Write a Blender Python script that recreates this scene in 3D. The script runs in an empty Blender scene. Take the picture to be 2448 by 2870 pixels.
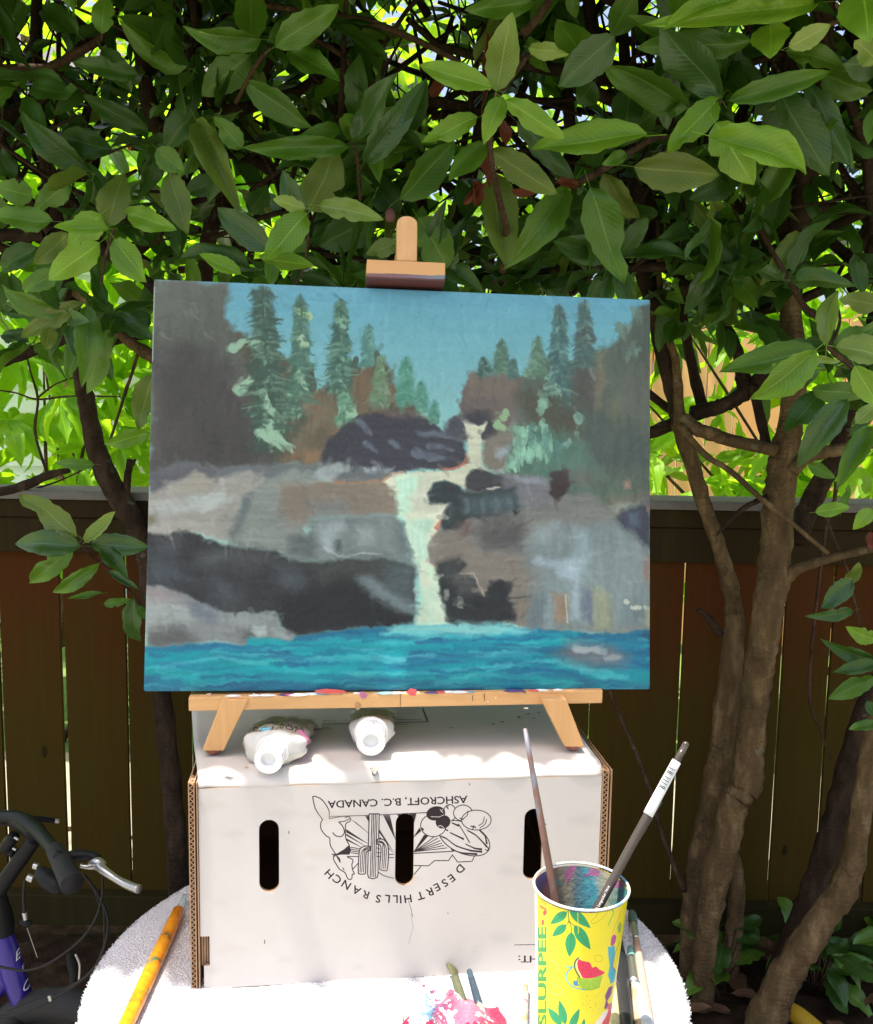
import bpy, bmesh, math, random
import numpy as np
from mathutils import Vector, Matrix

# ------------------------------------------------------------------ camera, sky, sun, exposure
SC = bpy.context.scene
F, CX, CY, CAMZ = 2700.0, 1224.0, 1435.0, 1.32
PITCH, ROLL = math.radians(7.0), math.radians(0.95)
FW = Vector((0, math.cos(PITCH), -math.sin(PITCH)))
_rt = Vector((1, 0, 0)); _up = _rt.cross(FW)
RT = _rt * math.cos(ROLL) + _up * math.sin(ROLL)
UP = -_rt * math.sin(ROLL) + _up * math.cos(ROLL)
CAM = Vector((0, 0, CAMZ))
cam = bpy.data.objects.new('camera', bpy.data.cameras.new('camera'))
SC.collection.objects.link(cam); SC.camera = cam
cam.matrix_world = Matrix(((RT.x, UP.x, -FW.x, 0), (RT.y, UP.y, -FW.y, 0), (RT.z, UP.z, -FW.z, CAMZ), (0, 0, 0, 1)))
cam.data.sensor_fit = 'HORIZONTAL'; cam.data.sensor_width = 36.0
cam.data.lens = F / 2448.0 * 36.0
cam.data.clip_start = 0.02; cam.data.clip_end = 500

SUN = Vector((-0.24, -0.07, 0.97)).normalized()
world = bpy.data.worlds.new('World'); SC.world = world; world.use_nodes = True
nt = world.node_tree
bg = nt.nodes['Background']; sky = nt.nodes.new('ShaderNodeTexSky'); sky.sky_type = 'NISHITA'
sky.sun_disc = False; sky.sun_elevation = math.asin(SUN.z); sky.sun_rotation = math.atan2(SUN.x, SUN.y)
sky.air_density = 0.75; sky.dust_density = 5.0; sky.ozone_density = 0.4
nt.links.new(sky.outputs[0], bg.inputs[0]); bg.inputs[1].default_value = 0.15
sl = bpy.data.lights.new('sun', 'SUN'); sl.energy = 4.0; sl.angle = math.radians(0.6); sl.color = (1, 0.95, 0.87)
so = bpy.data.objects.new('sun', sl); SC.collection.objects.link(so)
so.rotation_euler = SUN.to_track_quat('Z', 'Y').to_euler()
SC.view_settings.view_transform = 'Standard'; SC.view_settings.look = 'None'
SC.view_settings.gamma = 1.0; SC.view_settings.exposure = 1.3
SC.cycles.max_bounces = 10; SC.cycles.transparent_max_bounces = 8
SC.cycles.use_denoising = True

random.seed(7); RNG = np.random.default_rng(7)
COL = SC.collection

# ------------------------------------------------------------------ view geometry helpers
def ray(px, py):
    return FW + RT * ((px - CX) / F) - UP * ((py - CY) / F)
def aty(px, py, y):
    d = ray(px, py); return CAM + d * (y / d.y)
def atz(px, py, z):
    d = ray(px, py); return CAM + d * ((z - CAMZ) / d.z)
def onplane(px, py, p0, n):
    d = ray(px, py); return CAM + d * ((p0 - CAM).dot(n) / d.dot(n))
def proj(p):
    d = Vector(p) - CAM; z = d.dot(FW); return CX + F * d.dot(RT) / z, CY - F * d.dot(UP) / z
def Z(off, s, *pts):                       # enlarged-crop coordinates to photograph pixels
    return [(off[0] + x / s, off[1] + y / s) for x, y in pts]

# ------------------------------------------------------------------ objects
def tag(o, label=None, cat=None, group=None, kind=None):
    if label: o['label'] = label
    if cat: o['category'] = cat
    if group: o['group'] = group
    if kind: o['kind'] = kind
    return o
def link(name, me, parent=None, loc=None):
    o = bpy.data.objects.new(name, me); COL.objects.link(o)
    if loc is not None: o.location = loc
    if parent: 
        o.parent = parent
        o.matrix_parent_inverse = Matrix.Translation(-parent.location) if not getattr(parent, 'data', None) else Matrix()
    return o
def thing(name, label, cat, loc=(0, 0, 0), group=None):
    o = link(name, None); o.location = loc; o.empty_display_size = 0.05
    return tag(o, label, cat, group)

class MB:
    def __init__(s): s.v = []; s.f = []; s.uv = {}; s.m = []
    def add(s, vs, fs, uvs=None, mi=0):
        b = len(s.v); s.v += [tuple(v) for v in vs]
        for k, f in enumerate(fs):
            s.f.append(tuple(b + i for i in f)); s.m.append(mi)
            if uvs is not None: s.uv[len(s.f) - 1] = [uvs[i] for i in f]
    def box(s, a, b, M=None, mi=0):
        x0, y0, z0 = a; x1, y1, z1 = b
        vs = [Vector(p) for p in ((x0,y0,z0),(x1,y0,z0),(x1,y1,z0),(x0,y1,z0),(x0,y0,z1),(x1,y0,z1),(x1,y1,z1),(x0,y1,z1))]
        if M: vs = [M @ v for v in vs]
        s.add(vs, [(0,3,2,1),(4,5,6,7),(0,1,5,4),(1,2,6,5),(2,3,7,6),(3,0,4,7)], mi=mi)
    def tube(s, pts, rad, seg=8, cap=True, mi=0, rough=0.0, uv=False, flat=None):
        pts = [Vector(p) for p in pts]; n = len(pts)
        if not hasattr(rad, '__len__'): rad = [rad] * n
        vs = []; uvs = []
        t = (pts[1] - pts[0]).normalized()
        a = t.orthogonal().normalized()
        if flat is not None:
            a = (Vector(flat) - t * t.dot(Vector(flat))).normalized()
        L = 0
        for i, p in enumerate(pts):
            t2 = (pts[min(i + 1, n - 1)] - pts[max(i - 1, 0)]).normalized()
            a = (a - t2 * a.dot(t2)).normalized(); b = t2.cross(a)
            if i: L += (p - pts[i - 1]).length
            r = rad[i]
            ra, rb = r if hasattr(r, '__len__') else (r, r)
            for k in range(seg):
                an = 2 * math.pi * k / seg
                q = 1 + (random.uniform(-rough, rough) if rough else 0)
                vs.append(p + a * math.cos(an) * ra * q + b * math.sin(an) * rb * q)
                uvs.append((k / seg, L))
        fs = []
        for i in range(n - 1):
            for k in range(seg):
                k2 = (k + 1) % seg
                fs.append((i*seg+k, i*seg+k2, (i+1)*seg+k2, (i+1)*seg+k))
        if cap:
            fs.append(tuple(range(seg))[::-1]); fs.append(tuple((n-1)*seg + k for k in range(seg)))
        s.add(vs, fs, uvs if uv else None, mi=mi)
    def lathe(s, prof, M, seg=24, mi=0, cap=False):
        vs = []
        for r, z in prof:
            for k in range(seg):
                an = 2 * math.pi * k / seg; vs.append(M @ Vector((r * math.cos(an), r * math.sin(an), z)))
        fs = [(i*seg+k, i*seg+(k+1)%seg, (i+1)*seg+(k+1)%seg, (i+1)*seg+k) for i in range(len(prof)-1) for k in range(seg)]
        if cap: fs.append(tuple(range(seg))[::-1]); fs.append(tuple((len(prof)-1)*seg+k for k in range(seg)))
        s.add(vs, fs, mi=mi)
    def prism(s, poly, z0, z1, M=None, mi=0):
        n = len(poly); vs = [Vector((x, y, z0)) for x, y in poly] + [Vector((x, y, z1)) for x, y in poly]
        if M: vs = [M @ v for v in vs]
        s.add(vs, [tuple(range(n))[::-1], tuple(range(n, 2*n))] + [(i, (i+1)%n, n+(i+1)%n, n+i) for i in range(n)], mi=mi)
    def mesh(s, name, mats, smooth=True):
        me = bpy.data.meshes.new(name); me.from_pydata(s.v, [], s.f)
        if not isinstance(mats, (list, tuple)): mats = [mats]
        for m in mats: me.materials.append(m)
        if len(mats) > 1: me.polygons.foreach_set('material_index', s.m)
        if s.uv:
            ul = me.uv_layers.new(name='UVMap'); arr = np.zeros((len(me.loops), 2), np.float32)
            for fi, uvs in s.uv.items():
                ls = me.polygons[fi].loop_start
                for k, u in enumerate(uvs): arr[ls + k] = u
            ul.data.foreach_set('uv', arr.ravel())
        if smooth:
            me.polygons.foreach_set('use_smooth', [True] * len(me.polygons))
        me.update(); return me
    def obj(s, name, mats, parent=None, smooth=True, bevel=0, sharp=None, sub=0):
        me = s.mesh(name, mats, smooth)
        if smooth and sharp is not None: me.set_sharp_from_angle(angle=math.radians(sharp))
        o = link(name, me, parent)
        if bevel:
            b = o.modifiers.new('bevel', 'BEVEL'); b.width = bevel; b.segments = 2; b.limit_method = 'ANGLE'
        if sub:
            b = o.modifiers.new('sub', 'SUBSURF'); b.levels = sub; b.render_levels = sub
        return o

def smooth_path(pts, rad, k=6, jit=0.0):
    P = [Vector(p) for p in pts]; n = len(P); out = []; ro = []
    if not hasattr(rad, '__len__'): rad = [rad] * n
    if len(rad) == 2 and n > 2: rad = [rad[0] + (rad[1] - rad[0]) * i / (n - 1) for i in range(n)]
    for i in range(n - 1):
        p0, p1, p2, p3 = P[max(i-1, 0)], P[i], P[i+1], P[min(i+2, n-1)]
        for j in range(k):
            t = j / k
            q = 0.5 * ((2*p1) + (p2-p0)*t + (2*p0-5*p1+4*p2-p3)*t*t + (3*p1-p0-3*p2+p3)*t**3)
            r = rad[i] * (1-t) + rad[i+1] * t
            if jit: q = q + Vector((random.uniform(-1,1), random.uniform(-1,1), random.uniform(-1,1))) * r * jit
            out.append(q); ro.append(r * (1 + (random.uniform(-jit, jit) if jit else 0)))
    out.append(P[-1]); ro.append(rad[-1]); return out, ro

# ------------------------------------------------------------------ materials
def lin(c): return tuple(((x/255.0) / 12.92 if x/255.0 <= 0.04045 else ((x/255.0 + 0.055) / 1.055) ** 2.4) for x in c)
class NT:
    def __init__(s, name):
        s.m = bpy.data.materials.new(name); s.m.use_nodes = True; s.t = s.m.node_tree
        s.b = s.t.nodes['Principled BSDF']; s.out = s.t.nodes['Material Output']
    def n(s, typ, **kw):
        x = s.t.nodes.new(typ)
        for k, v in kw.items():
            if k.startswith('i_'):
                x.inputs[k[2:].replace('_', ' ')].default_value = v
            else: setattr(x, k, v)
        return x
    def l(s, a, b): s.t.links.new(a, b)
    def coord(s, kind='Object', scale=(1, 1, 1)):
        c = s.n('ShaderNodeTexCoord'); m = s.n('ShaderNodeMapping'); m.inputs['Scale'].default_value = scale
        s.l(c.outputs[kind], m.inputs['Vector']); return m.outputs[0]
    def noise(s, vec, scale, detail=4, rough=0.6):
        x = s.n('ShaderNodeTexNoise'); x.inputs['Scale'].default_value = scale; x.inputs['Detail'].default_value = detail
        x.inputs['Roughness'].default_value = rough
        if vec is not None: s.l(vec, x.inputs['Vector'])
        return x.outputs['Fac']
    def ramp(s, fac, stops):
        r = s.n('ShaderNodeValToRGB'); el = r.color_ramp.elements
        while len(el) < len(stops): el.new(0.5)
        for e, (p, c) in zip(el, stops): e.position = p; e.color = (*c, 1) if len(c) == 3 else c
        s.l(fac, r.inputs[0]); return r.outputs[0]
    def mix(s, f, a, b, mode='MIX'):
        x = s.n('ShaderNodeMix', data_type='RGBA', blend_type=mode)
        if hasattr(f, 'links'): s.l(f, x.inputs[0])
        else: x.inputs[0].default_value = f
        for q, i in ((a, 6), (b, 7)):
            if hasattr(q, 'links'): s.l(q, x.inputs[i])
            else: x.inputs[i].default_value = (*q, 1)
        return x.outputs[2]
    def math(s, op, a, b=0.0):
        x = s.n('ShaderNodeMath', operation=op)
        for q, i in ((a, 0), (b, 1)):
            if hasattr(q, 'links'): s.l(q, x.inputs[i])
            else: x.inputs[i].default_value = q
        return x.outputs[0]
    def col(s, c):
        if hasattr(c, 'links'): s.l(c, s.b.inputs['Base Color'])
        else: s.b.inputs['Base Color'].default_value = (*c, 1)
    def ramp_f(s, fac, a, b):
        m = s.n('ShaderNodeMapRange'); m.inputs['From Min'].default_value = a; m.inputs['From Max'].default_value = b
        s.l(fac, m.inputs['Value']); return m.outputs[0]
    def bump(s, h, strength=0.3, dist=0.002):
        b = s.n('ShaderNodeBump'); b.inputs['Strength'].default_value = strength; b.inputs['Distance'].default_value = dist
        s.l(h, b.inputs['Height']); s.l(b.outputs[0], s.b.inputs['Normal'])
    def p(s, **kw):
        for k, v in kw.items(): s.b.inputs[k.replace('_', ' ')].default_value = v
        return s

def simple(name, c, rough=0.5, metal=0.0, var=0.15, scale=60, bump=0.0, bscale=None, **kw):
    t = NT(name); v = t.coord()
    f = t.noise(v, scale, 4)
    t.col(t.mix(f, tuple(x * (1 - var) for x in c), tuple(min(1, x * (1 + var)) for x in c)))
    t.p(Roughness=rough, Metallic=metal, **kw)
    if bump: t.bump(t.noise(v, bscale or scale * 3, 6), bump, 0.001)
    return t.m

def leaf_mat(name, c_dark, c_light, trans, gloss=0.38, tw=0.32, blem=0.25):
    t = NT(name)
    uv = t.n('ShaderNodeTexCoord'); sep = t.n('ShaderNodeSeparateXYZ'); t.l(uv.outputs['UV'], sep.inputs[0])
    oi = t.n('ShaderNodeObjectInfo'); ge = t.n('ShaderNodeNewGeometry')
    r = t.math('FRACT', t.math('ADD', oi.outputs['Random'], ge.outputs['Random Per Island']))
    base = t.mix(r, c_dark, c_light)
    ns = t.noise(t.coord('Object', (1, 1, 1)), 14, 5)
    base = t.mix(t.math('MULTIPLY', ns, 0.45), base, tuple(x * 0.55 for x in c_dark))
    ax = t.math('ABSOLUTE', t.math('SUBTRACT', sep.outputs[0], 0.5))
    rib = t.math('LESS_THAN', ax, 0.022)
    vn = t.math('SINE', t.math('MULTIPLY', t.math('SUBTRACT', sep.outputs[1], t.math('MULTIPLY', ax, 0.5)), 95))
    vein = t.math('MULTIPLY', t.math('GREATER_THAN', vn, 0.86), 0.18)
    light = tuple(min(1, x * 1.6 + 0.03) for x in c_light)
    base = t.mix(vein, base, light)
    base = t.mix(t.math('MULTIPLY', rib, 0.55), base, light)
    if blem:
        bn = t.noise(t.coord('UV', (3, 5, 3)), 3.2, 5)
        bm = t.math('MULTIPLY', t.math('GREATER_THAN', t.math('ADD', bn, t.math('MULTIPLY', r, 0.12)), 0.74), blem)
        base = t.mix(bm, base, (0.16, 0.12, 0.035))
    tipk = t.math('MULTIPLY', t.ramp_f(t.math('ADD', sep.outputs[1], t.math('MULTIPLY', ns, 0.5)), 0.85, 1.35), 0.45)
    base = t.mix(tipk, base, light)
    sp_ = t.noise(t.coord('UV', (16, 40, 1)), 1.7, 2)
    base = t.mix(t.math('MULTIPLY', t.math('GREATER_THAN', sp_, 0.72), 0.55), base, (0.07, 0.055, 0.02))
    t.col(base); t.p(Roughness=gloss, Specular_IOR_Level=0.5)
    hb = t.math('ADD', t.math('MULTIPLY', vn, 0.4), t.noise(t.coord('UV', (6, 14, 6)), 6, 4))
    t.bump(hb, 0.22, 0.001)
    tr = t.n('ShaderNodeBsdfTranslucent'); t.l(t.mix(0.65, base, trans), tr.inputs[0])
    mx = t.n('ShaderNodeMixShader'); mx.inputs[0].default_value = tw
    t.l(t.b.outputs[0], mx.inputs[1]); t.l(tr.outputs[0], mx.inputs[2]); t.l(mx.outputs[0], t.out.inputs[0])
    return t.m

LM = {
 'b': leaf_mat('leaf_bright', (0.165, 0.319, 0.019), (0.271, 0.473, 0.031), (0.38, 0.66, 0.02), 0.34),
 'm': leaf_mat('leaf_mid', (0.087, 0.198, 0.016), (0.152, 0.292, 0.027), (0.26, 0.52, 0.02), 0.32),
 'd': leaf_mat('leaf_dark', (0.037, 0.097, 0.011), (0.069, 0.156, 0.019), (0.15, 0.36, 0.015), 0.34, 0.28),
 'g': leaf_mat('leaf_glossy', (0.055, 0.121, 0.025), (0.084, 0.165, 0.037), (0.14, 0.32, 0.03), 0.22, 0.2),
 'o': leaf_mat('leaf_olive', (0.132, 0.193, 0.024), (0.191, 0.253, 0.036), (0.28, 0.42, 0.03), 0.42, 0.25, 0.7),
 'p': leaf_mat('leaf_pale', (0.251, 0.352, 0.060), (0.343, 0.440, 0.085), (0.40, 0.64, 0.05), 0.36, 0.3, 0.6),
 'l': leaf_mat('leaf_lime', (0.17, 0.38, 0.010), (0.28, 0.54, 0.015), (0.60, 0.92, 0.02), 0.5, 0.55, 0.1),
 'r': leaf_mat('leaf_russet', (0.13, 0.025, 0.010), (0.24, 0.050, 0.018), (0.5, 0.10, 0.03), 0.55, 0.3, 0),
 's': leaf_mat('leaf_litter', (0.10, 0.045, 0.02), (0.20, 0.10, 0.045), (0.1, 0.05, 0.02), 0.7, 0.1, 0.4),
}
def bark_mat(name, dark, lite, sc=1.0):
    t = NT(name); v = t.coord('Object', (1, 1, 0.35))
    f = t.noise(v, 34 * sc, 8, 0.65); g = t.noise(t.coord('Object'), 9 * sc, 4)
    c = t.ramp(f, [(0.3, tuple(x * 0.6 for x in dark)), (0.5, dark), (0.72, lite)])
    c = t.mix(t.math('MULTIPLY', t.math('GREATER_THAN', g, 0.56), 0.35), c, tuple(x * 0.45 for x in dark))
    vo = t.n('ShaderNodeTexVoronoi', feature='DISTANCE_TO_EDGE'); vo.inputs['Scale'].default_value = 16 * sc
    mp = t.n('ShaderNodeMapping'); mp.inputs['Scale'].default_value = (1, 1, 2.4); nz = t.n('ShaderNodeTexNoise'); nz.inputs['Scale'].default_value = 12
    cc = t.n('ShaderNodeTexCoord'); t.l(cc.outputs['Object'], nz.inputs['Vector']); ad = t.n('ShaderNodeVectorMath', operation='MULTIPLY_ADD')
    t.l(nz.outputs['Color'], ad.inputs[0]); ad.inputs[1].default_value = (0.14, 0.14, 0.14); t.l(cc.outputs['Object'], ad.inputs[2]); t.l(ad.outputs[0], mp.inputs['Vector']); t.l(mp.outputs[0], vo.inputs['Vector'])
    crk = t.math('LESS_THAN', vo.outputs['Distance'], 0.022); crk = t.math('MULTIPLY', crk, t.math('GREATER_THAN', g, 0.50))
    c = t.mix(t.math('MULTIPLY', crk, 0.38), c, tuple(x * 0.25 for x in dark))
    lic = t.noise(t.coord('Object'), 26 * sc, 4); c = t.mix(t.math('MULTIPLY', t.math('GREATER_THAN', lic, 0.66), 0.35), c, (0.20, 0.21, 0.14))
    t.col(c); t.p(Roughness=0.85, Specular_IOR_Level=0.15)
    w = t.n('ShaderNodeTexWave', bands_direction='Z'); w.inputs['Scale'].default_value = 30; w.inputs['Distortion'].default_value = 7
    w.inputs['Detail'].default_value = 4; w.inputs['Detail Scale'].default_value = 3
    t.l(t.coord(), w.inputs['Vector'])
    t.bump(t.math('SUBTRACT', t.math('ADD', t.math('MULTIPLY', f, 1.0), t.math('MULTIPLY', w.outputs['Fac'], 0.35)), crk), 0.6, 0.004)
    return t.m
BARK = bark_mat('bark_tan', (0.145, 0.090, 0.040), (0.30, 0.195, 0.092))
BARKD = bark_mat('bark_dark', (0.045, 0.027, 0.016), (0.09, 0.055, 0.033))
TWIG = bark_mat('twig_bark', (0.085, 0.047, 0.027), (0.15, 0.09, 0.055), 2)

# ------------------------------------------------------------------ raster painter (prints and the painting)
def text_tris(s, size=1.0, shear=0.0):
    """triangles of a word in font units, baseline at y = 0, cap height = size"""
    cu = bpy.data.curves.new('tmp', 'FONT'); cu.body = s; cu.size = 1.0; cu.shear = shear; cu.resolution_u = 3
    ob = bpy.data.objects.new('tmp', cu); me = ob.to_mesh(); me.calc_loop_triangles()
    co = np.array([v.co[:2] for v in me.vertices]); tr = np.array([t.vertices[:] for t in me.loop_triangles])
    out = co[tr] if len(tr) else np.zeros((0, 3, 2))
    ob.to_mesh_clear(); bpy.data.objects.remove(ob); bpy.data.curves.remove(cu)
    return out
_cap = text_tris('H'); CAPH = _cap[:, :, 1].max()
def place_text(s, start, end, cap, shear=0.0, bold=0.0):
    """text from start to end (px), cap height in px measured to the left-hand normal of the reading direction as seen upright"""
    T = text_tris(s, 1.0, shear); x0, x1 = T[:, :, 0].min(), T[:, :, 0].max()
    a = np.array(start, float); b = np.array(end, float); L = np.linalg.norm(b - a); d = (b - a) / L
    up = np.array([d[1], -d[0]])           # upright text in y-down pixels: up is -y when d = +x
    return a + (T[:, :, :1] - x0) / (x1 - x0) * L * d + T[:, :, 1:] / CAPH * cap * up

class Ras:
    def __init__(s, W, H, bg, fmap):
        s.W, s.H = W, H; s.a = np.ones((H, W, 3), np.float32) * np.array(bg, np.float32); s.f = fmap
    def pts(s, P): return np.array([s.f(x, y) for x, y in np.asarray(P, float).reshape(-1, 2)]) * [s.W, s.H]
    def win(s, q, pad):
        x0, y0 = np.floor(q.min(0) - pad).astype(int); x1, y1 = np.ceil(q.max(0) + pad).astype(int) + 1
        x0, y0, x1, y1 = max(0, x0), max(0, y0), min(s.W, x1), min(s.H, y1)
        return x0, y0, x1, y1
    def blend(s, x0, y0, x1, y1, m, c, streak=None):
        m = m[..., None]; reg = s.a[y0:y1, x0:x1]; c = np.array(c, np.float32)
        if streak is not None: c = c * (1 + streak[y0:y1, x0:x1, None])
        s.a[y0:y1, x0:x1] = reg * (1 - m) + c * m
    def poly(s, P, c, feather=1.0, warp=0.0, streak=None, alpha=1.0, raw=False, wn=None):
        q = np.array(P, float) if raw else s.pts(P)
        x0, y0, x1, y1 = s.win(q, feather + warp + 1)
        if x1 <= x0 or y1 <= y0: return
        X, Y = np.meshgrid(np.arange(x0, x1) + 0.5, np.arange(y0, y1) + 0.5)
        X = X.astype(np.float32); Y = Y.astype(np.float32)
        if warp and wn is not None:
            X = X + wn[0][y0:y1, x0:x1] * warp; Y = Y + wn[1][y0:y1, x0:x1] * warp
        ins = np.zeros(X.shape, bool); D = np.full(X.shape, 1e9, np.float32); n = len(q)
        for i in range(n):
            ax, ay = q[i]; bx, by = q[(i + 1) % n]
            if ay != by:
                cnd = (ay > Y) != (by > Y)
                ins ^= cnd & (X < (bx - ax) * (Y - ay) / (by - ay) + ax)
            dx, dy = bx - ax, by - ay; L2 = dx*dx + dy*dy + 1e-9
            t = np.clip(((X - ax) * dx + (Y - ay) * dy) / L2, 0, 1)
            D = np.minimum(D, (X - ax - t*dx)**2 + (Y - ay - t*dy)**2)
        D = np.sqrt(D) * np.where(ins, 1, -1)
        s.blend(x0, y0, x1, y1, np.clip(D / max(feather, 0.5) * 0.5 + 0.5, 0, 1) * alpha, c, streak)
    def line(s, P, w, c, feather=0.6, raw=False, alpha=1.0, streak=None, wn=None, warp=0):
        q = np.array(P, float) if raw else s.pts(P)
        wl = np.linspace(w[0], w[1], len(q)) if hasattr(w, '__len__') else np.full(len(q), w)
        x0, y0, x1, y1 = s.win(q, wl.max() + feather + 1 + warp)
        if x1 <= x0 or y1 <= y0: return
        X, Y = np.meshgrid(np.arange(x0, x1) + 0.5, np.arange(y0, y1) + 0.5)
        if warp and wn is not None:
            X = X + wn[0][y0:y1, x0:x1] * warp; Y = Y + wn[1][y0:y1, x0:x1] * warp
        M = np.zeros(X.shape, np.float32)
        for i in range(len(q) - 1):
            ax, ay = q[i]; bx, by = q[i+1]; dx, dy = bx-ax, by-ay; L2 = dx*dx+dy*dy+1e-9
            t = np.clip(((X-ax)*dx + (Y-ay)*dy) / L2, 0, 1)
            d = np.sqrt((X-ax-t*dx)**2 + (Y-ay-t*dy)**2); ww = wl[i] + (wl[i+1]-wl[i]) * t
            M = np.maximum(M, np.clip((ww / 2 - d) / max(feather, 0.5) + 0.5, 0, 1))
        s.blend(x0, y0, x1, y1, M * alpha, c, streak)
    def tris(s, T, c, raw=False):
        if not len(T): return
        q = T if raw else s.pts(T.reshape(-1, 2)).reshape(-1, 3, 2)
        for t in q:
            x0, y0, x1, y1 = s.win(t, 1)
            if x1 <= x0 or y1 <= y0: continue
            X, Y = np.meshgrid(np.arange(x0, x1) + 0.5, np.arange(y0, y1) + 0.5)
            (ax, ay), (bx, by), (cx, cy) = t
            d = (by-cy)*(ax-cx) + (cx-bx)*(ay-cy)
            if abs(d) < 1e-9: continue
            u = ((by-cy)*(X-cx) + (cx-bx)*(Y-cy)) / d; v = ((cy-ay)*(X-cx) + (ax-cx)*(Y-cy)) / d
            s.blend(x0, y0, x1, y1, ((u >= -0.01) & (v >= -0.01) & (u + v <= 1.01)).astype(np.float32), c)
    def text(s, st, a, b, cap, c, shear=0.0): s.tris(place_text(st, a, b, cap, shear), c)
    def image(s, name, gain=1.0):
        a = np.clip(s.a / 255.0, 0, 1)
        if gain != 1.0:
            l = np.where(a <= 0.04045, a / 12.92, ((a + 0.055) / 1.055) ** 2.4) * gain
            l = np.clip(l, 0, 0.93); a = np.where(l <= 0.0031308, l * 12.92, 1.055 * l ** (1 / 2.4) - 0.055)
        im = bpy.data.images.new(name, s.W, s.H)
        px = np.ones((s.H, s.W, 4), np.float32); px[..., :3] = a[::-1]
        im.pixels.foreach_set(px.ravel()); im.update(); im.pack(); return im

def vnoise(W, H, cx, cy, seed, octs=3):
    r = np.random.default_rng(seed); out = np.zeros((H, W), np.float32); amp = 1.0; tot = 0
    for o in range(octs):
        gx, gy = max(2, int(cx * 2**o)), max(2, int(cy * 2**o))
        g = r.uniform(-1, 1, (gy + 2, gx + 2)).astype(np.float32)
        X = np.linspace(0, gx, W, endpoint=False); Y = np.linspace(0, gy, H, endpoint=False)
        xi = X.astype(int); yi = Y.astype(int); fx = X - xi; fy = Y - yi
        fx = fx*fx*(3-2*fx); fy = fy*fy*(3-2*fy)
        a = g[yi][:, xi]; b = g[yi][:, xi+1]; c = g[yi+1][:, xi]; d = g[yi+1][:, xi+1]
        out += amp * ((a*(1-fx) + b*fx) * (1-fy[:, None]) + (c*(1-fx) + d*fx) * fy[:, None]); tot += amp; amp *= 0.55
    return out / tot

def print_mat(name, img, rough=0.55, bump=0.0, bscale=800, weave=False, spec=0.5):
    t = NT(name); tx = t.n('ShaderNodeTexImage'); tx.image = img; tx.extension = 'EXTEND'; tx.interpolation = 'Linear'
    uv = t.n('ShaderNodeTexCoord'); t.l(uv.outputs['UV'], tx.inputs[0])
    f = t.noise(t.coord('Object'), 35, 5)
    t.col(t.mix(0.10, tx.outputs[0], t.ramp(f, [(0.3, (0.55, 0.55, 0.55)), (0.7, (1, 1, 1))]), 'MULTIPLY'))
    t.p(Roughness=rough, Specular_IOR_Level=spec)
    if weave:
        w = t.n('ShaderNodeTexWave'); w.inputs['Scale'].default_value = 260; w2 = t.n('ShaderNodeTexWave', bands_direction='Z'); w2.inputs['Scale'].default_value = 260
        for q in (w, w2): t.l(t.coord('Object'), q.inputs['Vector']); q.inputs['Distortion'].default_value = 1.5
        g = t.n('ShaderNodeRGBToBW'); t.l(tx.outputs[0], g.inputs[0])
        h = t.math('ADD', t.math('MULTIPLY', t.math('ADD', w.outputs['Fac'], w2.outputs['Fac']), 0.12), t.math('MULTIPLY', g.outputs[0], 1.6))
        h = t.math('ADD', h, t.math('MULTIPLY', t.noise(t.coord('Object', (1, 1, 2.5)), 90, 6), 0.5))
        t.bump(h, bump, 0.0012)
    elif bump: t.bump(t.noise(t.coord('Object'), bscale, 4), bump, 0.0006)
    return t.m

# ------------------------------------------------------------------ ground, patio
def ground_mat():
    t = NT('soil'); v = t.coord('Object'); f = t.noise(v, 18, 10, 0.7)
    t.col(t.ramp(f, [(0.3, (0.014, 0.008, 0.005)), (0.5, (0.035, 0.021, 0.012)), (0.75, (0.08, 0.05, 0.03))]))
    t.p(Roughness=0.95, Specular_IOR_Level=0.1); t.bump(f, 0.8, 0.02); return t.m
def lawn_mat():
    t = NT('far_lawn'); v = t.coord('Object'); f = t.noise(v, 7, 8, 0.7)
    t.col(t.ramp(f, [(0.3, (0.07, 0.14, 0.03)), (0.6, (0.14, 0.22, 0.05)), (0.8, (0.30, 0.26, 0.16))]))
    t.p(Roughness=0.9); t.bump(f, 0.6, 0.02); return t.m
mb = MB()
n = 60
vs = [(-3 + 6 * i / n, 1.2 + 1.6 * j / n, 0.015 * math.sin(i * 1.7) * math.cos(j * 1.3) + random.uniform(-0.008, 0.008)) for j in range(n + 1) for i in range(n + 1)]
mb.add(vs, [(j*(n+1)+i, j*(n+1)+i+1, (j+1)*(n+1)+i+1, (j+1)*(n+1)+i) for j in range(n) for i in range(n)])
tag(mb.obj('soil_bed', ground_mat()), kind='structure')
mb = MB(); mb.box((-150, -150, -0.3), (150, 250, -0.03)); tag(mb.obj('ground', lawn_mat(), smooth=False), kind='structure')
mb = MB(); mb.box((-6, -6, -0.1), (6, 1.25, 0.03))
tag(mb.obj('patio', simple('patio_concrete', (0.24, 0.22, 0.19), 0.85, var=0.2, scale=8, bump=0.3), smooth=False), kind='structure')

mb = MB(); mb.box((-4, 2.5, -0.1), (5, 3.35, 0.01)); tag(mb.obj('added_pale_strip', simple('pale_gap_strip', (0.30, 0.27, 0.19), 0.85, var=0.5, scale=6, bump=0.3), smooth=False), kind='structure')  # pale ground strip added so the fence gaps read bright

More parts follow.
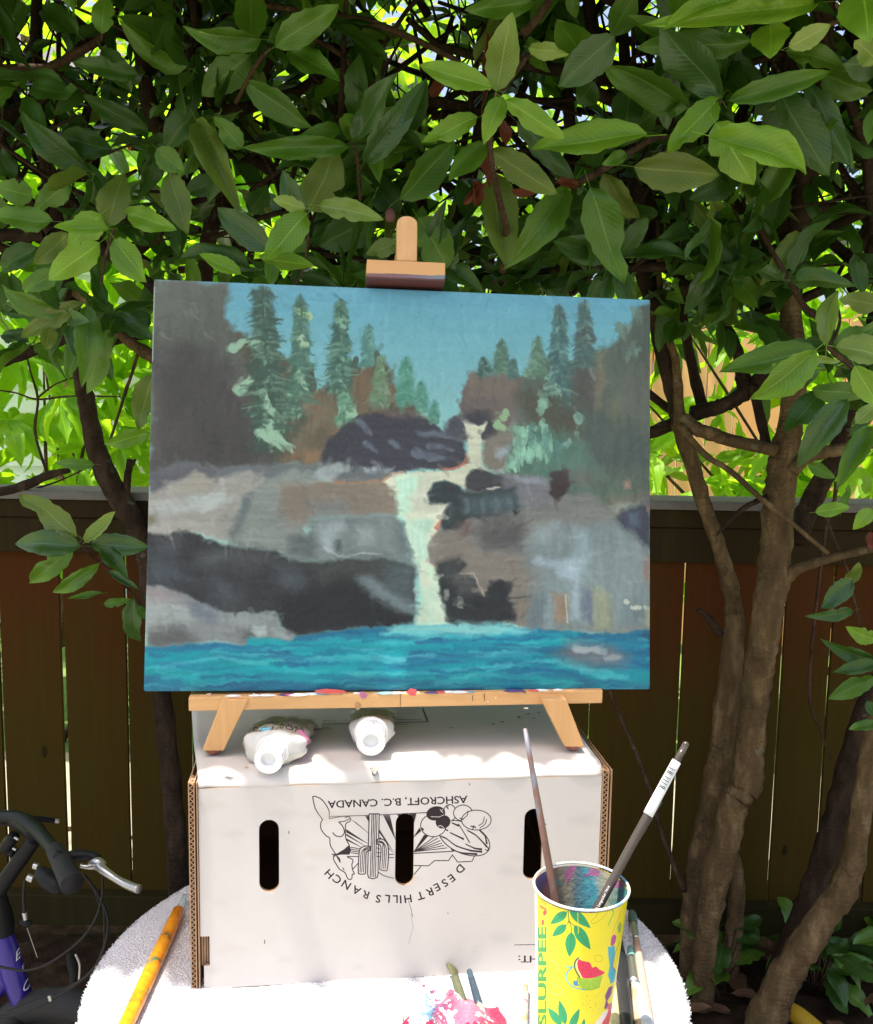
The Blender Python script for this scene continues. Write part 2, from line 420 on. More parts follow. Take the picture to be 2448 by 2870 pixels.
# ------------------------------------------------------------------ wooden fence behind the table
def fence_wood(name, top, low, split=0.72, algae=1.0):
    t = NT(name); c = t.n('ShaderNodeTexCoord'); sp = t.n('ShaderNodeSeparateXYZ'); t.l(c.outputs['Object'], sp.inputs[0])
    g = t.noise(t.coord('Object', (28, 28, 1.1)), 3, 8, 0.7)
    z = t.math('ADD', sp.outputs[2], t.math('MULTIPLY', t.noise(t.coord('Object', (1, 1, 0.7)), 4.5, 4), 0.55))
    k = t.math('MULTIPLY', t.ramp_f(z, split, split + 0.28), 1.0)
    base = t.mix(k, low, top)
    base = t.mix(t.math('MULTIPLY', g, 0.55), base, tuple(x * 0.35 for x in top))
    kv = t.n('ShaderNodeTexVoronoi'); kv.inputs['Scale'].default_value = 3.1; t.l(t.coord('Object', (2.2, 2.2, 1)), kv.inputs['Vector'])
    base = t.mix(t.math('MULTIPLY', t.math('LESS_THAN', kv.outputs['Distance'], 0.055), 0.75), base, (0.012, 0.008, 0.004))
    st_ = t.noise(t.coord('Object', (9, 9, 0.8)), 2.2, 5); base = t.mix(t.math('MULTIPLY', t.ramp_f(st_, 0.5, 0.75), 0.4), base, (0.060, 0.062, 0.012))
    oi = t.n('ShaderNodeObjectInfo')
    base = t.mix(t.math('MULTIPLY', oi.outputs['Random'], 0.3), base, tuple(x * 0.5 for x in low))
    t.col(base); t.p(Roughness=0.9, Specular_IOR_Level=0.08); t.bump(g, 0.4, 0.003); return t.m
FY = 2.20
fence = thing('wooden_fence', 'low dark weathered board fence with green algae and a grey cap rail, behind the table', 'fence', (0, FY, 0))
M_board = fence_wood('fence_board_wood', (0.118, 0.036, 0.010), (0.088, 0.057, 0.009), 0.84)
M_rail = fence_wood('fence_rail_wood', (0.05, 0.032, 0.014), (0.045, 0.036, 0.012), 0.9)
M_cap = simple('fence_cap_wood', (0.19, 0.17, 0.145), 0.8, var=0.35, scale=40, bump=0.5)
gaps = [(-360, 4), (-170, 4), (6, 4), (182, 12), (360, 4), (537, 4), (722, 3), (905, 4), (1090, 4), (1275, 3), (1462, 4), (1653, 4), (1903, 4), (2183, 5), (2318, 3), (2452, 5), (2600, 4), (2790, 5), (2980, 4)]
ztop, zbot = 1.065, 0.04
for (a, ga), (b, gb) in zip(gaps[:-1], gaps[1:]):
    ga = ga - 1.3 + 0.008 * abs(a - CX) / 2.2; gb = gb - 1.3 + 0.008 * abs(b - CX) / 2.2
    xa = aty(a + ga / 2, 2000, FY).x; xb = aty(b - gb / 2, 2000, FY).x
    mb = MB(); yo = random.uniform(-0.003, 0.003); n = 7
    for i in range(n):                     # slightly bowed and uneven edges
        z0 = zbot + (ztop - zbot) * i / n; z1 = zbot + (ztop - zbot) * (i + 1) / n
    prof = [(xa + random.uniform(-0.0007, 0.0007), zbot + (ztop - 0.03 - zbot) * i / n) for i in range(n + 1)]
    prof2 = [(xb + random.uniform(-0.0007, 0.0007), zbot + (ztop - 0.03 - zbot) * i / n) for i in range(n, -1, -1)]
    M = Matrix(((1, 0, 0, 0), (0, 0, 1, FY + yo), (0, 1, 0, 0), (0, 0, 0, 1)))
    mb.prism(prof + prof2, 0, 0.012, M); mb.obj('board', M_board, fence, smooth=False, bevel=0.0015)
def rail(name, y0, y1, z0, z1, mat, x0=-1.4, x1=1.75):
    mb = MB(); mb.box((x0, y0, z0), (x1, y1, z1)); return mb.obj(name, mat, fence, smooth=False, bevel=0.003)
rail('cap_board', FY - 0.055, FY + 0.075, 1.070, 1.090, M_cap)
rail('cap_board', FY - 0.050, FY + 0.070, 1.071, 1.091, M_cap, 1.752, 3.2)
rail('top_rail', FY - 0.040, FY - 0.004, 1.028, 1.069, M_rail)
rail('trim_board', FY - 0.026, FY - 0.004, 0.945, 1.026, M_rail)
rail('bottom_rail', FY - 0.038, FY - 0.004, 0.045, 0.12, M_rail)

# ------------------------------------------------------------------ garden beyond the fence
def plank_mat(name, a, b, sc=20):
    t = NT(name); g = t.noise(t.coord('Object', (20, 20, 1)), 3, 6); oi = t.n('ShaderNodeObjectInfo')
    t.col(t.mix(t.math('MULTIPLY', t.math('ADD', g, oi.outputs['Random']), 0.5), a, b)); t.p(Roughness=0.75); t.bump(g, 0.3, 0.002); return t.m
cf = thing('cedar_fence', 'tall sunlit orange cedar plank fence seen through leaves beyond the low dark fence, right', 'fence', (1.9, 5.0, 0))
M_ced = plank_mat('cedar_planks', (0.92, 0.40, 0.18), (0.95, 0.56, 0.30))
x = 0.25
cedar_me = {}
while x < 4.2:
    w = 0.135; mb = MB(); mb.box((x, 5.00, 0.02), (x + w, 5.02, 1.80 + random.uniform(-0.006, 0.006)))
    mb.obj('plank', M_ced, cf, smooth=False, bevel=0.002); x += w + 0.007
for z in (0.35, 1.5):
    mb = MB(); mb.box((0.2, 5.025, z), (4.3, 5.06, z + 0.09)); mb.obj('rail', M_ced, cf, smooth=False)
hs = thing('siding_house', 'pale house wall with horizontal white lap siding beyond the fence, left', 'house', (-2.6, 5.3, 0))
M_sid = simple('white_siding', (0.88, 0.90, 0.90), 0.6, var=0.04, scale=5)
z = 0.0; k = 0
while z < 2.7:
    mb = MB(); mb.add([(-6.5, 5.30, z), (-0.55, 5.30, z), (-0.55, 5.325, z + 0.15), (-6.5, 5.325, z + 0.15), (-6.5, 5.40, z), (-0.55, 5.40, z), (-0.55, 5.40, z + 0.15), (-6.5, 5.40, z + 0.15)],
        [(0,1,2,3), (4,7,6,5), (0,4,5,1), (3,2,6,7), (0,3,7,4), (1,5,6,2)])
    mb.obj('siding_board', M_sid, hs, smooth=False); z += 0.148
mb = MB(); mb.box((-0.56, 5.28, 0), (-0.44, 5.42, 2.68)); mb.obj('corner_trim', M_sid, hs, smooth=False)
mb = MB(); mb.box((-6.6, 5.42, -0.02), (-0.45, 9.5, 2.66)); mb.obj('wall_core', M_sid, hs, smooth=False)
mb = MB(); mb.add([(-6.8, 4.9, 2.69), (-0.2, 4.9, 2.69), (-0.2, 7.4, 3.9), (-6.8, 7.4, 3.9), (-6.8, 9.9, 2.69), (-0.2, 9.9, 2.69)], [(0,1,2,3), (3,2,5,4), (0,3,4), (1,5,2), (0,4,5,1)])
mb.obj('roof', simple('roof_felt', (0.10, 0.09, 0.09), 0.9, scale=12, bump=0.4), hs, smooth=False)

# ------------------------------------------------------------------ leaves
LEAFV = []
def leaf_geo(wr, curl, fold, wave, seed, n=12, petiole=True, broad=0.0, bite=None):
    """unit-length leaf along +Y, half width 0.5*wr at the widest; normal +Z"""
    r = random.Random(seed); vs = []; uvs = []; fs = []
    for i in range(n + 1):
        t = i / n
        w = 0.5 * wr * (math.sin(math.pi * min(1, t ** (0.86 - broad * 0.2))) ** 0.78) * (1.0 - 0.10 * t)
        if i == n: w = 0.0015
        if i == 0: w = 0.012
        ser = (0.05 if i % 2 else -0.035) * (0 if i in (0, n) else 1)
        z = -curl * t * t + wave * 0.028 * math.sin(t * 7 + seed)
        x0 = 0.02 * math.sin(t * 3 + seed)
        for k, u in enumerate((-1, -0.5, 0, 0.5, 1)):
            if bite and i in bite and u * bite[-1] > 0: ww0 = 0.62
            else: ww0 = 1.0
            ww = ww0 * w * (1 + (ser if abs(u) == 1 else 0) + r.uniform(-0.03, 0.03) * (abs(u) == 1))
            vs.append((x0 + u * ww, t * 0.98 + (0.012 if abs(u) == 1 and i % 2 == 0 and 0 < i < n else 0), z + fold * abs(u) * w - fold * 0.6 * (abs(u) == 1) * w * w * 2 + wave * 0.030 * math.sin(t * 11 + u * 2 + seed) * abs(u)))
            uvs.append((0.5 + u * 0.5, t))
    for i in range(n):
        for k in range(4): fs.append((i*5+k, i*5+k+1, (i+1)*5+k+1, (i+1)*5+k))
    if petiole:
        b = len(vs)
        for y, r_ in ((-0.16, 0.011), (0.02, 0.009)):
            for k in range(3):
                an = k * 2.094; vs.append((r_ * math.cos(an), y, r_ * math.sin(an) - 0.004)); uvs.append((0.5, 0.02))
        for k in range(3): fs.append((b + k, b + (k+1) % 3, b + 3 + (k+1) % 3, b + 3 + k))
    return vs, fs, uvs
for i, (cu, fo, wa, br) in enumerate([(0.12, 0.40, 0.7, 0), (0.26, 0.30, 1.1, 0.3), (-0.10, 0.50, 0.6, 0.1), (0.40, 0.5, 1.2, 0), (0.05, 0.22, 1.7, 0.5), (0.18, 0.7, 0.9, 0.2), (0.30, -0.25, 1.0, 0.1), (-0.18, 0.35, 1.4, 0.3)]):
    LEAFV.append(leaf_geo(1.0, cu, fo, wa, i * 3 + 1, broad=br, bite={1: (5, 0.5), 4: (8, 9, -0.5), 6: (3, 0.5)}.get(i)))
_lm = {}
def leaf_mesh(v, mk):
    if (v, mk) not in _lm:
        mb = MB(); vs, fs, uvs = LEAFV[v]; mb.add(vs, fs, uvs); _lm[(v, mk)] = mb.mesh('leaf', LM[mk])
    return _lm[(v, mk)]
def leaf_matrix(B, T, width, tilt=0.0, nrm=None):
    B = Vector(B); T = Vector(T); d = T - B; L = d.length; d = d / L
    nn = Vector(nrm) if nrm is not None else (CAM - (B + T) / 2)
    nn = (nn - d * nn.dot(d)).normalized()
    nn = Matrix.Rotation(tilt, 3, d) @ nn; xx = d.cross(nn)
    return Matrix(((xx.x * width, d.x * L, nn.x * L, B.x), (xx.y * width, d.y * L, nn.y * L, B.y), (xx.z * width, d.z * L, nn.z * L, B.z), (0, 0, 0, 1)))
def put_leaf(parent, M, mk, v=None):
    if v is None: v = random.randrange(len(LEAFV))
    o = bpy.data.objects.new('leaf', leaf_mesh(v, mk)); COL.objects.link(o); o.parent = parent
    o.matrix_parent_inverse = Matrix.Translation(-parent.location); o.matrix_basis = M
    return o
# low-resolution leaf for masses
def mass_leaves(name, parent, items):
    """items: (matrix, material key); one joined mesh, kind stuff"""
    keys = sorted({k for _, k in items}); vs6, fs6, uv6 = [], [], []
    geos = [leaf_geo(1.0, c, f, w, s, n=4, petiole=False, broad=0.3) for c, f, w, s in ((0.1, 0.35, 0.5, 1), (0.25, 0.3, 1, 5))]
    V, FC, UV, MI = [], [], [], []; b = 0
    for j, (M, k) in enumerate(items):
        vs, fs, uvs = geos[j % 2]; A = np.array(M)[:3]
        P = np.c_[np.array(vs), np.ones(len(vs))] @ A.T; V.append(P); fa = np.array(fs) + b; FC.append(fa)
        UV.append(np.array(uvs)[np.array(fs)].reshape(-1, 2)); MI += [keys.index(k)] * len(fs); b += len(vs)
    V = np.concatenate(V); FC = np.concatenate(FC); UV = np.concatenate(UV)
    me = bpy.data.meshes.new(name); me.vertices.add(len(V)); me.vertices.foreach_set('co', V.astype(np.float32).ravel())
    nf = len(FC); me.loops.add(nf * 4); me.polygons.add(nf)
    me.loops.foreach_set('vertex_index', FC.astype(np.int32).ravel())
    me.polygons.foreach_set('loop_start', np.arange(0, nf * 4, 4, dtype=np.int32)); me.polygons.foreach_set('loop_total', np.full(nf, 4, np.int32))
    for k in keys: me.materials.append(LM[k])
    me.polygons.foreach_set('material_index', np.array(MI, np.int32)); me.polygons.foreach_set('use_smooth', np.ones(nf, bool))
    ul = me.uv_layers.new(name='UVMap'); ul.data.foreach_set('uv', UV.astype(np.float32).ravel())
    me.update(); me.validate()
    o = link(name, me, parent); tag(o, kind='stuff'); return o

# the three hedge trees
TL_ = thing('hedge_tree', 'left laurel-like tree whose thick dark stem curves up beside the left edge of the painting', 'tree', (-0.62, 2.0, 0), 'broadleaf hedge trees along the fence')
TC_ = thing('hedge_tree', 'middle broadleaf tree whose branches and leaves hang right above the easel', 'tree', (-0.05, 2.05, 0), 'broadleaf hedge trees along the fence')
TR_ = thing('hedge_tree', 'right broadleaf tree with the stoutest tan trunk, forking beside the painting', 'tree', (0.52, 1.95, 0), 'broadleaf hedge trees along the fence')
TREES = {'L': TL_, 'C': TC_, 'R': TR_}
def limb(tree, pts, y, r, name='limb', mat=None, seg=10, jit=0.07, k=6):
    """pts in photograph pixels at distance y (or list of distances); r in pixels of width"""
    n = len(pts); ys = y if hasattr(y, '__len__') else [y] * n
    if len(ys) == 2 and n > 2: ys = [ys[0] + (ys[1]-ys[0]) * i / (n-1) for i in range(n)]
    rs = r if hasattr(r, '__len__') else [r] * n
    if len(rs) == 2 and n > 2: rs = [rs[0] + (rs[1]-rs[0]) * i / (n-1) for i in range(n)]
    P = [aty(*p, yy) for p, yy in zip(pts, ys)]; R = [q * 0.5 * yy / F for q, yy in zip(rs, ys)]
    PP, RR = smooth_path(P, R, k, jit); mb = MB(); mb.tube(PP, RR, seg, rough=0.05 if jit else 0)
    return mb.obj(name, mat or BARK, TREES[tree] if isinstance(tree, str) else tree)
R_ = 'R'
limb(R_, [(1968,3050),(1972,2870),(1976,2677),(1994,2530),(2027,2383),(2064,2237),(2093,2200),(2108,2050),(2127,1878),(2149,1747),(2171,1595),(2184,1400),(2200,1279),(2216,1180)], 1.95, [92,70,62,80,88,84,88,84,82,88,94,86,84,60], 'trunk', seg=20, k=8)
limb(R_, [(2194,1340),(2224,1125),(2222,932),(2212,796),(2196,500),(2185,250),(2180,-60)], [1.95,2.0], [74,66,62,60,50,44,36], 'trunk', seg=14)
limb(R_, [(1925,2950),(1932,2750),(1947,2493),(1976,2347),(2010,2200),(2040,1980),(2058,1770),(2049,1660),(2023,1552),(1984,1443),(1940,1298),(1907,1182)], 2.06, [70,60,70,76,80,74,60,50,42,42,46,50], 'trunk', seg=16, mat=BARK)
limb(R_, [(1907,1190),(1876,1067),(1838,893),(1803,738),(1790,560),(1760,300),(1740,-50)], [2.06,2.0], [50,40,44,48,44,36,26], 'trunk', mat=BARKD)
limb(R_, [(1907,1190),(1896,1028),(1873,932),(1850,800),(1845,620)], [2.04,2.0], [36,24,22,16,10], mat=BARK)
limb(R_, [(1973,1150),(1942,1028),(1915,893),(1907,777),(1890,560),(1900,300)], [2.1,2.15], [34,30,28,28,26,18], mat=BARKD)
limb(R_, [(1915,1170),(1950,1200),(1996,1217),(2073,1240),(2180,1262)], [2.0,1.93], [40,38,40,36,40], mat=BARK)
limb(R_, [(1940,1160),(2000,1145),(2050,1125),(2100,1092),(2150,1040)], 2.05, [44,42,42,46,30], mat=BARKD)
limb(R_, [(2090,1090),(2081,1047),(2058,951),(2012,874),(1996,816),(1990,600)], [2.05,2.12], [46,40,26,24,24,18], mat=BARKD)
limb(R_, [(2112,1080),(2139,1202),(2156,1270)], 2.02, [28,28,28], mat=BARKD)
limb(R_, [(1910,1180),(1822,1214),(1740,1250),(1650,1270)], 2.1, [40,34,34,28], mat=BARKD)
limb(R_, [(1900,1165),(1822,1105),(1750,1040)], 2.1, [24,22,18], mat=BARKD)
limb(R_, [(1905,1190),(1973,1271),(2050,1322),(2127,1391),(2200,1450),(2323,1552)], [1.98,1.86], [22,18,17,17,14,12])
limb(R_, [(2150,1392),(2089,1422),(2040,1466),(2010,1500)], [1.93,1.9], [16,16,12,6], mat=BARKD)
limb(R_, [(1800,870),(1865,835),(1954,797),(2070,739),(2151,708),(2300,650),(2500,560)], [2.0,1.9], [30,34,38,38,34,30,26], mat=BARKD)
limb(R_, [(1980,780),(2080,795),(2200,806)], 2.1, [18,18,18], mat=BARKD)
limb(R_, [(2130,640),(2162,700),(2212,785),(2250,850),(2297,897),(2380,990)], [1.75,1.7], [16,15,16,16,14,12], mat=TWIG)
limb(R_, [(2220,1320),(2260,1285),(2301,1268),(2382,1256),(2500,1230)], 1.92, [42,38,38,34,28], mat=BARK)
limb(R_, [(2235,1520),(2260,1440),(2301,1356),(2340,1279),(2385,1160),(2440,950),(2500,700)], [2.05,2.1], [60,60,56,52,50,46,40], mat=BARKD, seg=12)
limb(R_, [(2170,1650),(2214,1610),(2258,1587),(2345,1561),(2448,1539),(2560,1520)], [1.95,1.85], [60,38,28,24,20,16], mat=BARK)
limb(R_, [(2345,1350),(2340,1400),(2314,1495),(2293,1660),(2276,1813),(2271,1965),(2301,2050),(2330,2130)], 2.0, [12,11,10,9,9,8,7,4], mat=TWIG, seg=6)
limb(R_, [(2315,1440),(2335,1500),(2375,1595),(2395,1680),(2412,1750)], 1.9, [8,8,7,6,4], mat=TWIG, seg=6)
limb(R_, [(2140,2950),(2150,2860),(2185,2768),(2240,2677),(2298,2585),(2365,2493),(2401,2365),(2420,2237),(2440,2100),(2470,1950)], 1.84, [125,112,98,90,84,78,62,60,56,50], 'trunk', seg=16)
limb(R_, [(2120,2960),(2200,2700),(2265,2540),(2310,2400),(2350,2260),(2384,2130),(2425,1990),(2500,1850)], 1.97, [80,80,72,70,68,62,56,50], 'trunk', mat=BARKD, seg=14)
limb(R_, [(2075,2950),(2062,2810),(2048,2720),(2060,2600),(2068,2480),(2050,2380)], 2.06, [44,50,56,52,46,40], 'trunk', seg=12)
limb(R_, [(2075,2900),(2030,2820),(1998,2755)], 2.0, [20,16,8], mat=TWIG, seg=6)
limb(R_, [(1920,2495),(1881,2402),(1848,2310),(1818,2200),(1770,2080),(1715,1950),(1690,1850)], 2.05, [24,15,13,13,12,11,8], mat=TWIG, seg=8)
limb(R_, [(2020,1780),(1985,1730),(1955,1708)], 2.0, [26,20,14], mat=BARKD)
limb(R_, [(2320,-40),(2300,300),(2263,485),(2240,640),(2222,800)], [1.7,1.95], [40,46,60,64,50], mat=BARKD, seg=12)
limb(R_, [(1780,440),(1792,499),(1827,623),(1833,800),(1850,900)], 2.05, [40,42,50,50,30], mat=BARKD)
L_ = 'L'
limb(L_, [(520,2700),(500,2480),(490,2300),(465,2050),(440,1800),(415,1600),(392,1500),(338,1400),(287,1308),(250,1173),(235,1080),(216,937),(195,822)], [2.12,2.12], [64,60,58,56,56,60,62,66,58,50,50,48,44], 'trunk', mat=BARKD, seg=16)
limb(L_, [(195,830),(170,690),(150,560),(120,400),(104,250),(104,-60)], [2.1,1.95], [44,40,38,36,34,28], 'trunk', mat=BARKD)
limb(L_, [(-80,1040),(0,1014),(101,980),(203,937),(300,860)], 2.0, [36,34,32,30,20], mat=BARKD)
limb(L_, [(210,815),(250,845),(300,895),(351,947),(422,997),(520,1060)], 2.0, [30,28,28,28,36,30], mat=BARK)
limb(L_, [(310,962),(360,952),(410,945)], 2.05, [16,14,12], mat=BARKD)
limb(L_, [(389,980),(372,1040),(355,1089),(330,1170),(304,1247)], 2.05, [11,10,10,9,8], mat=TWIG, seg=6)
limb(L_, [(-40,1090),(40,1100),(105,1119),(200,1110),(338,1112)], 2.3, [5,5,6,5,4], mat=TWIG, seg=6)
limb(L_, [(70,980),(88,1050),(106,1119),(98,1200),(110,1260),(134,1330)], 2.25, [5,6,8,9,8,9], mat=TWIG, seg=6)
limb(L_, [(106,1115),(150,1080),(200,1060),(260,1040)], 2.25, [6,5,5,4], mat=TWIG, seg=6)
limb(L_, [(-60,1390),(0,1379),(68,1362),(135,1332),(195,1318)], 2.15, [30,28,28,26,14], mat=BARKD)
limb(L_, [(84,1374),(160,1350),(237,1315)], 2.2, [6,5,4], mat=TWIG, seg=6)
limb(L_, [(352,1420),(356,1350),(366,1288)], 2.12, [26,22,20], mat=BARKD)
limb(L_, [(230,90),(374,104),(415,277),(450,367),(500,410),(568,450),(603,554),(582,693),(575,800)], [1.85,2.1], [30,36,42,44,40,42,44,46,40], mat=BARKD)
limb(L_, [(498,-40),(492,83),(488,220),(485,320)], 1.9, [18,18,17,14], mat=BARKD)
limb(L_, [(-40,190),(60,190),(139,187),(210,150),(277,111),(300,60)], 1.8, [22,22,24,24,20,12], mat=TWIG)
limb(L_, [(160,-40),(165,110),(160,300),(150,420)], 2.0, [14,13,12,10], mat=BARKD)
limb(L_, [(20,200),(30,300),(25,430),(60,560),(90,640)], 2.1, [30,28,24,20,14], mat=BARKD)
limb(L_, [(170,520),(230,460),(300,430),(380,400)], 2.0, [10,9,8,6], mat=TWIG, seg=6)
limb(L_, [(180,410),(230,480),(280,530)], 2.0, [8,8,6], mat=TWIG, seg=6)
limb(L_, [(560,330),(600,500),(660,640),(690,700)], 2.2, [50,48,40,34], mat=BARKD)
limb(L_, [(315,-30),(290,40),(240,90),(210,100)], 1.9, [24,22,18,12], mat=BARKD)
C_ = 'C'
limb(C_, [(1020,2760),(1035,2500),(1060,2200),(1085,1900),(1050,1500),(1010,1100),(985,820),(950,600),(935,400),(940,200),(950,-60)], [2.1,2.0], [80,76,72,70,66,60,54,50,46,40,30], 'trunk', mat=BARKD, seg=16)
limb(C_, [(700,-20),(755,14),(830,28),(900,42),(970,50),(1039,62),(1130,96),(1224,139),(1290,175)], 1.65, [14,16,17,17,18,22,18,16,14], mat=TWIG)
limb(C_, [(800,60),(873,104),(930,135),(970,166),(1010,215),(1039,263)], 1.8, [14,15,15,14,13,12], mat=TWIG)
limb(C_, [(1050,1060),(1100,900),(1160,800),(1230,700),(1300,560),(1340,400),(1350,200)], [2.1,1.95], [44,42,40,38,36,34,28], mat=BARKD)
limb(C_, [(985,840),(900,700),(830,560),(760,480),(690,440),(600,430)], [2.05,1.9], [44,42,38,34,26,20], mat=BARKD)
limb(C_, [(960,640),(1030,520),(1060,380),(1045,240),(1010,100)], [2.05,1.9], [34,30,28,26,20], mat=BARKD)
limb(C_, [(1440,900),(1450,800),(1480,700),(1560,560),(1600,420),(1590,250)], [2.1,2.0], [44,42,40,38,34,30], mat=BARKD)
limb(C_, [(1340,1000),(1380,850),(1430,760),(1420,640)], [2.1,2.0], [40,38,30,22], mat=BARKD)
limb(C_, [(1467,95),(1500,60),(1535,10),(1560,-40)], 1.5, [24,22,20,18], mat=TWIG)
limb(C_, [(1390,250),(1375,380),(1384,485)], 1.35, [9,14,14], 'twig', mat=TWIG, seg=7)
limb(C_, [(1400,270),(1440,210),(1470,165),(1490,150)], [1.35,1.4], [9,14,18,12], 'twig', mat=TWIG, seg=7)
limb(C_, [(1384,485),(1400,560),(1420,650),(1410,760)], [1.35,1.6], [16,18,20,20], 'twig', mat=TWIG, seg=7)
limb(C_, [(864,595),(862,690),(845,770),(815,810),(780,880)], 1.45, [6,8,8,8,7], 'twig', mat=TWIG, seg=6)
limb(C_, [(985,400),(1000,430),(1005,480),(1010,560)], 1.5, [7,8,10,9], 'twig', mat=TWIG, seg=6)
limb(C_, [(320,640),(305,690),(290,740),(285,800)], 1.55, [8,10,9,8], 'twig', mat=TWIG, seg=6)
limb(C_, [(760,130),(720,180),(695,225),(660,290)], 1.55, [10,14,12,10], 'twig', mat=TWIG, seg=6)
limb(C_, [(1100,640),(1085,680),(1070,720)], 1.5, [5,6,6], 'twig', mat=TWIG, seg=6)
limb(R_, [(2020,280),(1990,330),(1900,380),(1840,385),(1760,430),(1680,480),(1600,525)], [1.4,1.6], [10,10,12,16,18,20,18], 'twig', mat=TWIG, seg=7)
limb(R_, [(2318,970),(2340,990),(2380,1020),(2420,1060),(2500,1100)], [1.4,1.6], [12,14,14,16,18], 'twig', mat=TWIG, seg=7)
limb(R_, [(2318,966),(2340,945),(2355,900),(2350,860)], [1.4,1.5], [8,10,9,6], 'twig', mat=TWIG, seg=6)
limb(R_, [(2345,10),(2360,50),(2300,80),(2250,120)], [1.25,1.35], [10,16,12,8], 'twig', mat=TWIG, seg=6)
limb(L_, [(230,1528),(260,1560),(300,1590),(340,1630),(390,1690),(420,1740)], [1.6,1.9], [5,6,6,7,7,7], 'twig', mat=TWIG, seg=6)
bud = MB(); bud.lathe([(0.001, -0.011), (0.006, -0.009), (0.0075, -0.003), (0.007, 0.003), (0.004, 0.008), (0.0005, 0.010)], Matrix.Translation(aty(1094, 601, 1.42)), 14)
bud.obj('bud', simple('bud_brown', (0.16, 0.055, 0.04), 0.6), TC_)

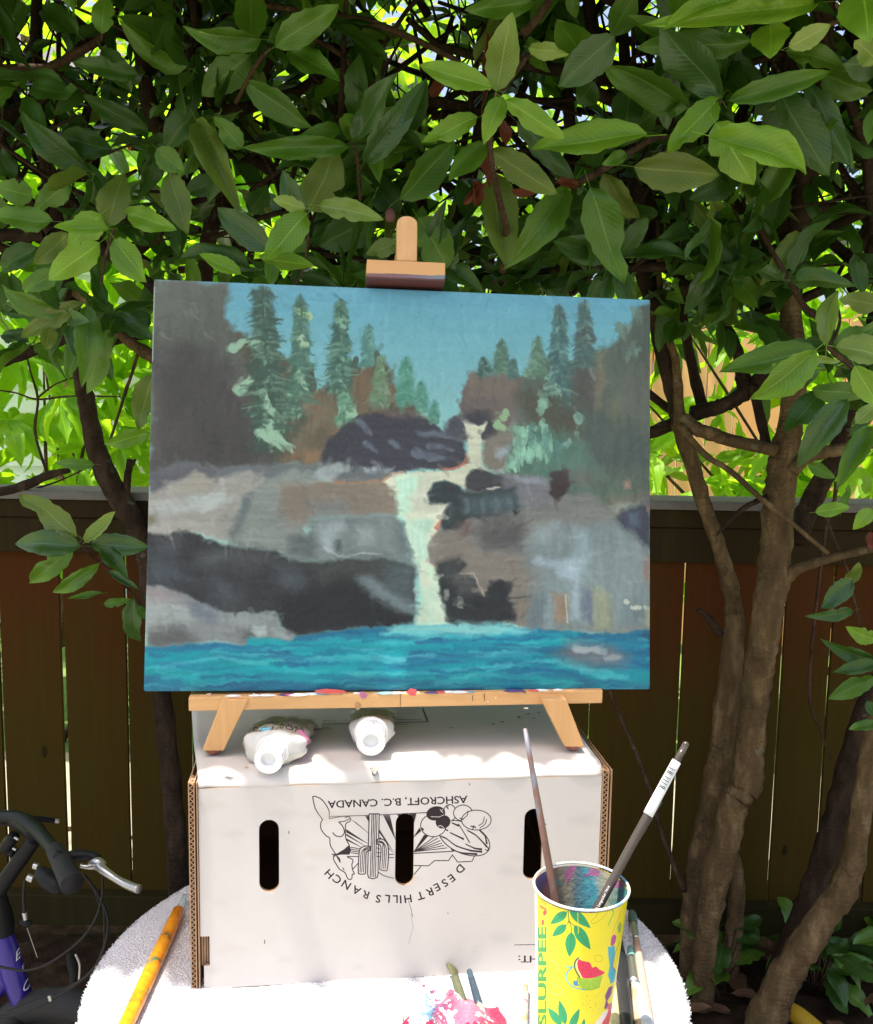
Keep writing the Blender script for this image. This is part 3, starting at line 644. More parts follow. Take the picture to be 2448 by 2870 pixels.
# leaves one can pick out: enlarged-crop base, tip, width, material
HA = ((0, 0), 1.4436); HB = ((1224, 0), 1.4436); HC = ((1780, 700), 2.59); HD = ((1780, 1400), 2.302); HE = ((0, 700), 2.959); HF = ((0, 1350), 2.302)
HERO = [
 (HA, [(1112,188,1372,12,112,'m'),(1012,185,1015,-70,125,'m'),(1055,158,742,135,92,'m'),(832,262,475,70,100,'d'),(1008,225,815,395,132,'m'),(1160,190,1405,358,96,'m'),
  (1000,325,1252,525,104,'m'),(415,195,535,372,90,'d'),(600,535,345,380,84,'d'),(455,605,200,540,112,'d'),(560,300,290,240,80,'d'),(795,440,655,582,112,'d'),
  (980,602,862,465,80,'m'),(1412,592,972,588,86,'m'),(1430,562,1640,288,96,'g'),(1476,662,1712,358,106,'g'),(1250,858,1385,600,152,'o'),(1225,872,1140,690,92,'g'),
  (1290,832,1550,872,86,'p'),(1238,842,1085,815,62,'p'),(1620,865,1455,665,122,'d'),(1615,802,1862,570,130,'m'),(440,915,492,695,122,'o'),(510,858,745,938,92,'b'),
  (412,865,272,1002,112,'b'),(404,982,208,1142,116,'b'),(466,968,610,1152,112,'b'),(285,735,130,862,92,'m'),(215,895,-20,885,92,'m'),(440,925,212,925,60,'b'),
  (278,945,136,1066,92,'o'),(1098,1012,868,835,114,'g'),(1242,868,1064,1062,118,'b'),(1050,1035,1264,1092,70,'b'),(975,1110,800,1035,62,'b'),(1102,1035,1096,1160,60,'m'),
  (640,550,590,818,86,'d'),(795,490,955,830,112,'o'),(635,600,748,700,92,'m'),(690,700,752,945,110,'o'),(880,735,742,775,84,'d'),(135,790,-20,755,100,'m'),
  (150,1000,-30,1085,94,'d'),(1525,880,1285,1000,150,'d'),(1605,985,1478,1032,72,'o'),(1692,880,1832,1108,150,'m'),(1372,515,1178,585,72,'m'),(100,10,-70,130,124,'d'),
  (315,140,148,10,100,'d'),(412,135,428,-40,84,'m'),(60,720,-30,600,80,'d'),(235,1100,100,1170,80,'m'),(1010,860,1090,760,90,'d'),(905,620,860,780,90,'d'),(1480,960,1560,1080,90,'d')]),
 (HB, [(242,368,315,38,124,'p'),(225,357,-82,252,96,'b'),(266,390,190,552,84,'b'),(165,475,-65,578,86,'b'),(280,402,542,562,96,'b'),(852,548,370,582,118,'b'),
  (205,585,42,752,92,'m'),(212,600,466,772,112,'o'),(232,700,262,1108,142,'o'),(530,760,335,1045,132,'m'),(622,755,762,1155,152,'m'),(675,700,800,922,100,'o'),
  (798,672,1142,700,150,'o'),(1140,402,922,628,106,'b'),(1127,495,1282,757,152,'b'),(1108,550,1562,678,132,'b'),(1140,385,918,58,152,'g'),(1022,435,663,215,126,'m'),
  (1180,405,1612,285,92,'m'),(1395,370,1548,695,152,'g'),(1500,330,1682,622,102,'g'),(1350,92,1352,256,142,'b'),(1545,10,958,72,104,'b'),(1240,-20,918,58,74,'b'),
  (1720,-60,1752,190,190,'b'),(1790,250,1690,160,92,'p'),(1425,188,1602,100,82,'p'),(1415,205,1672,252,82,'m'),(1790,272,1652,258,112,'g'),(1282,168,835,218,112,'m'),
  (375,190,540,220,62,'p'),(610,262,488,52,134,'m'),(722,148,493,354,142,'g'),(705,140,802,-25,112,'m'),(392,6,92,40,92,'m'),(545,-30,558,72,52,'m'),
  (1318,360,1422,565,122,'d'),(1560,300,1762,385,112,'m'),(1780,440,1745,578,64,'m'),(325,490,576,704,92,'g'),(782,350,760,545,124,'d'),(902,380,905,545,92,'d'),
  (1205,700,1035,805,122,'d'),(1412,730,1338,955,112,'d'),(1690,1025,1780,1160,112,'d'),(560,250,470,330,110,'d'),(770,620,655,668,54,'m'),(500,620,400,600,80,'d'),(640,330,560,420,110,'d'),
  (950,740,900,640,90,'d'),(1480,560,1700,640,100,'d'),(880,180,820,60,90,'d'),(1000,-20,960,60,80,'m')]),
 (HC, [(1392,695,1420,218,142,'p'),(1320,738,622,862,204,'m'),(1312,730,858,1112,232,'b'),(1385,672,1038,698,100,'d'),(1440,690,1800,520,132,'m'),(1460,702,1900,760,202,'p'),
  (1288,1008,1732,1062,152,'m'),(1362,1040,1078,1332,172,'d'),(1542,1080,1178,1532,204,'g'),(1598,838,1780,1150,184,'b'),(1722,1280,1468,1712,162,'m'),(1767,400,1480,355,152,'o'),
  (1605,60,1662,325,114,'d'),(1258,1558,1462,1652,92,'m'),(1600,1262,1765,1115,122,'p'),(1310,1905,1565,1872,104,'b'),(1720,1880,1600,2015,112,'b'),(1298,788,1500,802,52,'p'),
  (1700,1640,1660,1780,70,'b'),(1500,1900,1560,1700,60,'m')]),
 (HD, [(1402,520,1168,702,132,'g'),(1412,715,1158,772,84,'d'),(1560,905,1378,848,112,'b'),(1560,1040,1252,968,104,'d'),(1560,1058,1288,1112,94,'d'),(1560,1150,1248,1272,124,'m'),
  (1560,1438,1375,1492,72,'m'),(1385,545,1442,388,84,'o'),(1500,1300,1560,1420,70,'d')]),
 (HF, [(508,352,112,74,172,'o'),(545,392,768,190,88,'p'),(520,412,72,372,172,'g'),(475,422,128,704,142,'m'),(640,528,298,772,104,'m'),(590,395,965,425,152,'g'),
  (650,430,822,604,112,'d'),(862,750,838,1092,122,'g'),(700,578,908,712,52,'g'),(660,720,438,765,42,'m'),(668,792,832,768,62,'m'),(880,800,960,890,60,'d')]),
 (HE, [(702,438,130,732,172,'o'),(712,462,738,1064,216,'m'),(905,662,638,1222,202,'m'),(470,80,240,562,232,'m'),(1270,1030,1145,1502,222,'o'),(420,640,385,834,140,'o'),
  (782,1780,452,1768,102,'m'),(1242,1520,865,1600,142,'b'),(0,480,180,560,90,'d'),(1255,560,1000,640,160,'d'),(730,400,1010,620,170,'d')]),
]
counts = {'L': 0, 'C': 0, 'R': 0}
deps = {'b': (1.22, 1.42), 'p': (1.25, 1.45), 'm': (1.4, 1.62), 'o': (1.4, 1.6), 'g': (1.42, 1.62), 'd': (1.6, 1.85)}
random.seed(21)
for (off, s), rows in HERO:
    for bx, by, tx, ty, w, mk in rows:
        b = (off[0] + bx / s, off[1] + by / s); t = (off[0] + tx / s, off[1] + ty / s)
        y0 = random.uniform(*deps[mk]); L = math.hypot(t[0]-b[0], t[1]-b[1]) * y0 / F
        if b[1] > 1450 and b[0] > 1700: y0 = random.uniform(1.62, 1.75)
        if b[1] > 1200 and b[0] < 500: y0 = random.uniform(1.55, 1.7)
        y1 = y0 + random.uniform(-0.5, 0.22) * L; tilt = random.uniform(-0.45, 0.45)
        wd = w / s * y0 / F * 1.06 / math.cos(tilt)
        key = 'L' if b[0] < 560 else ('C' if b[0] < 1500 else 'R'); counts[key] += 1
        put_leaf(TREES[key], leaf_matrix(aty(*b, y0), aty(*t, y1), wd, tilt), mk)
# rust-brown dried sheaths and old leaves by the central sprig
for (bx, by, tx, ty, w) in ((185,420,190,150,38),(215,330,235,200,26),(200,735,110,815,42),(200,560,215,760,70),(300,770,400,765,50),(240,480,300,600,60),(150,730,170,850,60),(40,340,-40,380,60),(480,740,590,745,50)):
    b = (1224 + bx / 1.4436, by / 1.4436); t = (1224 + tx / 1.4436, ty / 1.4436)
    put_leaf(TC_, leaf_matrix(aty(*b, 1.46), aty(*t, 1.5), w / 1.4436 * 1.46 / F, random.uniform(-0.6, 0.6)), 'r')

# clusters of leaves filling the crowns: the largest ones in view as leaves, the rest as one mass per tree
def whorl(c, axis, nlf, Lr, mats, droop=0.3):
    out = []; axis = Vector(axis).normalized(); a = axis.orthogonal().normalized(); b = axis.cross(a); ph = random.uniform(0, 6.28)
    for i in range(nlf):
        an = ph + i * 2.4; d = (a * math.cos(an) + b * math.sin(an)) * random.uniform(0.7, 1.1) + axis * random.uniform(0.0, 0.8) + Vector((0, 0, -droop * random.uniform(0, 1.6)))
        d.normalize(); L = random.uniform(*Lr); B = Vector(c) + d * 0.012
        nr = axis + Vector((random.uniform(-.5,.5), random.uniform(-.5,.5), random.uniform(-.2,.8)))
        out.append((leaf_matrix(B, B + d * L, L * random.uniform(0.34, 0.44), random.uniform(-0.5, 0.5), nr), random.choice(mats), B + d * L * 0.5, L))
    return out
def pt_noise(x, z): return math.sin(x * 7.1 + 1.3) * math.sin(z * 9.3 + x * 3.1) + 0.6 * math.sin(x * 15.7 - z * 13.1)
fills = {'L': [], 'C': [], 'R': []}
random.seed(33)
def keep(p):
    """the crowns thin out towards their underside"""
    lo = 1.43 if p.x < -0.30 else (1.30 if p.x > 0.42 else 1.40)
    lo += 0.05 * math.sin(p.x * 9) + 0.12 * (p.y - 2.0)
    return p.z > lo
xr = {'L': (-1.5, -0.42), 'C': (-0.42, 0.26), 'R': (0.26, 1.6)}
for key, (x0, x1) in xr.items():
    nW = int({'L': 470, 'C': 540, 'R': 580}[key] * (x1 - x0))
    for i in range(nW):                    # visible crown
        p = Vector((random.uniform(x0, x1), random.uniform(1.55, 2.45), random.uniform(1.30, 2.25)))
        if not keep(p) or pt_noise(p.x, p.z) < -0.15: continue
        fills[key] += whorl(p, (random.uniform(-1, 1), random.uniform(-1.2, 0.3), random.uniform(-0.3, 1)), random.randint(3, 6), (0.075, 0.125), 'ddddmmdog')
    nC = int(1150 * (x1 - x0))
    for i in range(nC):                    # canopy overhead, reaching over the table
        y = random.uniform(0.93, 2.4); zlo = 1.32 + y * 0.43 + 0.03
        zlo = max(zlo, 1.95)
        p = Vector((random.uniform(x0 - (0.5 if key == 'L' else 0), x1), y, random.uniform(zlo, zlo + 0.6)))
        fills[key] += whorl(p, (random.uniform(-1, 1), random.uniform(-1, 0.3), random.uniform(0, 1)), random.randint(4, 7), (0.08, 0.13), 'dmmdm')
for i in range(620):                      # unseen leafy edge of the overhang, thickened to shade the easel and box
    x = random.uniform(-1.05, 0.55); y = random.uniform(0.85 if x < -0.42 else 0.915, 1.35)
    key = 'L' if x < -0.42 else ('C' if x < 0.26 else 'R'); p = Vector((x, y, random.uniform(1.98, 2.45)))
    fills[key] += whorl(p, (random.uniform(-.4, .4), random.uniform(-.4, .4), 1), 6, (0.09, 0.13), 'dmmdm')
for key, items in fills.items():
    vis = []
    for j, (M, k, c, L) in enumerate(items):
        px, py = proj(c)
        if 0 < px < 2448 and 0 < py < 2870 and c.y < 2.1: vis.append((-L / c.y, j))
    vis.sort(); take = {j for _, j in vis[:max(0, 285 - counts[key])]}
    for j in take: put_leaf(TREES[key], items[j][0], items[j][1])
    mass_leaves('foliage', TREES[key], [(it[0], it[1]) for j, it in enumerate(items) if j not in take])
# fine branching inside the crowns
for key, (x0, x1) in xr.items():
    mb = MB()
    for i in range(int(190 * (x1 - x0))):
        x = random.uniform(x0, x1); y = random.uniform(1.75, 2.35); z = random.uniform(1.5, 2.1)
        if x < -0.3: z = max(z, 1.6)
        p = Vector((x, y, z)); d = Vector((random.uniform(-1, 1), random.uniform(-.3, .3), random.uniform(-0.2, 1.1))).normalized(); P = [p]
        for q in range(5):
            d = (d + Vector((random.uniform(-.3,.3), random.uniform(-.2,.2), random.uniform(-.15,.3)))).normalized(); p = p + d * random.uniform(0.05, 0.11); P.append(p)
        r = random.choice((0.002, 0.003, 0.003, 0.005, 0.009, 0.013)); mb.tube(P, [r * (1 - 0.12 * q) for q in range(6)], 6, cap=False)
    tag(mb.obj('twigs', BARKD, TREES[key]), kind='stuff')

# sunlit shrubs beyond the fence
def far_shrub(label, x0, x1, y0, y1, z0, z1, nw, mats, Lr):
    s = thing('laurel_shrub', label, 'shrub', ((x0 + x1) / 2, (y0 + y1) / 2, 0), 'sunlit shrubs beyond the fence'); items = []
    mb = MB()
    for i in range(7):
        b = Vector((s.location.x + random.uniform(-.25, .25), s.location.y + random.uniform(-.15, .15), -0.03))
        t = Vector((random.uniform(x0, x1), random.uniform(y0, y1), random.uniform(z0 + 0.4 * (z1 - z0), z1)))
        P, R = smooth_path([b, (b * 0.6 + t * 0.4) + Vector((0, 0, 0.1)), t], [0.012, 0.008, 0.003], 5, 0.2); mb.tube(P, R, 6)
    mb.obj('stem', TWIG, s)
    for i in range(nw):
        p = Vector((random.uniform(x0, x1), random.uniform(y0, y1), random.uniform(z0, z1)))
        items += whorl(p, (random.uniform(-1, 1), random.uniform(-1, 1), random.uniform(-0.3, 1)), random.randint(4, 7), Lr, mats, 0.5)
    vis = []
    for j, (M, k, c, L) in enumerate(items):
        px, py = proj(c)
        if -20 < px < 2470 and (py < 1420): vis.append((c.y, j))
    vis.sort(); take = {j for _, j in vis[:240]}
    for j in take: put_leaf(s, items[j][0], items[j][1])
    mass_leaves('foliage', s, [(it[0], it[1]) for j, it in enumerate(items) if j not in take])
far_shrub('sunlit lime-green large-leaved shrub beyond the fence, left of the painting', -2.6, -0.5, 3.2, 4.2, 0.7, 2.3, 380, 'lllll', (0.13, 0.20))
far_shrub('sunlit lime-green shrub beyond the fence, right of the painting before the cedar planks', 0.5, 3.0, 3.2, 4.2, 0.65, 2.1, 440, 'llllb', (0.11, 0.17))
far_shrub('sunlit shrub beyond the fence, behind the painting', -0.5, 0.5, 3.5, 4.3, 0.9, 2.6, 110, 'lllb', (0.11, 0.17))
for q, (x, y, h) in enumerate(((-2.0, 5.0, 3.7), (0.3, 5.8, 4.2), (2.6, 5.9, 4.4))):
    t = thing('garden_tree', ('large light green tree far behind, above the house roof', 'pale green tree far behind, showing between the branches at centre', 'broad light green tree far behind, above the cedar planks')[q], 'tree', (x, y, 0))
    mb = MB(); P, R = smooth_path([(x, y, -0.03), (x + .1, y, h * 0.45), (x - .1, y, h * 0.9)], [0.10, 0.07, 0.02], 6, 0.1); mb.tube(P, R, 10); mb.obj('trunk', BARK, t)
    it = []
    for i in range(270):
        a = random.uniform(0, 6.28); r = random.uniform(0.2, 1.0) ** 0.6; zz = random.uniform(-1, 1); rr = math.sqrt(1 - zz*zz) * 1.6 * r
        it += whorl((x + rr * math.cos(a), y + rr * 0.8 * math.sin(a), h * 0.70 + zz * 1.3 * r), (random.uniform(-1, 1), random.uniform(-1, 1), 1), 5, (0.11, 0.18), 'lll')
    mass_leaves('foliage', t, [(i_[0], i_[1]) for i_ in it])
# red leaf tips in the far garden
for px, py, w, y in ((1940,740,30,2.6),(365,418,14,2.6),(110,60,12,2.6),(562,128,10,2.6),(500,650,22,2.3),(365,635,12,2.6),(2442,1515,26,1.7)):
    key = 'L' if px < 700 else 'R'
    B = aty(px, py - w, y); put_leaf(TREES[key], leaf_matrix(B, aty(px + random.uniform(-8, 8), py + w, y), w * 1.1 * y / F, 0.2), 'r')
# ground plants and litter at the foot of the right-hand trees
random.seed(5)
it = []
for i in range(170):
    x = random.uniform(0.45, 1.35); y = random.uniform(1.55, 2.3); a = random.uniform(0, 6.28); L = random.uniform(0.04, 0.09)
    B = Vector((x, y, random.uniform(0.015, 0.04))); T = B + Vector((math.cos(a) * L, math.sin(a) * L, random.uniform(-0.01, 0.02)))
    it.append((leaf_matrix(B, T, L * 0.45, 0, (random.uniform(-.5, .5), random.uniform(-.5, .5), 1)), 's'))
lo = mass_leaves('leaf_litter', None, it)
def low_plant(x, y, r, label):
    p = thing('ground_plant', label, 'plant', (x, y, 0.0), 'low plants at the fence foot')
    st = MB()
    for i in range(16):
        a = random.uniform(0, 6.28); L = random.uniform(0.07, 0.12); h = random.uniform(0.05, 0.14)
        B = Vector((x + r * 0.3 * math.cos(a), y + r * 0.3 * math.sin(a), h)); d = Vector((math.cos(a), math.sin(a), random.uniform(-0.3, 0.5))).normalized()
        put_leaf(p, leaf_matrix(B, B + d * L, L * 0.5, 0, (0, -0.3, 1)), random.choice('dm')); st.tube([(x, y, 0.0), tuple(B)], 0.002, 4)
    st.obj('stem', TWIG, p)
low_plant(0.66, 2.02, 0.12, 'small dark green plant between the right-hand stems at the fence foot')
low_plant(0.86, 2.0, 0.12, 'small dark green plant right of the leaning tan trunk')
low_plant(1.08, 2.05, 0.12, 'small dark green plant at the right edge, in the brown leaf litter')
mb = MB(); P, R = smooth_path([atz(2205, 2830, 0.05), atz(2240, 2850, 0.05), atz(2300, 2900, 0.04)], [0.018, 0.02, 0.02], 5); mb.tube(P, R, 12)
tag(mb.obj('garden_hose', simple('hose_yellow', (0.55, 0.33, 0.02), 0.5)), 'short piece of yellow hose lying in leaf litter by the leaning trunk', 'hose')

# ------------------------------------------------------------------ the painting on its canvas
CQ = (0.1108, -0.1675, 0.0131, -0.0295, 0.9353, 1.0247); CWD, CHT = 0.508, 0.406
CR = Matrix.Rotation(CQ[0], 3, 'Z') @ Matrix.Rotation(CQ[1], 3, 'X') @ Matrix.Rotation(CQ[2], 3, 'Y')
CO = Vector(CQ[3:6]); CN = CR @ Vector((0, -1, 0))
def canvas_uv(px, py):
    p = CR.transposed() @ (onplane(px, py, CO, CN) - CO); return p.x / CWD + 0.5, 1 - p.z / CHT
PW, PH = 1100, 880
K = Ras(PW, PH, (108, 168, 188), canvas_uv)
W1 = (vnoise(PW, PH, 30, 24, 1, 4), vnoise(PW, PH, 30, 24, 2, 4))
SH = vnoise(PW, PH, 14, 150, 3, 3) * 0.07 + vnoise(PW, PH, 6, 6, 4, 3) * 0.10     # horizontal brush streaks
SV = vnoise(PW, PH, 120, 16, 5, 3) * 0.08 + vnoise(PW, PH, 7, 7, 6, 3) * 0.12
Q1 = ((400, 760), 2.325); Q2 = ((1100, 760), 2.325); Q3 = ((400, 1240), 2.325); Q4 = ((1100, 1240), 2.325)
def kp(q, pts, c, fe=3, wp=8, st=SH, al=1.0): K.poly(Z(*q, *pts), c, fe, wp, st, al, wn=W1)
def kl(q, pts, w, c, fe=1.5, al=0.9): K.line(Z(*q, *pts), w, c, fe, alpha=al, wn=W1, warp=4)
# sky
for i in range(14):
    y = i / 14.0
    K.a[int(PH * 0.5 * y):int(PH * 0.5 * (y + 1/14.0)) + 1] = np.array((104, 166, 190)) * (1 - y) + np.array((156, 202, 196)) * y
K.a[PH // 2:] = (156, 202, 196)
K.a *= (1 + 0.35 * SH[..., None]); rp = random.Random(3)
def sky_dabs():
    for i in range(260):
        u, v = rp.uniform(0.1, 0.95), rp.uniform(0, 0.45); L = rp.uniform(0.03, 0.12); c = np.array((104, 166, 190)) * (1 - v * 2) + np.array((156, 202, 196)) * v * 2
        q = [(u * PW, v * PH), ((u + L) * PW, (v + rp.uniform(-0.008, 0.008)) * PH)]
        K.line(q, rp.uniform(8, 20), c + rp.uniform(-6, 6), 8, raw=True, alpha=0.35)
sky_dabs()
SPR = []
def spruce(q, x, y0, y1, w0, w1, dark, lite, n, lp=0.35, lean=0):
    off, s = q; base = np.array(dark, float); L_ = np.array(lite, float); SPR.append((q, x, y0, y1, w0, w1, base, L_, lean))
    kl(q, [(x, y0 - 14), (x, y0 + (y1 - y0) * 0.3)], 3, base * 0.9, al=0.7)
    tiers = max(4, int((y1 - y0) / 62))
    for k in range(int(tiers * 2.4)):       # soft dark masses first
        t = (k + 0.5) / (tiers * 2.4); hw = (w0 + (w1 - w0) * t) * rp.uniform(0.5, 0.85)
        kl(q, [(x + lean * t - hw * 0.42, y0 + (y1 - y0) * t + rp.uniform(0, 16)), (x + lean * t, y0 + (y1 - y0) * t - 8), (x + lean * t + hw * 0.42, y0 + (y1 - y0) * t + rp.uniform(0, 20))], rp.uniform(11, 19), base * rp.uniform(0.9, 1.1), 7, 0.75)
    for i in range(int(n * 0.62)):
        t = (i / (n * 0.62)) ** 0.8; y = y0 + (y1 - y0) * t; hw = w0 + (w1 - w0) * t
        hw *= 0.6 + 0.4 * abs(math.sin(t * tiers * 1.6 + x)); side = rp.choice((-1, 1)); u = rp.random() * side
        xx = x + lean * t + u * hw * 0.5 + rp.uniform(-6, 6); L = rp.uniform(14, 30)
        c = base * rp.uniform(0.82, 1.15) if rp.random() > lp * (0.5 + t) else base * 0.45 + L_ * rp.uniform(0.45, 0.72)
        a_ = rp.uniform(0.1, 1.4)
        K.line(Z(off, s, (xx, y), (xx + side * L * 0.5 * math.cos(a_), y + L * 0.5 * math.sin(a_)), (xx + side * L * math.cos(a_) * 0.8, y + L * math.sin(a_) * 1.2)), (rp.uniform(8, 13) / s * 1.9, 3.5), c, 3.2, alpha=0.7)
# left dark wall of forest, its colours lifted for glare on the canvas
kp(Q1, [(40,30),(550,85),(535,240),(585,380),(690,400),(760,640),(900,700),(1000,1180),(900,1280),(40,1300)], (98, 99, 91), 6, 12, SV)
kp(Q1, [(40,560),(300,520),(560,640),(700,860),(900,1200),(700,1290),(40,1300)], (74, 69, 69), 26, 14, SV)
kp(Q1, [(90,120),(300,180),(420,420),(260,470),(90,400)], (100, 106, 98), 30, 10, SV, 0.7)
kp(Q1, [(40,420),(500,480),(600,640),(60,600)], (80, 76, 76), 26, 10, SV, 0.6)
for p in (((270,250),(300,330)),((310,255),(360,310)),((410,400),(470,450)),((330,210),(360,280)),((120,400),(200,450))): kl(Q1, p, (9, 3), (122, 126, 120), 3, 0.5)
# middle thicket behind the left rocks
kp(Q1, [(620,420),(840,450),(900,560),(1010,640),(1090,780),(1180,760),(1320,700),(1360,640),(1500,560),(1560,560),(1640,720),(1767,880),(1767,960),(1560,960),(1480,1020),(1340,1130),(1300,1240),(1100,1260),(880,1250),(720,1000)], (86, 84, 66), 6, 14, SV)
spruce(Q1, 780, 110, 1180, 130, 330, (66, 88, 78), (150, 190, 165), 330, 0.22, 60)
spruce(Q1, 1030, 165, 960, 50, 250, (74, 106, 94), (160, 200, 170), 190, 0.3)
kp(Q1, [(1060,790),(1120,770),(1200,790),(1260,830),(1330,700),(1420,640),(1500,600),(1560,680),(1620,720),(1700,840),(1600,900),(1500,960),(1440,1050),(1350,1110),(1250,1180),(1120,1240),(900,1230),(980,1130),(1040,980)], (124, 106, 82), 8, 16, SV, 0.9)
spruce(Q1, 1290, 190, 800, 50, 220, (66, 98, 88), (165, 205, 175), 170, 0.35)
spruce(Q1, 1470, 360, 640, 24, 110, (84, 130, 124), (150, 195, 180), 60)
for pts, c in (([(1390,680),(1500,640),(1520,820),(1420,900)], (150,100,64)), ([(1560,700),(1640,740),(1660,850),(1570,830)], (150,112,72)), ([(1200,1040),(1330,1030),(1330,1180),(1220,1130)], (172,106,64)),
               ([(890,1190),(1000,1180),(1160,1230),(1150,1265),(890,1250)], (170,112,72)), ([(1060,1190),(1120,1180),(1170,1250),(1050,1260)], (190,124,74)), ([(1400,990),(1480,970),(1470,1050),(1400,1060)], (170,108,68)),
               ([(1100,800),(1180,790),(1190,900),(1110,960)], (146,104,72)), ([(1060,1040),(1180,1000),(1240,1120),(1100,1180)], (84,74,60)), ([(1500,700),(1560,640),(1590,900),(1500,900)], (108,104,74))):
    kp(Q1, pts, c, 12, 14, SV, 0.42)
for pts in (((1100,640),(1085,700)),((1110,660),(1108,760)),((1385,560),(1382,640)),((1525,520),(1520,680))): kl(Q1, pts, (10, 16), (70, 78, 66), 2, 0.85)
spruce(Q1, 1545, 560, 880, 30, 150, (104, 130, 104), (150, 180, 150), 60)
spruce(Q1, 1320, 780, 1010, 60, 130, (88, 130, 108), (168, 206, 178), 50, 0.9)
spruce(Q1, 1715, 580, 880, 30, 130, (80, 138, 122), (140, 185, 165), 70)
spruce(Q2, 85, 590, 880, 40, 140, (84, 142, 126), (140, 190, 168), 60)
spruce(Q2, 190, 740, 920, 20, 80, (84, 138, 124), (130, 180, 160), 34)
spruce(Q2, 270, 860, 1000, 20, 70, (84, 136, 122), (130, 180, 160), 24)
for pts in (((780,800),(830,880)),((800,870),(880,950),(930,955)),((810,985),(870,1060),(970,1150)),((850,1060),(960,1180)),((760,1040),(900,1160)),((620,770),(700,690)),((650,760),(720,700)),((580,500),(700,430)),((1015,680),(1080,780)),((730,460),(770,510)),((1320,870),(1360,960)),((1370,900),(1390,980))):
    for j in range(3): kl(Q1, [(x + rp.uniform(-14, 14), y + rp.uniform(-12, 12)) for x, y in pts], (20, 6), (128 + 18*j, 168 + 14*j, 148 + 12*j), 2.5, 0.6)
kl(Q1, [(1010,250),(1085,290)], (14, 18), (176, 206, 150), 2, 0.9); kl(Q1, [(1285,310),(1300,350)], (26, 20), (150, 190, 165), 2, 0.8); kl(Q1, [(1030,450),(1050,480)], 20, (180, 205, 175), 2, 0.8)
# centre dark mountain, left of the notch
kp(Q2, [(-80,1320),(-470,1280),(-455,1140),(-320,1010),(-200,930),(-60,900),(0,885),(110,890),(200,960),(270,985),(330,1050),(400,1065),(465,1100),(495,1180),(490,1230),(465,1262),(340,1290),(150,1300)], (64, 62, 72), 4, 10, SH)
kp(Q2, [(-60,900),(110,890),(240,970),(150,930),(0,940)], (150, 118, 88), 8, 10, SH, 0.6)
for pts, w in ((((-200,990),(-140,1060)), 40), (((-170,1120),(-110,1170)), 36), (((180,1060),(330,1070),(450,1100)), 26), (((160,1180),(260,1210),(330,1220)), 44), (((0,1120),(50,1150)), 30), (((240,1140),(400,1160)), 22)):
    kl(Q2, pts, (w / 2.3 * 1.2, w / 4), (118, 130, 150), 5, 0.6)
kl(Q2, [(330,1290),(440,1270),(490,1240)], 5, (206, 104, 74), 2, 0.9); kp(Q2, [(482,1185),(502,1215),(498,1255),(470,1262)], (212, 110, 80), 2, 3)
# right mountain and forest
kp(Q2, [(345,1050),(372,980),(425,930),(440,850),(470,760),(520,665),(640,680),(860,670),(1000,640),(1060,760),(1000,950),(760,1050),(640,1095),(560,1120),(465,1095)], (112, 98, 94), 4, 10, SV)
kp(Q2, [(345,1050),(380,970),(470,930),(620,900),(700,1000),(640,1095),(560,1122),(465,1095)], (66, 64, 72), 8, 10, SV)
kp(Q2, [(355,1050),(400,960),(480,930),(450,1080)], (84, 86, 98), 8, 8, SV, 0.8)
for x in (540, 620, 700, 780): kl(Q2, [(x, 700), (x - 10, 790)], 20, (132, 112, 96), 8, 0.45)
kp(Q2, [(840,680),(900,620),(1010,560),(1160,600),(1240,540),(1330,520),(1400,480),(1470,440),(1480,350),(1540,330),(1550,280),(1610,210),(1700,190),(1700,1500),(700,1500),(720,1290),(780,1080)], (88, 96, 88), 6, 14, SV)
spruce(Q2, 600, 580, 680, 30, 90, (70, 98, 94), (120, 160, 150), 30)
spruce(Q2, 708, 450, 690, 20, 130, (84, 112, 98), (130, 170, 150), 60); spruce(Q2, 785, 600, 680, 20, 60, (80, 110, 105), (120, 160, 150), 20)
spruce(Q2, 945, 450, 700, 20, 170, (92, 122, 106), (140, 180, 155), 70)
spruce(Q2, 1090, 235, 900, 60, 210, (74, 104, 104), (150, 195, 180), 190, 0.4)
spruce(Q2, 1252, 200, 700, 50, 190, (80, 104, 102), (140, 180, 165), 130, 0.3)
kp(Q2, [(1190,410),(1240,370),(1290,370),(1335,440),(1290,480),(1210,460)], (78, 84, 84), 4, 6, SV, 0.9)
kp(Q2, [(1060,270),(1100,240),(1130,270),(1130,320),(1080,320)], (84, 92, 90), 4, 6, SV, 0.8)
kp(Q2, [(1330,520),(1370,530),(1380,700),(1350,860),(1320,900),(1330,700)], (150, 134, 100), 8, 8, SV, 0.7)
kp(Q2, [(1420,850),(1480,820),(1490,1000),(1430,1100),(1400,1000)], (128, 124, 84), 14, 10, SV, 0.7)
kp(Q2, [(1140,650),(1300,600),(1340,700),(1310,900),(1180,860)], (84, 78, 74), 14, 10, SV, 0.8)
kp(Q2, [(1480,700),(1690,500),(1690,900),(1640,1100),(1480,960)], (98, 100, 92), 20, 12, SV, 0.8)
kp(Q2, [(1240,900),(1480,960),(1620,1000),(1640,1250),(1400,1320),(1240,1150)], (74, 82, 82), 20, 12, SV, 0.75)
kp(Q2, [(800,800),(1000,760),(1200,900),(1240,1100),(900,1000)], (84, 78, 62), 16, 12, SV, 0.7)
kp(Q2, [(790,1090),(1000,1000),(1260,1130),(1330,1300),(1360,1500),(760,1330)], (86, 120, 108), 16, 12, SV, 0.8)
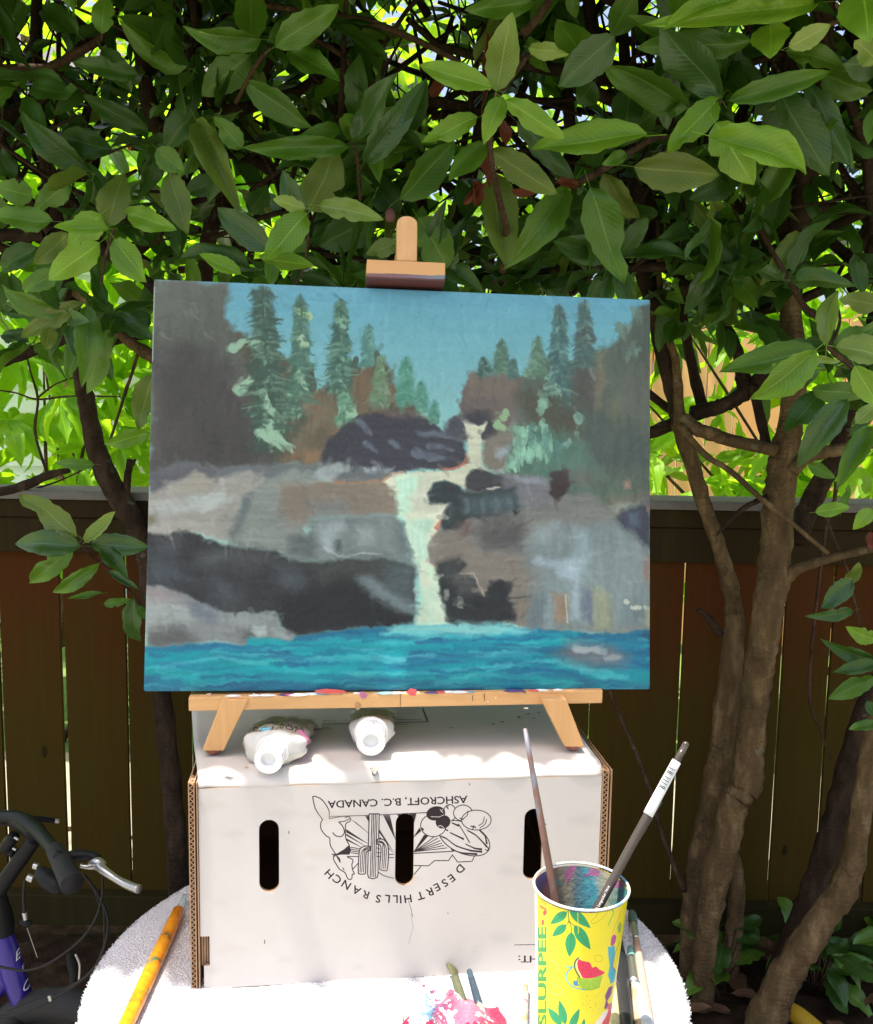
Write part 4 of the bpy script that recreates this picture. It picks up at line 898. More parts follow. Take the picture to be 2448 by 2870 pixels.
def dab_tree(pts, c0, n, spread=60, L=40):
    for i in range(n):
        x, y = rp.choice(pts); x += rp.uniform(-spread, spread); y += rp.uniform(-spread, spread); k = rp.uniform(0, 1)
        kl(Q2, [(x, y), (x + rp.uniform(-12, 22), y + L * rp.uniform(0.6, 1.4))], (rp.uniform(9, 16), 4), np.array(c0) * (0.8 + 0.3 * k), 1.8, 0.75)
dab_tree([(980,850),(970,880)], (134, 174, 156), 16, 24, 30)
dab_tree([(850,1060),(960,1010),(820,1120),(1000,1110),(940,1120),(880,1170),(800,1200),(990,1180),(760,1250)], (140, 186, 166), 95, 44, 44)
dab_tree([(950,1060),(1050,1180)], (94, 134, 126), 30, 70, 40)
dab_tree([(1200,950),(1200,1070),(1140,1120)], (128, 162, 150), 14, 24, 30)
dab_tree([(1040,720),(1080,760),(1030,760)], (140, 170, 150), 12, 30, 26)
dab_tree([(1500,380),(1600,260),(1570,500)], (110, 132, 122), 30, 40, 34)
for x, y in ((690,985),(700,1005),(680,1000),(720,945),(712,1010),(735,920)): kl(Q2, [(x, y), (x + 8, y + 10)], 15, (146, 190, 134), 2, 0.9)
kl(Q2, [(1290,640),(1320,700)], (8, 6), (150, 158, 160), 2, 0.6)
kp(Q2, [(620,1100),(700,1050),(780,1040),(790,1080),(740,1180),(740,1280),(690,1310),(600,1270),(578,1190)], (128, 118, 106), 5, 8, SH)
kp(Q2, [(680,1150),(750,1130),(750,1200),(700,1230),(670,1210)], (160, 168, 182), 6, 5, SH, 0.9); kp(Q2, [(670,1290),(730,1270),(720,1310)], (160, 168, 180), 4, 4, SH, 0.8)
# left rocks
kp(Q3, [(20,190),(110,170),(240,125),(330,130),(560,160),(760,135),(1100,140),(1180,130),(1290,120),(1360,150),(1640,165),(1600,250),(1250,270),(900,300),(300,330),(60,340)], (104, 108, 112), 4, 8, SH)
kp(Q3, [(60,180),(240,150),(350,140),(500,190),(420,230),(190,270),(60,330)], (96, 94, 100), 8, 8, SH, 0.9)
kp(Q3, [(20,340),(120,300),(160,310),(200,250),(350,185),(440,220),(560,210),(700,180),(820,240),(760,300),(700,330),(640,400),(640,560),(570,640),(480,650),(380,600),(200,600),(20,620)], (152, 150, 144), 5, 10, SH)
kp(Q3, [(160,310),(350,190),(460,240),(420,300),(260,330)], (158, 152, 136), 10, 8, SH, 0.8)
kp(Q3, [(300,350),(480,315),(600,350),(440,430),(330,400)], (172, 180, 178), 8, 8, SH, 0.85); kp(Q3, [(70,400),(300,380),(420,440),(200,470),(60,460)], (166, 172, 174), 10, 8, SH, 0.7)
kp(Q3, [(40,470),(90,470),(80,520),(45,540)], (120, 112, 88), 6, 5, SH)
kp(Q3, [(820,235),(1000,165),(1250,260),(1580,250),(1640,300),(1660,380),(1640,460),(1500,480),(1100,480),(1050,600),(960,770),(860,700),(700,690),(560,660),(590,560),(640,420),(700,320)], (132, 138, 134), 6, 10, SH)
kp(Q3, [(900,280),(1250,262),(1580,252),(1640,300),(1662,380),(1645,465),(1400,470),(1200,410),(1000,480),(900,480)], (130, 116, 100), 8, 10, SH, 0.9)
kp(Q3, [(1080,380),(1300,370),(1350,430),(1200,460),(1080,430)], (118, 122, 122), 12, 8, SH, 0.8); kp(Q3, [(940,440),(1080,440),(1090,520),(950,530)], (142, 128, 110), 12, 8, SH, 0.8)
kp(Q3, [(650,350),(720,320),(690,440),(640,560),(600,640),(555,600),(620,520)], (104, 112, 114), 6, 8, SH, 0.9)
kp(Q3, [(1090,480),(1640,470),(1720,520),(1745,640),(1767,760),(1767,800),(1580,760),(1280,755),(1080,780),(950,780),(940,620),(1080,600)], (118, 128, 128), 6, 10, SH)
kp(Q3, [(950,610),(1130,600),(1120,740),(960,740)], (92, 98, 98), 10, 6, SH, 0.8)
kp(Q3, [(1130,520),(1300,500),(1320,560),(1250,650),(1230,740),(1180,740),(1130,620)], (148, 160, 162), 12, 6, SV, 0.8); kp(Q3, [(1400,560),(1500,560),(1520,660),(1420,670)], (152, 164, 166), 10, 6, SV, 0.8)
kp(Q3, [(1260,640),(1290,640),(1290,700),(1260,700)], (84, 94, 98), 5, 4, SH); kl(Q3, [(1180,690),(1320,745),(1440,715),(1560,730)], 5, (160, 172, 174), 2, 0.8)
kp(Q3, [(1640,520),(1720,520),(1750,760),(1660,740)], (102, 114, 116), 10, 6, SV, 0.8)
kp(Q3, [(20,600),(300,590),(520,670),(700,690),(860,700),(950,770),(1080,785),(1280,757),(1580,760),(1767,800),(1767,1200),(1560,1200),(1400,1215),(960,1250),(860,1110),(500,1110),(400,1050),(200,980),(130,940),(20,950)], (58, 58, 60), 4, 8, SH)
kp(Q3, [(380,750),(560,680),(850,700),(860,790),(700,860),(420,800)], (78, 80, 80), 14, 8, SH, 0.7)
for pts, c in (([(40,740),(200,760),(330,900),(200,940),(50,900)], (78,86,92)), ([(120,640),(240,640),(200,690),(120,690)], (96,102,106)), ([(380,740),(500,740),(460,800),(370,790)], (92,98,102)), ([(440,880),(560,940),(640,1000),(560,1050),(460,1000)], (84,92,98)),
               ([(880,800),(1000,820),(1060,940),(940,960),(890,880)], (92,102,106)), ([(1080,790),(1580,760),(1580,880),(1200,870)], (82,86,80))): kp(Q3, pts, c, 22, 10, SH, 0.75)
kp(Q3, [(1580,780),(1767,800),(1767,1110),(1640,1040),(1560,900)], (84, 96, 98), 14, 8, SH, 0.85); kp(Q3, [(1380,880),(1460,855),(1620,980),(1767,1060),(1767,1120),(1600,1080),(1480,1000)], (118, 132, 136), 8, 8, SH, 0.85)
kp(Q3, [(870,1000),(1400,900),(1600,1090),(1767,1140),(1767,1195),(1400,1215),(980,1250),(900,1180)], (44, 46, 48), 14, 8, SH, 0.8)
kp(Q3, [(20,950),(110,935),(200,985),(300,1000),(420,1060),(500,1105),(860,1110),(900,1200),(1010,1250),(960,1300),(700,1310),(300,1310),(20,1330)], (126, 130, 132), 5, 8, SH)
kp(Q3, [(20,950),(110,935),(260,990),(240,1040),(20,1045)], (140, 132, 134), 8, 8, SH, 0.8); kp(Q3, [(20,1050),(260,1050),(330,1150),(200,1190),(20,1180)], (150, 156, 156), 10, 8, SH, 0.8)
kp(Q3, [(310,1030),(440,1060),(500,1110),(460,1180),(320,1110)], (108, 114, 126), 8, 8, SH, 0.9); kp(Q3, [(480,1110),(840,1120),(880,1190),(600,1200)], (136, 142, 144), 10, 8, SH, 0.7)
kp(Q3, [(20,1230),(260,1200),(360,1290),(300,1320),(20,1330)], (90, 92, 92), 12, 8, SH, 0.85); kp(Q3, [(620,1220),(760,1210),(820,1290),(640,1290)], (88, 92, 92), 10, 8, SH, 0.85)
kp(Q3, [(710,1190),(800,1200),(820,1270),(740,1280)], (160, 172, 172), 6, 6, SH, 0.9); kp(Q3, [(850,1220),(940,1230),(960,1290),(880,1270)], (150, 160, 160), 8, 6, SH, 0.85)
kp(Q3, [(1120,190),(1200,150),(1270,122),(1350,145),(1350,190),(1260,210),(1240,260),(1150,250),(1115,220)], (154, 164, 166), 4, 6, SH); kp(Q3, [(1440,165),(1540,160),(1520,195),(1440,190)], (146, 156, 166), 4, 5, SH); kp(Q3, [(1550,175),(1620,175),(1590,200)], (140, 150, 162), 4, 4, SH)
kl(Q3, [(1260,262),(1440,258),(1590,246)], 6, (176, 126, 90), 3, 0.8)
# waterfall
fall = [(455,-150),(490,-130),(555,-105),(622,-145),(590,-60),(575,60),(590,150),(640,195),(560,170),(500,190),(475,250),(485,300),(440,290),(350,245),(280,265),(240,330),(240,400),(370,395),(340,470),(320,560),(290,600),(240,640),(240,740),(275,800),(300,900),(300,1000),(335,1100),(355,1190),(155,1190),(180,1100),(205,1040),(180,900),(150,780),(125,680),(100,500),(40,460),(35,380),(20,330),(-60,260),(0,210),(330,190),(440,165),(500,135),(505,60),(485,-40)]
kp(Q4, fall, (204, 205, 178), 2.5, 6, SH)
kp(Q4, [(10,230),(120,220),(200,230),(130,340),(120,460),(40,480)], (178, 216, 200), 8, 6, SV, 0.85); kp(Q4, [(180,230),(340,215),(260,260),(220,380),(330,400),(310,450),(170,470),(120,440),(140,340)], (190, 196, 176), 8, 6, SV, 0.8)
kp(Q4, [(100,490),(280,500),(230,620),(230,760),(150,780),(120,660)], (178, 210, 196), 8, 6, SV, 0.85); kp(Q4, [(160,790),(270,800),(300,960),(240,900)], (192, 220, 200), 10, 6, SV, 0.8); kp(Q4, [(200,930),(300,930),(340,1180),(170,1190)], (176, 204, 190), 10, 6, SV, 0.7)
kl(Q4, [(325,510),(295,555)], 12, (210, 118, 88), 3, 0.8); kl(Q4, [(250,770),(280,800)], 8, (200, 130, 100), 3, 0.7); kl(Q4, [(-60,255),(0,205),(60,195)], 6, (214, 150, 110), 3, 0.7)
# right rocks
kp(Q4, [(480,230),(520,190),(570,170),(620,190),(740,200),(1000,240),(1060,330),(1340,330),(1420,430),(1480,460),(1680,420),(1680,1250),(900,1220),(840,1180),(640,1170),(420,1190),(355,1165),(340,1080),(300,1000),(300,900),(240,740),(240,640),(290,590),(325,520),(345,440),(375,395),(470,310)], (122, 124, 122), 4, 8, SH)
kp(Q4, [(478,240),(520,185),(570,168),(620,190),(700,200),(760,240),(800,300),(640,310),(485,305)], (70, 70, 74), 4, 6, SH); kp(Q4, [(700,210),(1000,240),(1020,340),(1000,420),(780,440),(720,300)], (116, 116, 122), 8, 8, SH, 0.9); kp(Q4, [(800,225),(990,240),(1000,270),(820,260)], (146, 152, 166), 6, 5, SH, 0.8)
kp(Q4, [(240,395),(245,330),(280,265),(345,245),(420,275),(470,320),(800,300),(820,440),(700,480),(500,490),(440,560),(330,580),(320,530),(345,440),(380,390),(280,408)], (60, 66, 68), 4, 6, SH)
kp(Q4, [(460,350),(800,320),(800,460),(480,470)], (84, 98, 102), 12, 8, SV, 0.8); 
for x in (480, 590, 680, 760): kl(Q4, [(x, 380), (x + 6, 450)], 12, (104, 122, 128), 6, 0.5)
kl(Q4, [(620,300),(700,296)], 4, (190, 186, 170), 1.5, 0.8)
kp(Q4, [(1005,205),(1060,190),(1160,175),(1160,270),(1120,330),(1080,380),(1020,330),(1030,250)], (72, 58, 60), 4, 5, SV)
kp(Q4, [(1160,180),(1260,160),(1360,240),(1350,300),(1180,300)], (100, 98, 94), 14, 8, SV, 0.8); kp(Q4, [(1320,150),(1500,200),(1560,330),(1400,440),(1330,330)], (88, 104, 94), 14, 10, SV, 0.8)
kp(Q4, [(1400,330),(1540,360),(1680,330),(1680,440),(1480,500),(1400,440)], (128, 120, 104), 12, 10, SV, 0.7); kp(Q4, [(1505,260),(1550,250),(1550,300),(1510,300)], (176, 134, 112), 5, 5, SV, 0.8)
kp(Q4, [(240,680),(260,610),(350,575),(440,575),(520,640),(560,700),(800,740),(900,900),(840,1000),(780,1010),(620,990),(590,1005),(540,880),(430,845),(300,800)], (128, 120, 110), 6, 8, SH)
kp(Q4, [(440,560),(700,470),(860,480),(860,700),(600,700),(560,600)], (96, 92, 90), 14, 10, SH, 0.8); kp(Q4, [(600,560),(840,560),(820,700),(620,690)], (84, 84, 86), 14, 8, SH, 0.6)
kp(Q4, [(440,520),(520,500),(530,590),(470,600)], (112, 84, 74), 8, 5, SH, 0.7)
kp(Q4, [(860,400),(1300,400),(1460,480),(1330,560),(900,520)], (122, 122, 118), 14, 10, SH, 0.8)
kp(Q4, [(290,780),(430,760),(480,800),(430,850),(545,890),(560,960),(600,1005),(640,900),(700,890),(780,920),(750,1010),(800,1080),(830,1150),(680,1180),(420,1195),(350,1160),(330,1060),(300,980),(298,900)], (52, 54, 56), 4, 8, SH)
kp(Q4, [(290,770),(430,750),(470,800),(400,900),(310,880)], (74, 76, 76), 10, 8, SH, 0.8); kp(Q4, [(400,860),(540,890),(540,980),(430,1000)], (92, 92, 92), 10, 6, SV, 0.7)
for x, y in ((345, 990), (435, 1040)): kl(Q4, [(x, y - 20), (x + 6, y + 30)], 12, (140, 148, 142), 3, 0.8)
kl(Q4, [(430,850),(540,860),(600,1000)], 4, (176, 164, 144), 1.5, 0.8); kl(Q4, [(755,1010),(900,1005)], 4, (70, 66, 62), 1.5, 0.8)
kp(Q4, [(790,1020),(900,1010),(880,1180),(830,1190)], (126, 114, 100), 6, 6, SV, 0.9)
kp(Q4, [(860,640),(1300,520),(1480,520),(1680,640),(1680,1200),(1320,1220),(880,1220),(960,900)], (126, 140, 142), 20, 10, SV, 0.9)
kp(Q4, [(930,540),(1100,520),(1140,620),(1040,600),(1000,680),(930,620)], (146, 160, 164), 14, 8, SV, 0.7); kp(Q4, [(1180,540),(1270,550),(1290,720),(1240,900),(1190,740)], (150, 170, 178), 12, 8, SV, 0.8)
kp(Q4, [(915,770),(960,740),(1060,760),(1200,760),(1220,850),(1215,1150),(1160,1150),(1180,900),(1090,880),(1050,820),(960,800)], (154, 170, 180), 6, 6, SV, 0.85)
kp(Q4, [(1000,980),(1050,990),(1050,1220),(1000,1215)], (132, 150, 154), 8, 6, SV, 0.9); kp(Q4, [(900,1010),(1000,980),(1000,1215),(880,1200)], (110, 122, 128), 8, 6, SV, 0.85)
kp(Q4, [(1055,990),(1130,980),(1150,1060),(1130,1170),(1060,1170)], (150, 126, 104), 6, 6, SV, 0.95); kl(Q4, [(1125,990),(1145,1170)], 4, (190, 186, 170), 2, 0.8)
kp(Q4, [(1240,960),(1310,970),(1310,1190),(1240,1130)], (104, 110, 128), 8, 6, SV, 0.9); kp(Q4, [(1310,960),(1360,940),(1420,1000),(1430,1220),(1310,1215)], (146, 152, 126), 6, 6, SV, 0.95)
kp(Q4, [(1490,1010),(1600,1000),(1640,1100),(1600,1190),(1500,1180)], (112, 126, 130), 12, 8, SV, 0.8)
for x, y in ((1510,1035),(1590,1070),(1645,1080),(1560,1075)): kl(Q4, [(x, y), (x + 26, y + 8)], 8, (196, 200, 184), 3, 0.8)
kp(Q4, [(1650,1090),(1680,1090),(1680,1200),(1650,1170)], (176, 164, 120), 6, 5, SV, 0.8); kp(Q4, [(1650,760),(1680,740),(1680,920),(1640,900)], (150, 108, 92), 8, 5, SV, 0.85)
kp(Q4, [(1460,500),(1490,450),(1560,410),(1680,380),(1680,680),(1640,660),(1580,600),(1500,550)], (66, 68, 80), 8, 8, SV, 0.95); kp(Q4, [(1530,460),(1600,450),(1600,540),(1540,540)], (96, 112, 126), 8, 6, SV, 0.7)
kl(Q4, [(1655,400),(1668,440)], 8, (150, 110, 96), 3, 0.7); kl(Q2, [(1675,560),(1680,1100)], 5, (130, 112, 96), 2, 0.7)
kp(Q4, [(780,440),(835,445),(800,480)], (50, 52, 54), 3, 3)
# water
kp(Q3, [(-10,1335),(300,1312),(700,1312),(960,1300),(1010,1250),(1400,1218),(1640,1190),(1767,1190),(1790,1190),(1990,1185),(2100,1190),(2300,1180),(2500,1205),(2900,1245),(3140,1240),(3240,1215),(3330,1215),(3330,1640),(-10,1640)], (44, 112, 142), 3, 6, SH)
kp(Q3, [(1640,1190),(1767,1185),(2000,1180),(2300,1178),(2440,1200),(2560,1225),(2300,1260),(2050,1250),(1800,1270),(1560,1250)], (140, 202, 200), 8, 6, SH, 0.9)
T_ = [((20,1410),(400,1390),(700,1420),(1000,1480),(1400,1470),(1767,1500),(2300,1540),(2800,1580)), ((20,1480),(300,1500),(600,1440),(900,1450)), ((700,1310),(1100,1320),(1500,1300),(1767,1320),(2100,1330),(2500,1280)),
      ((1000,1380),(1300,1400),(1700,1390)), ((1800,1500),(2300,1460),(2600,1420),(2800,1450),(3000,1520),(3300,1520)), ((2000,1300),(2400,1300),(2800,1290)), ((300,1540),(800,1510),(1300,1530))]
for j, t in enumerate(T_):
    for k in range(5):
        kl(Q3, [(x, y + rp.uniform(-22, 22)) for x, y in t], rp.uniform(10, 26), np.array((36, 150, 162)) * rp.uniform(0.85, 1.1), 9, 0.55)
for i in range(330):
    x, y = rp.uniform(0, 3300), rp.uniform(1250, 1620); L = rp.uniform(80, 420); k = rp.random()
    c = (40, 96, 136) if k < 0.4 else ((36, 136, 156) if k < 0.8 else (78, 176, 182))
    if y < 1330 and x < 960: continue
    kl(Q3, [(x, y), (x + L / 2, y + rp.uniform(-14, 14)), (x + L, y + rp.uniform(-18, 18))], (rp.uniform(4, 12), 2), c, 4, 0.45)
for t, w in ((((1060,1410),(1200,1405),(1400,1395),(1700,1420)), 9), (((1480,1370),(1600,1395),(1700,1410)), 6), (((130,1465),(200,1462)), 5), (((20,1470),(250,1440),(500,1400),(800,1440)), 7), (((1767,1290),(1900,1270),(2100,1262),(2300,1250),(2450,1230)), 8),
             (((2250,1490),(2500,1430),(2700,1430),(2850,1480),(3000,1530),(3150,1530)), 9), (((2800,1440),(2900,1480),(3050,1500)), 6), (((1700,1400),(1900,1390)), 7), (((1980,1480),(2200,1470),(2400,1440)), 5), (((1550,1250),(1700,1240),(1900,1250)), 12)):
    kl(Q3, t, (4, w * 1.6), (96, 188, 196), 5, 0.5)
kp(Q4, [(1060,1390),(1150,1310),(1300,1300),(1440,1330),(1540,1400),(1510,1460),(1330,1470),(1180,1440)], (112, 116, 124), 16, 8, SH, 0.9)
kl(Q4, [(1190,1345),(1300,1350),(1380,1365)], 16, (162, 170, 176), 6, 0.8); kl(Q4, [(1400,1410),(1480,1400)], 14, (158, 162, 166), 8, 0.7)
kp(Q4, [(1600,1260),(1640,1225),(1690,1215),(1690,1260)], (52, 94, 122), 4, 5, SH)
def painterly(n, Lr, wr, al, seed):
    r = random.Random(seed); src = K.a.copy(); ang = vnoise(PW, PH, 6, 5, seed, 2)
    for i in range(n):
        x, y = r.uniform(0, PW - 1), r.uniform(0, PH - 1); c = src[int(y), int(x)]
        if y > PH * 0.845: a = r.uniform(-0.12, 0.12)
        elif y > PH * 0.47: a = float(ang[int(y), int(x)]) * 2.2 + r.uniform(-0.4, 0.4)
        else: a = 1.2 + float(ang[int(y), int(x)]) * 2.5 + r.uniform(-0.5, 0.5)
        L = r.uniform(*Lr); dx, dy = math.cos(a) * L / 2, math.sin(a) * L / 2
        K.line([(x - dx, y - dy), (x + r.uniform(-3, 3), y + r.uniform(-3, 3)), (x + dx, y + dy)], (r.uniform(*wr), r.uniform(*wr) * 0.6), c * r.uniform(0.90, 1.10) + r.uniform(-3, 3), 3.0, raw=True, alpha=al)
painterly(2400, (14, 38), (6, 13), 0.34, 41)
for (q, x, y0, y1, w0, w1, base, L_, lean) in SPR:      # feathery branch ends over the soft masses
    off, s = q; H_ = y1 - y0; n = int(H_ / 8.0)
    K.line(Z(off, s, (x, y0 - 22), (x + 1, y0 + H_ * 0.16)), (2, 4), base * 0.8, 1.2, alpha=0.8)
    for i in range(n):
        t = (i + rp.random()) / n * 0.86; hw = (w0 + (w1 - w0) * t) * (0.5 + 0.42 * abs(math.sin(t * H_ / 48.0 + x)) + 0.12 * rp.random()); sd_ = rp.choice((-1, 1))
        cx_ = x + lean * t; y = y0 + H_ * t; u0 = rp.uniform(0.1, 0.55) * hw * 0.5; u1 = hw * rp.uniform(0.55, 0.80)
        c = base * rp.uniform(0.85, 1.12) if rp.random() > 0.22 else base * 0.5 + L_ * rp.uniform(0.35, 0.6)
        K.line(Z(off, s, (cx_ + sd_ * u0, y), (cx_ + sd_ * (u0 + u1) / 2, y + rp.uniform(2, 16)), (cx_ + sd_ * u1, y + rp.uniform(2, 34))), (rp.uniform(5, 9), 2.5), c, 2.8, alpha=0.55)
for i in range(330):                          # loaded-brush accents on the rocks
    u, v = rp.uniform(0.02, 0.98) * PW, rp.uniform(0.47, 0.84) * PH; c = K.a[int(v), int(u)].copy(); L = rp.uniform(10, 46); a_ = rp.uniform(-0.5, 0.4) if rp.random() < 0.65 else rp.uniform(1.2, 1.8)
    k_ = rp.choice((0.82, 0.88, 1.12, 1.2)); K.line([(u, v), (u + L * math.cos(a_), v + L * math.sin(a_))], (rp.uniform(4, 10), 2), np.clip(c * k_ + (4 if k_ > 1 else 0), 0, 225), 5.0, raw=True, alpha=0.26)
YY, XX = np.meshgrid(np.arange(PH), np.arange(PW), indexing='ij')
wx_, wy_ = vnoise(PW, PH, 90, 72, 51, 2) * 3.0, vnoise(PW, PH, 90, 72, 52, 2) * 3.0
K.a = K.a[np.clip(YY + wy_, 0, PH - 1).astype(int), np.clip(XX + wx_, 0, PW - 1).astype(int)]
lum = K.a.mean(-1, keepdims=True); wm_ = (K.a[..., :1] > K.a[..., 2:3] + 6).astype(np.float32)
K.a = K.a + (lum - K.a) * 0.26 * wm_
hz = np.clip((PH * 0.50 - np.arange(PH)) / (PH * 0.06), 0, 1)[:, None, None] * 0.13  # hazy glare mixed into the upper paint colours
K.a = K.a * (1 - hz) + np.array((112, 124, 112)) * hz
K.a = 255 * (np.clip(K.a, 1, 255) / 255) ** 1.08
K.a *= np.array((1.01, 1.015, 0.985))
K.a += (vnoise(PW, PH, 200, 160, 9, 2) * 4.0)[..., None]
K.line([(0, PH * 0.02), (0, PH * 0.2)], 5, (150, 160, 156), 2, raw=True)
PAINT_GAIN = 1.0
paint_im = K.image('painting_colours', PAINT_GAIN)
M_paint = print_mat('oil_paint', paint_im, 0.42, 0.34, weave=True, spec=0.26)
TH = 0.018
pt = thing('painting', 'unframed canvas painting of a waterfall between grey rocks, standing on the small easel', 'painting', tuple(CO))
mb = MB(); nx, ny = 24, 20; M4 = Matrix.Translation(CO) @ CR.to_4x4()
vs = []; uvs = []; e = 0.0022
def cpt(u, v, d): return M4 @ Vector(((u - 0.5) * CWD, d, v * CHT))
gu = [0, e / CWD] + [i / nx for i in range(1, nx)] + [1 - e / CWD, 1]; gv = [0, e / CHT] + [i / ny for i in range(1, ny)] + [1 - e / CHT, 1]
for v in gv:
    for u in gu:
        r = (0.0012 if u in (0, 1) else 0) + (0.0012 if v in (0, 1) else 0)
        sag = 0.0012 * math.sin(math.pi * u) * math.sin(math.pi * v)
        vs.append(cpt(u, v, r + sag)); uvs.append((u, v))
nu, nv = len(gu), len(gv)
fs = [(j*nu+i, j*nu+i+1, (j+1)*nu+i+1, (j+1)*nu+i) for j in range(nv-1) for i in range(nu-1)]
mb.add(vs, fs, uvs)
# turned-over edges carry the paint round the sides
def side(pa, pb):
    base = [pa, pb]; v4 = [cpt(*pa, 0.0012), cpt(*pb, 0.0012), cpt(*pb, TH), cpt(*pa, TH)]
    ins = lambda p: (min(max(p[0], 0.012), 0.988), min(max(p[1], 0.012), 0.988))
    mb.add(v4, [(0, 1, 2, 3)], [pa, pb, ins(pb), ins(pa)])
for j in range(20):
    a, b = j / 20, (j + 1) / 20
    side((0, b), (0, a)); side((1, a), (1, b)); side((b, 1), (a, 1)); side((a, 0), (b, 0))
mb.obj('canvas', M_paint, pt, sharp=40)
mb = MB()
for (u0, v0, u1, v1) in ((0.004, 0.004, 0.996, 0.09), (0.004, 0.91, 0.996, 0.996), (0.004, 0.0905, 0.075, 0.9095), (0.925, 0.0905, 0.996, 0.9095)):
    a = ((u0 - 0.5) * CWD, 0.004, v0 * CHT); b = ((u1 - 0.5) * CWD, TH - 0.001, v1 * CHT); mb.box(a, b, M4)
M_pine = simple('stretcher_pine', (0.55, 0.38, 0.2), 0.6, scale=30)
mb.obj('stretcher', M_pine, pt, smooth=False)

# ------------------------------------------------------------------ table-top easel
def wood_mat(name, a, b, sc=(60, 6, 60), smear=None):
    t = NT(name); v = t.coord('Object', sc); f = t.noise(v, 1.6, 6, 0.6)
    c = t.mix(f, a, b)
    if smear:
        for i, (s, th, col) in enumerate(smear):
            g = t.noise(t.coord('Object', (1 + i * .3, 1, 2.2)), s, 5); c = t.mix(t.math('MULTIPLY', t.math('GREATER_THAN', g, th), 0.8), c, col)
    t.col(c); t.p(Roughness=0.42); t.bump(f, 0.08, 0.001); return t.m
M_beech = wood_mat('easel_beech', (0.58, 0.28, 0.09), (0.78, 0.46, 0.20), (6, 110, 110))
M_beechv = wood_mat('easel_beech_upright', (0.58, 0.28, 0.09), (0.78, 0.46, 0.20), (110, 110, 6))
easel = thing('table_easel', 'small beech table easel with a T-shaped top clamp and a paint-flecked ledge', 'easel', (-0.03, 0.95, 0.962))
yd = Vector((math.cos(CQ[0]), math.sin(CQ[0]), 0)); bk = Vector((-math.sin(CQ[0]), math.cos(CQ[0]), 0))
LM4 = Matrix(((yd.x, bk.x, 0, 0), (yd.y, bk.y, 0, 0), (0, 0, 1, 0), (0, 0, 0, 1)))
lf = CO - bk * 0.006                      # ledge front plane
def led(px, py): return onplane(px, py, lf, bk)
A = led(528, 1931); B = led(1691, 1929); C = led(528, 1994)
def loc(p): return LM4.transposed().to_3x3() @ Vector(p)
a = loc(A); b = loc(B); c_ = loc(C)
ztop_l = CO.z - 0.0015
mb = MB(); mb.box((a.x, a.y, c_.z), (b.x, a.y + 0.030, ztop_l), LM4)
ledge = mb.obj('ledge', M_beech, easel, smooth=False, bevel=0.0012)
# paint flecks on the ledge: small raised dabs
def dabs(parent, specs, hit, nrm, name='paint_dab'):
    for (px, py, rx, ry, col) in specs:
        mb = MB(); k = 14; c0 = hit(px, py); vs = []
        for i in range(k):
            an = 6.283 * i / k; q = random.uniform(0.7, 1.15)
            vs.append(hit(px + rx * math.cos(an) * q, py + ry * math.sin(an) * q) + nrm * 0.0004)
        mb.add(vs + [c0 + nrm * 0.0009], [(i, k, (i + 1) % k) for i in range(k)])
        key = tuple(col)
        if key not in _dm: _dm[key] = simple('dried_paint', lin(col), 0.35, var=0.1)
        mb.obj(name, _dm[key], parent)
_dm = {}
dabs(ledge, [(925,1938,42,7,(214,88,84)),(1155,1940,16,11,(226,90,92)),(1018,1949,12,11,(182,108,140)),(1003,1980,9,12,(170,130,84)),(586,1946,7,4,(196,160,140)),(1580,1967,4,8,(240,208,180)),(1390,1955,2.5,3,(245,225,200)),
             (1368,1966,2.5,2.5,(245,225,200)),(1358,1952,1.5,12,(120,84,50)),(1471,1941,5,2,(120,90,60)),(712,1946,2,5,(220,222,210)),(1325,1956,1.2,9,(110,80,50)),(1475,1985,7,3,(240,220,190)),(1655,1965,3,3,(230,190,130))], lambda x, y: onplane(x, y, lf - bk * 0.0002, bk), -bk)
mb = MB()                                  # crust of colours along the top edge of the ledge
for i in range(26):
    x = random.uniform(a.x + 0.03, b.x - 0.04); mb2 = MB(); w = random.uniform(0.003, 0.012)
    mb2.lathe([(w, 0), (w * 0.7, 0.0009), (0.0005, 0.0014)], LM4 @ Matrix.Translation((x, a.y + random.uniform(0.0015, 0.004), ztop_l)) @ Matrix.Scale(0.35, 4, (0, 1, 0)), 10)
    key = random.choice(((214,88,84),(232,232,226),(120,160,170),(90,70,120),(230,230,224)))
    if key not in _dm: _dm[key] = simple('dried_paint', lin(key), 0.35, var=0.1)
    mb2.obj('paint_dab', _dm[key], ledge)
jl = MB(); q0_ = led(1123, 1933); jl.box((loc(q0_).x - 0.0003, a.y - 0.0003, c_.z + 0.0004), (loc(q0_).x + 0.0003, a.y + 0.0002, ztop_l - 0.0004), LM4); jl.obj('joint_line', simple('glue_line', (0.22, 0.10, 0.04), 0.6), ledge, smooth=False)
# top clamp
tf = CO + CR @ Vector((0, -0.012, 0)) ; tn = CR @ Vector((0, 1, 0)); TM = M4
def tl(px, py, d=-0.012): return TM.inverted() @ onplane(px, py, M4 @ Vector((0, d, 0)), tn)
p0 = tl(1029, 726); p1 = tl(1249, 741); q0 = tl(1025, 797); 
zb = CHT + 0.0012
mb = MB(); mb.prism([(-0.012, zb + 0.006), (0.0215, zb), (0.0215, p0.z), (-0.012, p0.z)], p0.x, p1.x, TM @ Matrix(((0,0,1,0),(1,0,0,0),(0,1,0,0),(0,0,0,1))))
M_clampw = NT('clamp_beech'); cw_ = M_clampw
sp = cw_.n('ShaderNodeSeparateXYZ'); tc = cw_.n('ShaderNodeTexCoord'); cw_.l(tc.outputs['Object'], sp.inputs[0])
zt = (M4 @ Vector((0, -0.012, p0.z))).z; zo = (M4 @ Vector((0, -0.012, zb + 0.004))).z
